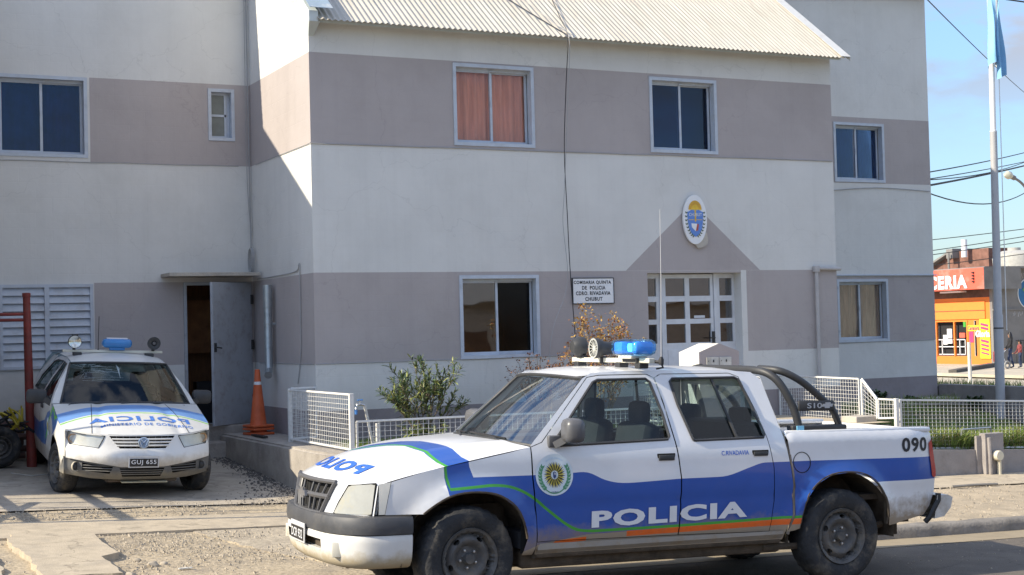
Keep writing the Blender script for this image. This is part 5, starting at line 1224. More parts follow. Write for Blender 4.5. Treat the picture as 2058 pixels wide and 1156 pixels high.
for x in (-.42, .42):
    g = MB(); g.tube([Vector((x*(1.22-.25*a), yf(x)+.10+.85*a, hzz(x*(1.22-.25*a), yf(x)+.10+.85*a)+.002)) for a in [i/8 for i in range(9)]], .003, GAP, 4); g.build('shut_line', bn)
# nose: lamps, grille, bumper
def nsx(x, z):
    zb = .705; d = -.045*cl((zb-z)/.18, 0, 1)-.045*math.exp(-((z-.46)/.09)**2); return Vector((x, yf(x)+.06+d, z))
HGRI = [(-.345, .692), (-.24, .566), (.24, .566), (.345, .692)]
LAMP = [(.385, .69), (.45, .565), (.72, .588), (.745, .65), (.735, .72), (.60, .70)]
LAMP2 = [(-x, z) for x, z in LAMP]
OUT = [(-.758, .45), (-.758, .74), (-.6, .722), (-.345, .705), (0, .706), (.345, .705), (.6, .722), (.758, .74), (.758, .45), (.4, .40), (.22, .372), (-.22, .372), (-.4, .40)]
g = MB(); panel(g, OUT, [HGRI, LAMP, LAMP2], [], HW, nsx, step=.04); fb = g.build('front_panel', hb, smooth=True, fix=False, angle=60)
g = MB(); g.grid(lambda a, b: nsx(-.34+.68*a, .57+.12*b)+Vector((0, .04, 0)), 8, 2, GAP); gl = g.build('grille', hb, fix=False)
for zz in (.595, .628, .660):
    k = .25+(zz-.566)/.126*.09
    g = MB(); g.tube([nsx(-k+2*k*i/14, zz) for i in range(15)], .011, HW, 6); g.build('grille_bar', gl, smooth=True)
for i in range(-4, 5):
    if i: g = MB(); g.tube([nsx(i*.062, .572)+Vector((0, .012, 0)), nsx(i*.068, .69)+Vector((0, .012, 0))], .004, GREYP, 5); g.build('grille_bar', gl)
CHR = mat('chrome_blue', (.68, .74, .80), rough=.25, metal=.6)
g = MB(); M = Matrix.Translation((0, yf(0)-.005, .628)); g.lathe([(.056, .012), (.060, 0), (.052, -.006), (.048, .006)], CHR, axis='Y', n=28, M=M); g.lathe([(0, .004), (.05, .004)], mat('badge_field', (.25, .35, .5), rough=.4), axis='Y', n=28, M=M)
for pts in ([(-.030, .038), (-.0, .004), (.030, .038)], [(-.042, .022), (-.020, -.040), (0, .004), (.020, -.040), (.042, .022)]):
    g.tube([M @ Vector((x, -.004, z)) for x, z in pts], .005, CHR, 5)
g.build('badge', gl, smooth=True, fix=True)
for L_ in (LAMP, LAMP2):
    g = MB(); panel(g, L_, [], [], REFL, lambda x, z: nsx(x, z)+Vector((0, .03, 0)), step=.05); h = g.build('headlight', hb, fix=False, smooth=True)
    g = MB(); panel(g, L_, [], [], glass_mat('hazy_lens', (.93, .93, .90), .10, .08, top=.3), lambda x, z: nsx(x, z)+Vector((0, -.004, 0)), step=.05); g.build('lens', h, fix=False, smooth=True)
    g = MB(); g.tube([nsx(x, z)+Vector((0, -.001, 0)) for x, z in L_+[L_[0]]], .004, GAP, 5, cap=False); g.build('seal', h, smooth=True)
    s = 1 if L_ is LAMP else -1
    g = MB(); g.lathe([(.03, .02), (.045, -.002), (.05, -.004)], mat('amber_bulb', (.55, .35, .2), rough=.4), (s*.69, yf(.69)+.06, .65), axis='Y', n=16); g.build('indicator', h, smooth=True)
# lower grey bumper
FO = [(.30, .375), (.60, .405), (.60, .325), (.33, .295)]; FO2 = [(-x, z) for x, z in FO]; MI = [(-.235, .358), (.235, .358), (.20, .262), (-.20, .262)]
def low(x, z): return Vector((x, yf(x)+.012+.10*cl((.34-z)/.12, 0, 1)**1.5, z))
g = MB(); panel(g, [(-.77, .455), (-.4, .405), (-.22, .374), (.22, .374), (.4, .405), (.77, .455), (.765, .27), (.5, .235), (.2, .225), (-.2, .225), (-.5, .235), (-.765, .27)], [FO, FO2, MI], [], HGY, low, step=.04); lb_ = g.build('front_bumper', hb, smooth=True, fix=False, angle=60)
for s in (-1, 1):   # bumper corners back to the wheel arch
    g = MB(); g.grid(lambda a, b: Vector((s*(.765+.02*a), yf(.76)+.02+.20*a, .27+.185*b)), 4, 4, HGY); g.grid(lambda a, b: Vector((s*(.757+.015*a), yf(.757)+.03+.08*a, .452+.29*b)), 4, 5, HW); g.build('bumper_corner', lb_, smooth=True, fix=False)
for q in (FO, FO2, MI):
    g = MB(); x0 = min(p[0] for p in q); x1 = max(p[0] for p in q); z0 = min(p[1] for p in q); z1 = max(p[1] for p in q)
    g.grid(lambda a, b: low(x0-.01+(x1-x0+.02)*a, z0+(z1-z0)*b)+Vector((0, .04, 0)), 6, 2, GAP)
    for k in range(1, 4): g.tube([low(x0+(x1-x0)*i/6, z0+(z1-z0)*k/4)+Vector((0, .012, 0)) for i in range(7)], .006, HGY, 5)
    g.build('air_intake', lb_, fix=False)
for s in (-1, 1):
    g = MB(); M = Matrix.Translation((s*.66, yf(.66)+.000, .362)) @ Matrix.Rotation(-s*.55, 4, 'Z'); g.lathe([(.052, .01), (.054, -.012), (.046, -.012), (.042, 0)], HGY if s > 0 else mat('fog_ring', (.42, .38, .30), rough=.5), axis='Y', n=22, M=M); g.lathe([(0, -.012), (.03, -.008), (.044, .004)], PLAST, axis='Y', n=22, M=M); g.build('fog_lamp', lb_, smooth=True)
g = MB(); yp = yf(0)-.055; g.box((-.16, yp-.004, .372), (.16, yp, .495), MATS['plate_surround'], bev=.003); g.box((-.145, yp-.008, .385), (.145, yp-.003, .467), MATS['plate_black']); npl = g.build('number_plate', hb)
g = MB(); put_text(g, 'GUJ 655', .262, .058, lambda x, z: (-.131+x, yp-.0095, .397+z), PLW, bold=.01, space=1.1); g.build('lettering', npl, fix=False)
g = MB(); g.box((-.35, -.60, .19), (.40, .3, .24), UNDER, bev=.02); g.box((-.6, .3, .2), (.6, 2.9, .28), UNDER, bev=.03); g.box((-.55, -.5, .26), (.55, .35, .6), UNDER); g.build('underbody', hb)
g = MB(); g.box((-.20, -.70, .196), (.28, -.55, .206), mat('torn_guard', (.40, .36, .24), rough=.7)); g.build('splash_guard', hb)
# windscreen, roof, rear
def wsh(s, t, d=0):
    x = 2*s-1; b = Vector((x*.715, .42-.14*(1-x*x), .935+.022*(1-x*x))); tp = Vector((x*.552, 1.02-.10*(1-x*x), 1.345+.018*(1-x*x))); p = b.lerp(tp, t); p.y -= .02*sin(pi*t); return p+Vector((0, d, 0))
g = MB(); g.grid(lambda a, b: wsh(a, b), 14, 8, HGL); w2 = g.build('windscreen', hb, smooth=True, fix=False, angle=180)
g = MB(); e = [wsh(i/20, 0, -.003) for i in range(21)]+[wsh(1, i/10, -.003) for i in range(1, 11)]+[wsh(1-i/20, 1, -.003) for i in range(1, 21)]+[wsh(0, 1-i/10, -.003) for i in range(1, 11)]; g.tube(e, .013, PLAST, 6, cap=False); g.build('seal', w2, smooth=True)
CRK = mat('crack_white', (.40, .48, .50), rough=.6)
g = MB(); random.seed(5)
for _ in range(50):
    a = random.uniform(0, 6.28); l = random.uniform(.02, .16)*(1 if random.random() < .8 else 2); cx_, cz_ = .17, .86; p0 = (cx_+.04*cos(a), cz_+.10*sin(a)); p1 = (cl(cx_+l*cos(a)*.9, .03, .95), cl(cz_+l*sin(a)*1.6, .05, .97)); g.tube([wsh(*p0, -.003), wsh(*p1, -.003)], .0008, CRK, 3)
for _ in range(34):
    y0 = random.uniform(.55, .93); x0_ = random.uniform(.1, .4); x1_ = x0_+random.uniform(.06, .2); g.tube([wsh(x0_, y0+random.uniform(-.02, .02), -.003), wsh(min(x1_, .5), y0-.03, -.003)], .0008, CRK, 3)
for q in range(6): g.tube([wsh(.455+.006*q, .95-.02*q, -.003), wsh(.47+.005*random.random(), .62+.04*q, -.003)], .0018, CRK, 3)
g.build('cracks', w2, fix=False)
for s0, s1 in ((.06, .46), (.44, .86)):
    g = MB(); g.tube([wsh(s0, -.03, -.03), wsh(s0+.1, .02, -.012), wsh(s1, .035, -.010)], .008, PLAST, 5); g.build('wiper', w2, smooth=True)
g = MB(); g.grid(lambda a, b: Vector(((2*b-1)*.72, .33+.10*((2*b-1)**2)+.10*a*(1-.5*(2*b-1)**2), .938+.02*(1-(2*b-1)**2)-.012*(1-a))), 3, 14, PLAST); g.build('cowl', hb, smooth=True, fix=False)
def rfh(a, b):
    x = 2*b-1; y0 = 1.02-.10*(1-x*x); y = y0+(2.52-y0)*a; e = 1.345+.05*sin(min(1, (y-.9)/.6)*pi/2)-(.05*((y-2.0)/.5)**2 if y > 2.0 else 0); hw = Sx(y, min(1.37, e)); return Vector((x*hw, y, e+.055*(1-abs(x)**2.6)*sin(min(1, .35+a*3)*pi/2)-.0))
g = MB(); g.grid(rfh, 22, 18, HW); g.build('roof', hb, smooth=True, fix=False, angle=180)
for s in (-1, 1):   # A pillars
    g = MB(); P0 = [Vector((s*(.80-.0), .50, .925)), Vector((s*.66, .86, 1.20)), Vector((s*.585, 1.04, 1.345))]; Q0 = [wsh(.0 if s < 0 else 1, 0), wsh(.0 if s < 0 else 1, .6), wsh(.0 if s < 0 else 1, 1)]
    g.add([Vector(((s*Sx(y, z)), y, z)) for y, z in ((.50, .925), (.62, 1.03), (.80, 1.165), (.98, 1.30), (1.10, 1.36))]+[wsh(0 if s < 0 else 1, t) for t in (0, .25, .55, .85, 1)], [(i, i+1, 6+i, 5+i) for i in range(4)], HW); g.build('pillar', hb, smooth=True, fix=False)
g = MB(); g.grid(lambda a, b: Vector(((2*b-1)*Sx(2.5+.6*a, 1.32-.37*a), 2.50+.52*a, 1.385-.43*a+.02*(1-(2*b-1)**2))), 5, 8, HGL); g.grid(lambda a, b: Vector(((2*b-1)*.70, 3.02+.08*a, .95-.65*a)), 4, 6, HW); g.build('tailgate', hb, fix=False)
g = MB(); g.box((-.66, .2, .24), (.66, 3.0, .34), SEAT); g.box((-.68, .28, .6), (.68, .62, .93), PLAST, bev=.04)
g.build('cabin_floor', hb)
for x in (-.33, .33):
    g = MB(); g.box((x-.23, 1.0, .34), (x+.23, 1.5, .58), SEAT, bev=.05); g.box((x-.22, 1.42, .5), (x+.22, 1.56, 1.06), SEAT, bev=.06); s = g.build('seat', hb, smooth=True); g = MB(); g.box((x-.11, 1.46, 1.05), (x+.11, 1.55, 1.22), SEAT, bev=.04); g.build('headrest', s, smooth=True)
g = MB(); g.box((-.6, 2.1, .4), (.6, 2.3, 1.05), SEAT, bev=.05); g.build('rear_seat', hb, smooth=True)
g = MB(); g.tube([(.33+.17*cos(a), .78, .86+.16*sin(a)) for a in [2*pi*i/18 for i in range(19)]], .012, BLACK, 6, cap=False); g.build('steering_wheel', hb, smooth=True)
for s in (-1, 1):
    g = MB(); g.box((-.12, -.05, -.075), (.10, .07, .085), PLAST, bev=.04, M=Matrix.Translation((s*.93, .70, .985))); g.beam((s*.76, .66, .90), (s*.86, .68, .96), .07, .06, PLAST); g.build('mirror', hb, smooth=True)
# roof bar with beacon, spotlight and siren
g = MB(); g.box((-.58, 1.42, 1.450), (.58, 1.50, 1.478), CREAM, bev=.005)
for x in (-.42, .42): g.box((x-.05, 1.36, 1.41), (x+.05, 1.46, 1.452), PLAST, bev=.008)
g.build('roof_bar', hb)
g = MB(); bl = mat('beacon_blue_solid', (.03, .20, .50), rough=.2, coat=.5, var=.1); M = Matrix.Translation((.04, 1.45, 1.565)); g.box((-.172, -.09, -.056), (.172, .09, .052), bl, bev=.04, M=M); g.box((-.09, -.06, -.085), (.09, .06, -.05), bl, bev=.01, M=M); b = g.build('beacon', hb, smooth=True, angle=60); b['label'] = 'unlit blue beacon on the hatchback roof'
g = MB(); g.box((-.12, -.05, .05), (.12, .05, .062), PLW, M=M); g.build('beacon_cap', b)
g = MB(); M = Matrix.Translation((-.455, 1.40, 1.575)); g.lathe([(.072, -.03), (.078, -.02), (.076, .02), (.05, .06), (0, .075)], PLAST, axis='Y', n=26, M=M); g.tube([(-.455, 1.44, 1.47), (-.455, 1.44, 1.51)], .018, BLACK, 8); g.box((-.49, 1.37, 1.648), (-.42, 1.42, 1.662), BLACK); sl_ = g.build('spotlight', hb, smooth=True)
g = MB(); g.lathe([(0, .0), (.04, -.008), (.068, -.028), (.072, -.03)], mat('spot_glass', (.62, .62, .56), rough=.12, metal=.75, var=.3, vscale=20), axis='Y', n=26, M=M); g.build('lens', sl_, smooth=True)
g = MB(); M = Matrix.Translation((.47, 1.40, 1.572)); g.lathe([(.030, -.02), (.055, -.03), (.076, -.03), (.08, -.01), (.06, .06), (0, .08)], PLAST, axis='Y', n=26, M=M); g.lathe([(0, -.034), (.018, -.034), (.022, -.02)], GREYP, axis='Y', n=16, M=M); g.tube([(.47, 1.44, 1.47), (.47, 1.44, 1.51)], .02, BLACK, 8); g.build('siren', hb, smooth=True)
g = MB(); g.tube([(-.09, 2.0, 1.42), (-.095, 2.0, 1.86)], .004, BLACK, 5); g.lathe([(.018, 0), (.01, .05)], BLACK, (-.09, 2.0, 1.41), n=8); g.build('aerial', hb)
# crest on the left fender side
g = MB(); g.add([Vector(Lf(.62, .66))+Vector((-.006, 0, 0))]+[Vector(Lf(.62+.09*cos(a), .66+.10*sin(a)))+Vector((-.006, 0, 0)) for a in [2*pi*i/30 for i in range(30)]], [(0, 1+i, 1+(i+1) % 30) for i in range(30)], MATS['crest_white']); g.add([Vector(Lf(.62, .66))+Vector((-.008, 0, 0))]+[Vector(Lf(.62+.04*cos(a)*(1+.4*(i % 2)), .66+.045*sin(a)*(1+.4*(i % 2))))+Vector((-.008, 0, 0)) for i, a in enumerate([2*pi*i/30 for i in range(30)])], [(0, 1+i, 1+(i+1) % 30) for i in range(30)], DGOLD); g.build('crest', hb, fix=False)
for x, y, s, st in ((-.80, 0, 1, .22), (.80, 0, -1, .22), (-.80, 2.468, 1, 0), (.80, 2.468, -1, 0)):
    # wheel() axis runs along v; turn it to x
    w = wheel('wheel', hb, (x, y, .285), .288, .185, .172, -1, holes=8, nuts=4, M2=(0, .4, -pi/2*s+ (.16 if y == 0 else 0)))

# ------------------------------------------------------------------ white wire-mesh panels
MESHW = mat('mesh_white', (.62, .62, .60), rough=.45, var=.05, stain=((.35, .25, .18), .25, 20))
def mesh_panel(parent, quad, nu, nv, fr=.022, wr=.0021, name='wire_grid', low=None):
    """quad: four corners (bottom a, bottom b, top b, top a); clips are left straight"""
    a, b, c, d = [Vector(p) for p in quad]; g = MB()
    ring = [a, b, c, d]
    for p, q in zip(ring, ring[1:]+ring[:1]): g.beam(p, q, fr, fr, MESHW, up=(.3, .2, 1) if abs((q-p).normalized().z) < .9 else (1, 0, 0))
    f = g.build('frame', parent, fix=False)
    g = MB()
    for i in range(1, nu):
        t = i/nu; g.beam(a.lerp(b, t), d.lerp(c, t), wr*2, wr*2, MESHW, up=(1, .2, 0))
    for j in range(1, nv):
        t = j/nv; g.beam(a.lerp(d, t), b.lerp(c, t), wr*2, wr*2, MESHW)
    g.build(name, parent, fix=False)
def post(parent, p, h, w=.045, name='post'):
    g = MB(); g.box((p[0]-w/2, p[1]-w/2, p[2]), (p[0]+w/2, p[1]+w/2, p[2]+h), MESHW, bev=.004); return g.build(name, parent)
# left gate panel, along the platform
t = thing('mesh_gate', 'white wire mesh gate panel on the platform corner, half in shade', 'gate', (5.42, 16, .84))
mesh_panel(t, [(5.42, 15.02, .865), (5.42, 17.14, .865), (5.42, 17.14, 1.455), (5.42, 15.02, 1.455)], 34, 11); post(t, (5.42, 17.16, .8), .67, .05); post(t, (5.42, 15.0, .8), .67, .05)
t = thing('mesh_fence', 'short white mesh panel closing the gap between gate and wall', 'fence', (5.6, 17.18, .84))
mesh_panel(t, [(5.45, 17.2, .865), (5.765, 17.22, .865), (5.765, 17.22, 1.47), (5.45, 17.2, 1.47)], 5, 11)
t = thing('mesh_fence', 'low white wire mesh fence in front of the left garden and oleander', 'fence', (7.5, 15.1, .8))
mesh_panel(t, [(5.50, 15.05, .82), (9.9, 15.05, .81), (9.9, 15.05, 1.135), (5.50, 15.05, 1.16)], 68, 6); post(t, (5.75, 15.08, .76), .37, .04); post(t, (9.95, 15.05, .76), .4, .04); post(t, (7.9, 15.07, .76), .36, .04)
t = thing('mesh_fence', 'tall white mesh panel left of the entrance path, seen through the cab', 'fence', (10.25, 16, .8))
mesh_panel(t, [(10.25, 15.2, .86), (10.25, 17.15, .86), (10.25, 17.15, 1.36), (10.25, 15.2, 1.36)], 34, 10)
t = thing('mesh_fence', 'tall sunlit white mesh panel right of the entrance path behind the roll bar', 'fence', (12.7, 16.4, .76))
mesh_panel(t, [(12.70, 15.46, .77), (12.70, 17.2, .785), (12.70, 17.2, 1.365), (12.70, 15.46, 1.345)], 32, 11)
t = thing('mesh_fence', 'sloping triangular white mesh panel stepping down to the low fence', 'fence', (12.7, 15.3, .8)); a = Vector((12.70, 15.40, .84)); b = Vector((12.70, 15.11, .84)); c = Vector((12.70, 15.11, 1.09)); d = Vector((12.70, 15.40, 1.345))
mesh_panel(t, [a, b, c, d], 5, 8, fr=.03)
t = thing('mesh_fence', 'very short low white mesh panel between triangular panel and long fence', 'fence', (12.7, 14.9, .8))
mesh_panel(t, [(12.70, 15.08, .84), (12.70, 14.76, .86), (12.70, 14.76, 1.09), (12.70, 15.08, 1.09)], 6, 4); post(t, (12.70, 14.74, .4), .71, .05)
t = thing('mesh_fence', 'long low white wire mesh fence in front of the lawn at the right', 'fence', (15, 14.78, .5))
x0, x1 = 12.80, 18.4; zt = lambda x: 1.085-.050*(x-12.75)
mesh_panel(t, [(x0, 14.79, zt(x0)-.62), (x1, 14.79, zt(x1)-.62), (x1, 14.79, zt(x1)), (x0, 14.79, zt(x0))], 84, 13); post(t, (x0, 14.79, .35), .74, .04)
g = MB(); g.beam((12.70, 14.76, 1.03), (12.80, 14.79, 1.03), .02, .02, MESHW); g.build('tie_bar', t)
post(t, (15.6, 14.81, .3), .66, .04)

# ------------------------------------------------------------------ traffic cones (a stack)
CONE = mat('cone_orange', (.55, .105, .03), rough=.6, var=.2, stain=((.3, .12, .07), .7, 6))
def cone(z, label, band):
    t = thing('traffic_cone', label, 'traffic cone', (5.48, 18.72, z), 'stacked orange traffic cones', world=False); t.rotation_euler = (0, 0, .2)
    g = MB(); g.lathe([(.115, .03), (.105, .05), (.045, .60), (.033, .74), (.028, .75), (.02, .745)], CONE, n=26); g.build('cone_body', t, smooth=True)
    g = MB(); g.box((-.155, -.155, 0), (.155, .155, .032), CONE, bev=.012); g.build('base', t, smooth=True)
    if band: g = MB(); g.lathe([(.0505, .55), (.0465, .59)], PLW, n=26); g.build('worn_band', t, smooth=True)
cone(.832, 'lowest orange traffic cone of the stack by the side door', False); cone(.892, 'middle orange traffic cone of the stack, only its base showing', False); cone(.952-.02, 'topmost faded orange traffic cone of the stack by the side door', True)

# ------------------------------------------------------------------ garden tap
PIPEW = mat('pipe_white', (.55, .54, .50), rough=.6, var=.2, stain=((.3, .27, .2), .6, 8)); TAPB = mat('tap_blue', (.06, .20, .5), rough=.4)
t = thing('garden_tap', 'white standpipe with a small blue handled tap in the left garden', 'tap', (5.85, 15.5, .78))
g = MB(); g.tube([(5.87, 15.5, .76), (5.80, 15.5, 1.12), (5.76, 15.5, 1.31)], .018, PIPEW, 8); g.tube([(5.95, 15.55, .76), (5.945, 15.55, 1.12)], .016, PIPEW, 8); g.build('pipe', t, smooth=True)
g = MB(); g.tube([(5.76, 15.5, 1.31), (5.71, 15.49, 1.325), (5.665, 15.48, 1.32), (5.65, 15.48, 1.27)], .014, NUT, 8); g.tube([(5.70, 15.49, 1.33), (5.70, 15.49, 1.37)], .007, NUT, 6); g.tube([(5.67, 15.49, 1.372), (5.735, 15.49, 1.372)], .008, TAPB, 6); g.lathe([(.016, 0), (.018, .05)], TAPB, (5.65, 15.48, 1.215), n=8); g.build('spout', t, smooth=True)

# ------------------------------------------------------------------ meter house
METP = wall_mat('meter_pink', (.42, .37, .36), stain=.2)
t = thing('meter_house', 'small pitched masonry meter box with two white doors by the path', 'meter box', (10.05, 15.05, .6))
g = MB(); xa, xb, y0, y1, ze, zr = 9.80, 10.38, 14.86, 15.30, 1.785, 1.885
g.add([(xa, y0, .3), (xb, y0, .3), (xb, y0, ze), ((xa+xb)/2, y0, zr), (xa, y0, ze), (xa, y1, .3), (xb, y1, .3), (xb, y1, ze), ((xa+xb)/2, y1, zr), (xa, y1, ze)], [(0, 1, 2, 3, 4), (9, 8, 7, 6, 5)], METP)
g.add([(xa, y0, .3), (xb, y0, .3), (xb, y0, ze), ((xa+xb)/2, y0, zr), (xa, y0, ze), (xa, y1, .3), (xb, y1, .3), (xb, y1, ze), ((xa+xb)/2, y1, zr), (xa, y1, ze)], [(0, 4, 9, 5), (1, 6, 7, 2), (4, 3, 8, 9), (3, 2, 7, 8)], PIPEW if False else mat('meter_white', (.66, .64, .60), rough=.85, var=.06, stain=((.4, .36, .3), .4, 4)))
g.build('masonry', t, fix=True)
for a in (9.90, 10.085):
    g = MB(); g.box((a, y0-.014, 1.38), (a+.175, y0-.002, 1.72), PIPEW, bev=.003)
    d = g.build('meter_door', t)
    g = MB(); g.box((a+.09, y0-.02, 1.66), (a+.105, y0-.012, 1.69), BRASS); g.box((a+.02, y0-.018, 1.67), (a+.03, y0-.012, 1.68), BRASS); g.build('latch', d, fix=False)

# ------------------------------------------------------------------ gas pillar in the right wall
t = thing('gas_pillar', 'grey rendered pillar with white vent pipe set in the low wall', 'pillar', (14.2, 14.55, 0))
g = MB(); g.box((13.98, 14.53, -.05), (14.30, 14.64, .60), WALLG, bev=.008); g.box((13.90, 14.60, -.05), (13.98, 14.64, .57), WALLG); g.build('pillar', t)
g = MB(); g.tube([(14.17, 14.49, .0), (14.17, 14.49, .24)], .030, mat('pipe_cream', (.60, .55, .42), rough=.6, var=.15), 10); g.lathe([(0, -.06), (.06, -.058), (.068, -.04), (.068, .02)], MATS['pipe_cream'], (14.14, 14.49, .31), axis='Y', n=20); g.tube([(14.04, 14.51, .04), (14.04, 14.51, .2), (14.03, 14.515, .55)], .026, WALLG, 8); g.build('vent_pipe', t, smooth=True)
g = MB(); g.tube([(13.75, 14.7, .66), (14.25, 14.7, .66), (14.25, 14.7, .56)], .012, GALV, 6); g.tube([(13.75, 14.7, .66), (13.75, 14.72, .58)], .012, GALV, 6); tag(g.build('bent_bracket'), 'thin grey metal frame lying on the weeds above the gas pillar', 'frame')
g = MB(); g.tube([(12.42, 13.48, swz(12.42, 13.48)+.03), (12.8, 13.485, swz(12.8, 13.5)+.035), (13.15, 13.49, swz(13.15, 13.5)+.03)], .016, mat('rod_grey', (.25, .23, .2), rough=.8), 6); tag(g.build('metal_rod'), 'short grey rod lying on the sidewalk behind the pickup', 'rod')
g = MB(); g.box((2.77, 11.76, drz(2.8, 11.8)+.008), (2.88, 11.80, drz(2.8, 11.8)+.016), PIPEW, M=None); tag(g.build('litter_scrap'), 'white scrap of litter on the gravel', 'litter')
g = MB()
random.seed(11)
for k, (sx, sy, s) in enumerate(((2.62, 12.0, .05), (2.72, 12.06, .035), (2.35, 11.62, .045), (2.55, 12.3, .03), (1.9, 11.62, .035))):
    g = MB(); bm = bmesh.new(); bmesh.ops.create_icosphere(bm, subdivisions=2, radius=s)
    for v in bm.verts: v.co *= 1+.5*noise.noise(v.co*25+Vector((k, 0, 0))); v.co.z *= .6
    bm.verts.index_update(); g.add([v.co+Vector((sx, sy, drz(sx, sy)+s*.35)) for v in bm.verts], [[v.index for v in f.verts] for f in bm.faces], STONE); bm.free()
    tag(g.build('stone', smooth=True), ['largest grey stone on the gravel near the white scrap', 'stone lying just behind the largest stone on the gravel', 'stone at the tip of the broken slab', 'small stone alone in the upper gravel patch', 'small stone on the near edge of the left slab'][k], 'stone')

# ------------------------------------------------------------------ flagpole with its flag
POLEW = mat('pole_white', (.76, .76, .76), rough=.4, var=.03); POLE_SHADE = mat('pole_painted_shade', (.42, .42, .43), rough=.55, var=.06)  # grey colour on the lower pole stands in for shade
t = thing('flagpole', 'tall white steel flagpole with painted-on shade below, standing on the lawn', 'flagpole', (17.87, 18.2, .45))
def pp(z): return (17.87+.012*(z-.45), 18.2, z)
g = MB(); g.tube([pp(.4), pp(2.15), pp(2.17), pp(5.19)], [.078, .076, .066, .058], POLE_SHADE, 20); g.tube([pp(1.93), pp(1.95)], .081, BRASS, 20); g.build('lower_tube', t, smooth=True)
g = MB(); g.tube([pp(5.17), pp(5.21)], .058, POLEW, 20); g.tube([pp(5.2), pp(9.5)], .047, POLEW, 20); g.build('upper_tube', t, smooth=True)
g = MB(); g.tube([(18.03, 18.16, 1.9), (18.08, 18.16, 9.4)], .008, POLEW, 5); g.build('halyard', t)
SKYB = mat('flag_pale_blue', (.26, .52, .78), rough=.8, var=.08, vscale=3); FLW = mat('flag_white', (.72, .74, .76), rough=.8, var=.05)
def flagf(a, b):
    # hangs limp: a across the gathered cloth, b down
    z = 9.6-3.35*b-.30*abs(a-.35)*b+.10*sin(a*7)*b; w = .20+.05*sin(b*6+1); x = 17.955+(a-.5)*w-.03*b+.06*sin(a*11+b*3.2)+.015*sin(b*17+a*5); y = 18.07-.07*sin(a*15+b*4.5)-.03*sin(a*31-b*6); return Vector((x, y, z))
g = MB(); n1, n2 = 40, 30; vs = [flagf(i/n1, j/n2) for i in range(n1+1) for j in range(n2+1)]; k = g.mi(SKYB); k2 = g.mi(FLW); g.v = vs
for i in range(n1):
    for j in range(n2):
        g.f.append((i*(n2+1)+j, (i+1)*(n2+1)+j, (i+1)*(n2+1)+j+1, i*(n2+1)+j+1)); u = (i/n1); g.m.append(k2 if .30 < u < .62 and j < n2*.97 else k)
fl = g.build('flag', smooth=True, fix=False, angle=180); tag(fl, 'limp pale blue and white flag hanging against the pole', 'flag')

# ------------------------------------------------------------------ plants
def leaf(g, p, d, L, w, m, droop=.2, up=None):
    d = d.normalized(); s = d.cross(Vector((0, 0, 1)))
    if s.length < .1: s = Vector((1, 0, 0))
    s.normalize(); s = (s+Vector((random.uniform(-.5, .5), random.uniform(-.5, .5), random.uniform(-.5, .5)))).normalized(); e = d*L
    a = p+e*.35+s*w; b = p+e*.35-s*w; c = p+e*.7+s*w*.8-Vector((0, 0, droop*L*.3)); dd = p+e*.7-s*w*.8-Vector((0, 0, droop*L*.3)); tip = p+e-Vector((0, 0, droop*L))
    g.add([p, a, c, tip, dd, b], [(0, 1, 5), (1, 2, 4, 5), (2, 3, 4)], m)
def shrub(name, label, cat, base, h, spread, nst, leafm, barkm, L, w, dens, seed, group=None, forks=2, clump=None, droop=.2, lean=(0, 0)):
    random.seed(seed); t = thing(name, label, cat, base, group); gb = MB(); gl = MB(); B = Vector(base)
    def branch(p, d, l, r, dep):
        pts = [p]; q = p.copy(); dd = d.copy()
        for i in range(4):
            dd = (dd+Vector((random.uniform(-.25, .25), random.uniform(-.25, .25), random.uniform(-.05, .2)))).normalized(); q = q+dd*l/4; pts.append(q.copy())
            if dep >= forks-1 or i > 1:
                for _ in range(dens if clump is None else (dens if i == 3 else dens//4)):
                    ld = (dd*.5+Vector((random.gauss(0, .7), random.gauss(0, .7), random.gauss(.15, .5)))); leaf(gl, q-dd*l/4*random.random() if clump is None else q+Vector((random.gauss(0, clump), random.gauss(0, clump), random.gauss(0, clump))), ld, L*random.uniform(.6, 1.2), w, random.choice(leafm), droop)
        gb.tube(pts, [r*(1-.15*i) for i in range(5)], barkm, 5)
        if dep < forks:
            for _ in range(3):
                nd = (dd+Vector((random.uniform(-.8, .8), random.uniform(-.8, .8), random.uniform(-.1, .7)))).normalized(); branch(pts[random.choice((2, 3, 4))], nd, l*.62, r*.6, dep+1)
    for i in range(nst):
        a = 2*pi*i/nst+random.random(); d = Vector((cos(a)*spread+lean[0], sin(a)*spread+lean[1], 1)).normalized(); branch(B+Vector((cos(a)*.04, sin(a)*.04, 0)), d, h*random.uniform(.36, .54), .012, 0)
    gb.build('branches', t, smooth=True, fix=False); gl.build('foliage', t, fix=False); return t
LF = [mat('oleander_leaf', (.10, .15, .055), rough=.45, var=.3, vscale=6), mat('oleander_leaf_pale', (.26, .28, .09), rough=.45, var=.25, vscale=6), mat('oleander_leaf_dark', (.045, .075, .035), rough=.45, var=.3)]
BARK = mat('shrub_bark', (.16, .125, .09), rough=.9, var=.3)
RL = [mat('rusty_leaf', (.34, .13, .035), rough=.7, var=.4, vscale=8), mat('ochre_leaf', (.42, .26, .06), rough=.7, var=.3), mat('brown_leaf', (.15, .07, .035), rough=.8, var=.3)]
shrub('oleander', 'green oleander shrub with narrow pale tipped leaves growing behind the low fence', 'shrub', (6.72, 16.1, .78), 1.18, .50, 9, LF, BARK, .10, .0085, 6, 3, droop=.12)
shrub('oleander_shoots', 'short yellow green shoots at the foot of the oleander', 'shrub', (6.60, 15.9, .78), .42, .9, 8, LF[1:2]+LF[:1], BARK, .09, .010, 5, 9, forks=1)
TW = mat('pale_twig', (.23, .18, .14), rough=.9, var=.2)
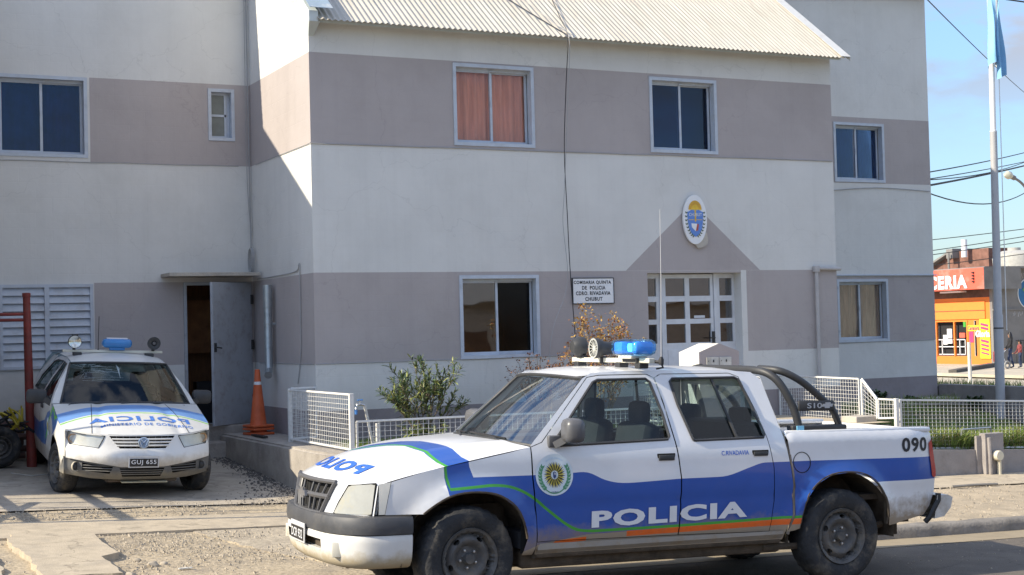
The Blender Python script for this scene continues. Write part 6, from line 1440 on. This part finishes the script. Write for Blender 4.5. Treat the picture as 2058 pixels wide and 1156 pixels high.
shrub('rusty_shrub', 'tall bare twigged shrub with rust orange leaf tufts behind the pickup lights', 'shrub', (9.25, 16.35, .80), 1.52, .50, 10, RL[:2], TW, .040, .013, 14, 21, clump=.03)
shrub('rusty_shrub', 'lower dark twigged shrub with brown leaf tufts left of the taller one', 'shrub', (8.55, 16.4, .80), 1.10, .5, 10, [RL[0], RL[2], RL[2]], BARK, .034, .011, 9, 33, clump=.03)
for k, (x, y, s) in enumerate(((16.35, 19.45, .30), (17.1, 19.5, .18), (17.95, 18.9, .22))):
    shrub('weed', ['bushy dark green weed at the foot of the right wall', 'smaller dark weed nearer the right corner of the building', 'dark weed at the foot of the boundary wall'][k], 'weed', (x, y, .72-.05*k), s, .8, 9, [LF[2], LF[0]], BARK, .07, .02, 4, 50+k, forks=1)

# ------------------------------------------------------------------ red pipe stand, quad bike, pipes at the left
RED = mat('red_oxide', (.20, .030, .022), rough=.6, var=.25, vscale=5, stain=((.10, .05, .04), .6, 8))
t = thing('pipe_stand', 'dark red steel pipe stand with two side rails beside the shutter', 'pipe frame', (2.6, 18.6, .55))
g = MB(); g.tube([(2.62, 18.6, .5), (2.60, 18.6, 1.6), (2.585, 18.6, 2.70)], [.062, .052, .043], RED, 12); g.lathe([(.050, 0), (.05, .05), (.0, .055)], RED, (2.585, 18.6, 2.66), n=12); g.build('post', t, smooth=True)
for z in (2.385, 2.455): g = MB(); g.tube([(2.58, 18.6, z), (.6, 18.62, z)], .020, RED, 8); g.build('rail', t, smooth=True)
for (x, h) in ((.7, 2.5), (-1.2, 2.5)): g = MB(); g.tube([(x, 18.6, .6), (x, 18.6, h)], .045, RED, 10); g.build('post', t, smooth=True)
# the barred frame just outside the picture whose bars throw the stripes on the yard
t = thing('driveway_gate', 'tall red barred driveway gate folded open just left of the view', 'gate', (.7, 15.4, .5))
for k, y in enumerate((14.72, 15.02, 15.32, 15.62, 15.95, 16.25)): g = MB(); g.tube([(.7, y, .35), (.7, y, 2.9 if k else 3.7)], .035 if k == 0 else .021, RED, 6); g.build('bar', t)
for z in (1.30, 1.85): g = MB(); g.beam((.7, 14.72, z), (.7, 16.9, z+.02), .05, .07, RED); g.build('rail', t)
g = MB(); g.beam((.7, 14.8, 1.05), (.7, 16.0, 1.5), .05, .05, RED); g.build('brace', t)
YELS = mat('cable_yellow', (.45, .36, .03), rough=.5, var=.15)
def gz(x, y): return golz(x, y)+.016
t = thing('quad_bike', 'dark quad bike at the left edge with knobbly wheel and yellow straps', 'quad bike', (1.5, 18.5, gz(1.5, 18.5)))
z0 = gz(2.1, 18.6)
for k, (x, y) in enumerate(((2.24, 18.55), (1.14, 18.55), (2.24, 19.5), (1.14, 19.5))):
    w = wheel('wheel', t, (0, 0, 0), .25, .19, .125, -1, holes=4, nuts=4, tread=22); w.matrix_parent_inverse = Matrix.Translation(-Vector(t['_w'][:])); w.location = (x, y-.1, gz(x, y)+.25)
g = MB(); g.box((.95, 18.6, .95), (2.15, 19.5, 1.12), BLACK, bev=.06); g.box((1.2, 18.8, 1.1), (1.8, 19.6, 1.36), BLACK, bev=.06); g.tube([(1.25, 18.75, 1.1), (1.2, 18.7, 1.5), (.95, 18.7, 1.58)], .02, BLACK, 6); g.tube([(1.75, 18.75, 1.1), (1.8, 18.7, 1.5), (2.05, 18.7, 1.58)], .02, BLACK, 6); g.tube([(1.0, 18.65, .85), (2.1, 18.65, .85)], .03, BLACK, 6); g.build('body', t, smooth=True)
random.seed(4); g = MB()
for q in range(7):
    c = Vector((2.26+.03*q, 18.45+.02*q, 1.18)); pts = [(c.x+random.uniform(-.16, .22), c.y+random.uniform(-.1, .15), c.z+random.uniform(-.16, .18)) for _ in range(5)]; g.tube(smooth_poly(pts, k=5), .011 if q % 2 else .014, YELS if q % 3 else BLACK, 5)
for s in (g,): s.build('strap', t, smooth=True)
g = MB(); g.tube([(2.06, 18.5, 1.52), (2.2, 18.5, 1.50)], .03, YELS, 6); g.build('grip', t)
PIPEM = mat('stacked_pipe', (.15, .09, .075), rough=.8, var=.3)
for k in range(6):
    g = MB(); y = 19.15+.07*(k % 3); z = golz(2.4, 19.3)+.08+.085*(k//1)*.9; g.tube([(1.6, y, z), (2.62+.05*(k % 2), y+.02, z-.01)], .040, PIPEM, 8)
    tag(g.build('steel_pipe', smooth=True), ['bottom', 'second', 'third', 'fourth', 'fifth', 'topmost'][k]+' rusty pipe of the pile behind the quad bike', 'pipe', 'rusty pipes piled behind the quad bike')
g = MB(); g.tube([(2.30, 18.0, gz(2.3, 18)+.01), (2.5, 17.75, gz(2.5, 17.75)+.01), (2.75, 17.9, gz(2.75, 17.9)+.01), (2.9, 17.7, gz(2.9, 17.7)+.01)], .006, PIPEW, 5); tag(g.build('wire_scrap'), 'thin pale wire lying on the yard left of the hatchback', 'wire')
g = MB(); g.box((5.30, 17.9, .84), (5.36, 18.45, .862), BLACK); tag(g.build('metal_strip'), 'thin dark strip lying on the raised platform beside the gate', 'strip')

# ------------------------------------------------------------------ across the side street
FZ = -.34
ORW = mat('orange_wall', (.78, .20, .03), rough=.7, var=.06, vscale=1, bump=.3, bscale=3); ORD = mat('orange_shutter', (.85, .24, .04), rough=.5, var=.04); REDS = mat('sign_red', (.72, .115, .07), rough=.6, var=.05, stain=((.6, .5, .45), .35, 1.2))
DKB = mat('dark_brick', (.12, .06, .045), rough=.9, var=.4, vscale=2); CONF = mat('far_concrete', (.22, .21, .20), rough=.9, var=.2, vscale=1.2, stain=((.10, .09, .085), .8, .6)); SHOPY = mat('sign_yellow', (.85, .60, .03), rough=.5, var=.05); PURP = mat('sign_purple', (.35, .04, .16), rough=.5)
t = thing('corner_shop', 'orange corner shop with red sign fascia and glazed front across the street', 'shop', (54.5, 60, FZ))
g = MB(); X = 54.5
panel(g, [(55.86, FZ), (66, FZ), (66, 3.6), (55.86, 3.6)], [rect(57.60, 60.9, .2, 2.02), rect(56.98, 57.15, .2, 2.02)], [(rect(55.8, 67, 3.2, 4), DKB)], ORW, lambda u, w: (X, u, w), step=1.5)
sw = g.build('wall', t, fix=False)
g = MB(); g.box((X-.06, 56.3, 2.10), (X+.0, 66, 2.98), ORD); g.box((X-.08, 56.3, 2.52), (X-.05, 66, 2.55), DKB); g.build('shutter_box', t, fix=False)
g = MB(); g.box((53.5, 55.32, 3.60), (54.1, 66, 4.66), REDS); fs = g.build('fascia', t)
g = MB(); g.box((53.52, 55.30, 3.58), (56, 55.33, 4.68), CONF); g.box((53.6, 55.33, 4.62), (62, 66, 4.72), CONF); g.build('fascia_side', t, fix=False)
g = MB(); Vt, Ft = text_fit('PELUQUERIA', 6.6, .72, bold=.06, space=1.15); Vt, Ft = text_fit('CERIA', 2.85, .70, bold=.05, space=1.12)
g.add([(53.46, 59.28-x, 3.66+y) for x, y in Vt], Ft, PLW); g.build('lettering', fs, fix=False)
for i in range(4): g = MB(); g.box((53.42, 55.95, 3.95+i*.15), (53.50, 56.08, 4.02+i*.15), BLACK); g.build('insulator', fs)
g = MB(); g.box((53.9, 57.4, 3.48), (54.3, 58.9, 3.56), PLW); g.build('strip_light', t)
g = MB(); g.box((X+.25, 57.6, .2), (X+.35, 61, 2.0), DARKROOM); g.box((X+.1, 56.98, .2), (X+.2, 57.2, 2.0), DARKROOM)
for y in (58.56, 57.62, 59.9): g.box((X-.04, y-.04, .2), (X+.08, y+.04, 2.02), ORD)
g.box((X-.03, 57.6, 1.98), (X+.06, 61, 2.04), ORD); win = g.build('shop_window', t, fix=False)
g = MB()
for z in (.28, .68, 1.05): g.beam((X+.1, 57.9, z), (X+.1, 60.6, z), .05, .05, FRAMEW)
for y in (57.9, 58.3, 58.7, 59.6): g.beam((X+.1, y, .25), (X+.1, y, 1.05), .05, .05, FRAMEW)
g.build('display_rack', win, fix=False)
for (y0, y1, z0, z1, m) in ((58.75, 59.1, 1.15, 1.62, PLW), (59.1, 59.4, .8, 1.3, PLW), (58.75, 59.1, .85, 1.1, PLW), (57.72, 57.9, 1.7, 2.0, PGR), (57.8, 58.2, 1.15, 1.4, REDS), (57.2, 57.5, .9, 1.6, PURP)):
    g = MB(); g.box((X-.02, y0, z0), (X+.05, y1, z1), m); g.build('poster', win, fix=False)
g = MB(); g.box((X-.06, 56.0, .08), (X-.01, 56.70, 2.08), SHOPY)
po = g.build('banner', t)
g = MB()
for z, hh in ((1.78, .12), (1.6, .12), (.95, .12), (.75, .10), (.55, .10), (.35, .08)): g.prism([(X-.07, 56.62, z), (X-.07, 56.08, z-.10), (X-.07, 56.08, z-.10+hh), (X-.07, 56.62, z+hh)], (.008, 0, 0), PURP)
g.build('lettering', po, fix=False)
g = MB(); Vt, Ft = text_fit('Gloria', 1.0, .34, bold=.05); g.add([(X-.085, 56.98-x, 1.17+y) for x, y in Vt], Ft, PLW); Vt, Ft = text_fit('Carniceria', .95, .26, bold=.02); g.build('lettering', t, fix=False); g = MB(); g.box((X-.05, 56.68, 1.48), (X-.01, 57.55, 1.78), SHOPY); bo2 = g.build('name_board', t, fix=False); g = MB(); g.add([(X-.065, 57.52-x*.85, 1.53+y*.85) for x, y in Vt], Ft, PURP); g.build('lettering', bo2, fix=False)
# stepped brick gable and flue above
BRK = mat('brick_brown', (.20, .10, .075), rough=.95, var=.4, vscale=2.5, bump=.5, bscale=6)
t = thing('brick_gable', 'brown brick gable with white flue rising behind the shop sign', 'building', (60, 62, 4))
g = MB(); g.prism([(60, 61.6, 3.5), (60, 66.4, 3.5), (60, 66.4, 5.1), (60, 64.3, 6.0), (60, 61.6, 6.05)], (2.4, 0, 0), BRK); g.prism([(59.6, 66.6, 5.0), (59.6, 64.0, 6.05), (59.6, 64.0, 6.15), (59.6, 66.6, 5.12)], (3, 0, 0), CONF); g.box((59.5, 63.9, 5.6), (60.2, 64.4, 6.12), CONF); g.build('wall', t)
g = MB(); g.tube([(59.6, 63.05, 5.6), (59.6, 63.05, 6.6)], .17, PLW, 12); g.build('flue', t, smooth=True)
g = MB(); g.tube([(59.3, 64.0, 5.0), (59.3, 64.0, 5.9)], .06, CONF, 8); g.build('vent', t)
# grey wall with the globe mural
t = thing('mural_wall', 'tall grey concrete wall with a painted globe at the right edge', 'wall', (58, 56.5, FZ))
g = MB(); g.box((54.48, 55.8, FZ-.2), (66, 55.98, 4.62), CONF); g.box((54.48, 55.74, 2.5), (66, 55.8, 2.58), CONF); g.box((54.46, 55.76, 4.5), (66, 56.1, 4.68), CONF); g.build('wall', t)
OC = mat('mural_ocean', (.03, .14, .30), rough=.8, var=.2, vscale=2); LD = mat('mural_land', (.12, .30, .10), rough=.8)
g = MB(); g.lathe([(0, 0), (.80, 0), (.80, .02)], PLW, (57.0, 55.77, 3.33), axis='Y', n=40); g.lathe([(0, -.012), (.75, -.012), (.75, .01)], OC, (57.0, 55.77, 3.33), axis='Y', n=40); gb = g.build('globe', t)
g = MB()
for pts in ([(-.5, .2), (-.3, .42), (-.05, .38), (-.1, .15), (-.28, .02), (-.38, .1)], [(-.25, -.05), (-.02, -.1), (.02, -.3), (-.12, -.55), (-.22, -.35)], [(.2, .45), (.5, .3), (.55, 0), (.35, -.2), (.25, .1)]): g.prism([(57.0+x, 55.745, 3.33+z) for x, z in pts], (0, .006, 0), LD)
g.build('continents', gb, fix=False)
random.seed(2)
GRF = mat('graffiti_pale', (.5, .48, .47), rough=.8)
for (cx_, cz_, n) in ((56.2, 4.25, 8), (56.4, 2.3, 7)):
    g = MB()
    for i in range(n):
        x = cx_-.6+i*.18; g.tube([(x+random.uniform(-.08, .08), 55.79, cz_+random.uniform(-.16, .16)) for _ in range(4)], .014, GRF, 4)
    g.build('graffiti', t, fix=False)
g = MB(); 
for i in range(26): g.tube([(55.8+i*.16, 55.6, FZ), (55.8+i*.16, 55.6, 1.0)], .015, BLACK, 4)
g.tube([(55.8, 55.6, .95), (60, 55.6, .95)], .02, BLACK, 4); tag(g.build('railing', fix=False), 'dark iron railing in front of the grey mural wall', 'railing')
g = MB(); z = 4.7; t = thing('water_tank', 'pale round fibre cement water tank above the grey wall', 'water tank', (58.6, 58, 4.6))
g.lathe([(1.15, 4.4), (1.2, 5.3), (1.12, 5.5), (.7, 5.68), (.0, 5.72)], mat('tank_cement', (.42, .41, .38), rough=.85, var=.15, stain=((.2, .19, .17), .6, 1)), (58.7, 58.3, 0), n=32); g.build('tank', t, smooth=True)
g = MB(); g.lathe([(.34, 5.62), (.34, 5.84), (.0, 5.86)], MATS['tank_cement'], (58.6, 58.3, 0), n=20); g.build('lid', t, smooth=True)
# paving, far kerb, white post
g = MB(); g.prism([(44.5, 44, FZ+.0), (60, 44, FZ+.0), (60, 80, FZ), (47, 80, FZ)], (0, 0, .12), FAR); struct(g.build('far_sidewalk'))
g = MB(); g.beam((45.5, 49.1, FZ+.10), (51.7, 53.1, FZ+.16), .35, .30, mat('kerb_dark', (.10, .09, .08), rough=1, var=.3)); struct(g.build('far_kerb'))
g = MB(); g.tube([(31.25, 33, .12), (31.25, 33, 1.42)], .055, mat('post_white', (.62, .6, .55), rough=.7, var=.1), 10); tag(g.build('marker_post', smooth=True), 'thin whitish post standing on the grass verge before the shop', 'post')
# ---- people by the wall
SKIN = mat('skin', (.32, .17, .11), rough=.6); HAIR = mat('hair_black', (.012, .01, .01), rough=.5); JK = mat('jacket_black', (.015, .015, .018), rough=.8); JEAN = mat('jeans_blue', (.035, .05, .10), rough=.9); REDT = mat('top_checked', (.22, .05, .05), rough=.9, var=.5, vscale=12); SHOE = mat('shoe_dark', (.02, .02, .02), rough=.7)
def skin_mesh(name, pts, edges, rad, m, parent, sub=2, root=0):
    me = bpy.data.meshes.new(name); me.from_pydata([tuple(p) for p in pts], edges, []); o = bpy.data.objects.new(name, me); COL.objects.link(o); sk = o.modifiers.new('s', 'SKIN'); me.skin_vertices or None
    for i, r in enumerate(rad): sv = me.skin_vertices[0].data[i]; sv.radius = (r, r*.85) if not isinstance(r, tuple) else r; sv.use_root = (i == root)
    sb = o.modifiers.new('u', 'SUBSURF'); sb.levels = sub; sb.render_levels = sub
    dg = bpy.context.evaluated_depsgraph_get(); nm = bpy.data.meshes.new_from_object(o.evaluated_get(dg)); nm.name = name; bpy.data.objects.remove(o)
    nm.materials.clear()
    for mm in (m if isinstance(m, list) else [m]): nm.materials.append(mm)
    for p in nm.polygons: p.use_smooth = True
    o = bpy.data.objects.new(name, nm); COL.objects.link(o); o.parent = parent; return o
def person(x, y, h, face, label, top, topm, bottom, stride=.12, arm=.25, hair='long'):
    t = thing('person', label, 'person', (x, y, FZ+.12), world=False); t.rotation_euler = (0, 0, face); s = h/1.70
    P = lambda *a: [q*s for q in a]
    pts = [P(0, 0, .93), P(0, 0, 1.15), P(0, .0, 1.36), P(0, .01, 1.47), P(0, .03, 1.53), P(0, .04, 1.62),
           P(-.10, 0, .88), P(-.11, stride, .48), P(-.11, stride-.05, .08), P(-.11, stride+.12, .04),
           P(.10, 0, .88), P(.11, -stride*.6, .48), P(.11, -stride-.05, .10), P(.11, -stride+.12, .05),
           P(-.19, 0, 1.38), P(-.24, .05, 1.12), P(-.22, arm, .95), P(-.21, arm+.08, .92), P(.19, 0, 1.38), P(.24, .03, 1.12), P(.22, arm*.8, .93), P(.21, arm*.8+.07, .88)]
    E_ = [(0, 1), (1, 2), (2, 3), (3, 4), (4, 5), (0, 6), (6, 7), (7, 8), (8, 9), (0, 10), (10, 11), (11, 12), (12, 13), (2, 14), (14, 15), (15, 16), (16, 17), (2, 18), (18, 19), (19, 20), (20, 21)]
    R = [.13, .125, .13, .055, .05, .088, .085, .06, .042, .035, .085, .06, .042, .035, .06, .045, .032, .034, .06, .045, .032, .034]
    b = skin_mesh('body', pts, E_, [r*s for r in R], [SKIN, topm, bottom, SHOE], t)
    for p in b.data.polygons:
        c = p.center/s; p.material_index = 3 if c.z < .085 else (2 if c.z < .95 and abs(c.x) < .2 and not (c.y > .16 and c.z > .8) else (1 if c.z < 1.47 and not (c.y > arm+.03 and abs(c.x) > .15) else 0))
    g = MB()
    L = .34 if hair == 'long' else .10
    for i in range(9):
        a = pi+pi*(i/8)-.0; g.tube([Vector((.05*s*cos(a), (.02+.03*sin(a))*s, 1.72*s)), Vector((.098*s*cos(a), (.03+.09*sin(a))*s, 1.64*s)), Vector((.11*s*cos(a), (.0+.10*sin(a))*s, (1.60-L*.5)*s)), Vector((.10*s*cos(a), (-.0+.10*sin(a))*s, (1.58-L)*s))], [.03*s, .045*s, .04*s, .025*s], HAIR, 8)
    g.build('hair', t, smooth=True)
    for sx in (-1, 1):
        g = MB()
        for k in range(4): g.tube([Vector((sx*.215+(k-1.5)*.018, arm+.12, .90))*s, Vector((sx*.215+(k-1.5)*.018, arm+.165, .875))*s], .009*s, SKIN, 5)
        g.tube([Vector((sx*.18, arm+.09, .91))*s, Vector((sx*.165, arm+.13, .90))*s], .009*s, SKIN, 5)
        g.tube([Vector((sx*.215, arm+.06, .93))*s, Vector((sx*.215, arm+.125, .898))*s], [.028*s, .034*s], SKIN, 8)
        g.build('hand', t, smooth=True)
    return t
person(50.15, 50.35, 1.66, radians(60), 'person in a black jacket and dark jeans pushing a small pram', None, JK, JEAN)
person(51.15, 50.75, 1.28, radians(75), 'smaller person in a reddish checked top behind the one in black', None, REDT, JEAN, hair='short')
t = thing('push_pram', 'small red and white pram with big wheel beside the person in black', 'pram', (49.7, 50.4, FZ+.12))
g = MB(); g.lathe([(.17, -.03), (.19, 0), (.17, .03), (.12, .03), (.12, -.03), (.17, -.03)], mat('pram_wheel', (.3, .3, .29), rough=.6), (49.75, 50.15, FZ+.32), axis='Y', n=24); g.build('wheel', t, smooth=True)
g = MB(); g.box((49.3, 50.2, FZ+.45), (49.6, 50.6, FZ+.95), REDT, bev=.06); g.build('seat', t, smooth=True)
g = MB(); g.tube([(49.75, 50.2, FZ+.32), (49.55, 50.25, FZ+.8), (50.0, 50.35, FZ+1.1)], .018, PLW, 6); g.tube([(49.45, 50.3, FZ+.3), (49.5, 50.3, FZ+.95), (49.35, 50.3, FZ+1.45)], .018, PLW, 6); g.build('handle', t, smooth=True)
# ---- street lamp and overhead lines
t = thing('street_lamp', 'street lamp with globe head on a curved arm at the right edge', 'street lamp', (46.7, 45, FZ))
g = MB(); g.tube(smooth_poly([(45.28, 45, 7.90), (45.7, 45, 7.72), (46.1, 45, 7.35), (46.6, 45, 6.5), (47.2, 45, 5.6), (47.3, 45, FZ)], k=4), .055, CONF, 8); g.build('arm', t, smooth=True)
g = MB(); g.tube([(45.40, 45, 7.86), (45.22, 45, 7.93)], .10, CONF, 10); g.tube([(45.22, 45, 7.93), (45.12, 45, 7.97), (44.98, 45, 8.0), (44.86, 45, 8.0)], [.11, .17, .16, .06], mat('lamp_globe', (.5, .48, .38), rough=.2, coat=.5), 14); g.build('lamp_head', t, smooth=True)
def sag(a, b, s, n=14): return [tuple(a[i]+(b[i]-a[i])*t-(s*4*t*(1-t) if i == 2 else 0) for i in range(3)) for t in [k/n for k in range(n+1)]]
def line_w(a, b, s, r, label):
    g = MB(); g.tube(sag(a, b, s), r, CABLE, 4); tag(g.build('overhead_wire', smooth=True), label, 'wire', 'overhead wires over the side street')
def ext(a, b, t0, t1): a = Vector(a); b = Vector(b); return a+(b-a)*t0, a+(b-a)*t1
for a, b, t0, t1, s, r, lab in (
    ((19.18, 21, 8.09), (40.98, 40, 10.52), -.05, 1.5, .12, .014, 'steep upper wire running down behind the flag'),
    ((19.09, 21, 4.87), (30.65, 30, 6.71), -.085, 1.6, .06, .012, 'thin wire rising right, highest of the service bundle'),
    ((19.09, 21, 4.76), (30.65, 30, 6.62), -.085, 1.6, .25, .010, 'thin slack wire crossing just below the highest one'),
    ((19.09, 21, 4.74), (30.64, 30, 6.45), -.085, 1.6, .05, .010, 'thin pale wire of the bundle above the thick cable'),
    ((19.08, 21, 4.62), (30.64, 30, 6.34), -.085, 1.6, .05, .020, 'thick black service cable rising to the right'),
    ((19.15, 21, 4.52), (30.6, 30, 5.68), -.085, 1.15, .35, .013, 'drooping black cable leaving the corner of the building'),
    ((36.4, 40, 5.01), (40.74, 40, 5.46), -.6, 2.5, .1, .014, 'far thin wire over the shop, highest of four'),
    ((36.38, 40, 4.63), (40.72, 40, 5.18), -.6, 2.5, .1, .014, 'far thin wire over the shop, second of four'),
    ((36.37, 40, 4.48), (40.71, 40, 5.0), -.6, 2.5, .1, .014, 'far thin wire over the shop, third of four'),
    ((36.36, 40, 4.1), (40.69, 40, 4.54), -.6, 2.5, .1, .014, 'far thin wire over the shop, lowest of four'),
    ((40.45, 40, 13.81), (41.14, 40, 13.79), -.3, 8, .0, .03, 'dark cable end at the very top right beside the flagpole')):
    line_w(*ext(a, b, t0, t1), s, r, lab)

# ------------------------------------------------------------------ finish: drop helper properties
for o in bpy.data.objects:
    if '_w' in o: del o['_w']
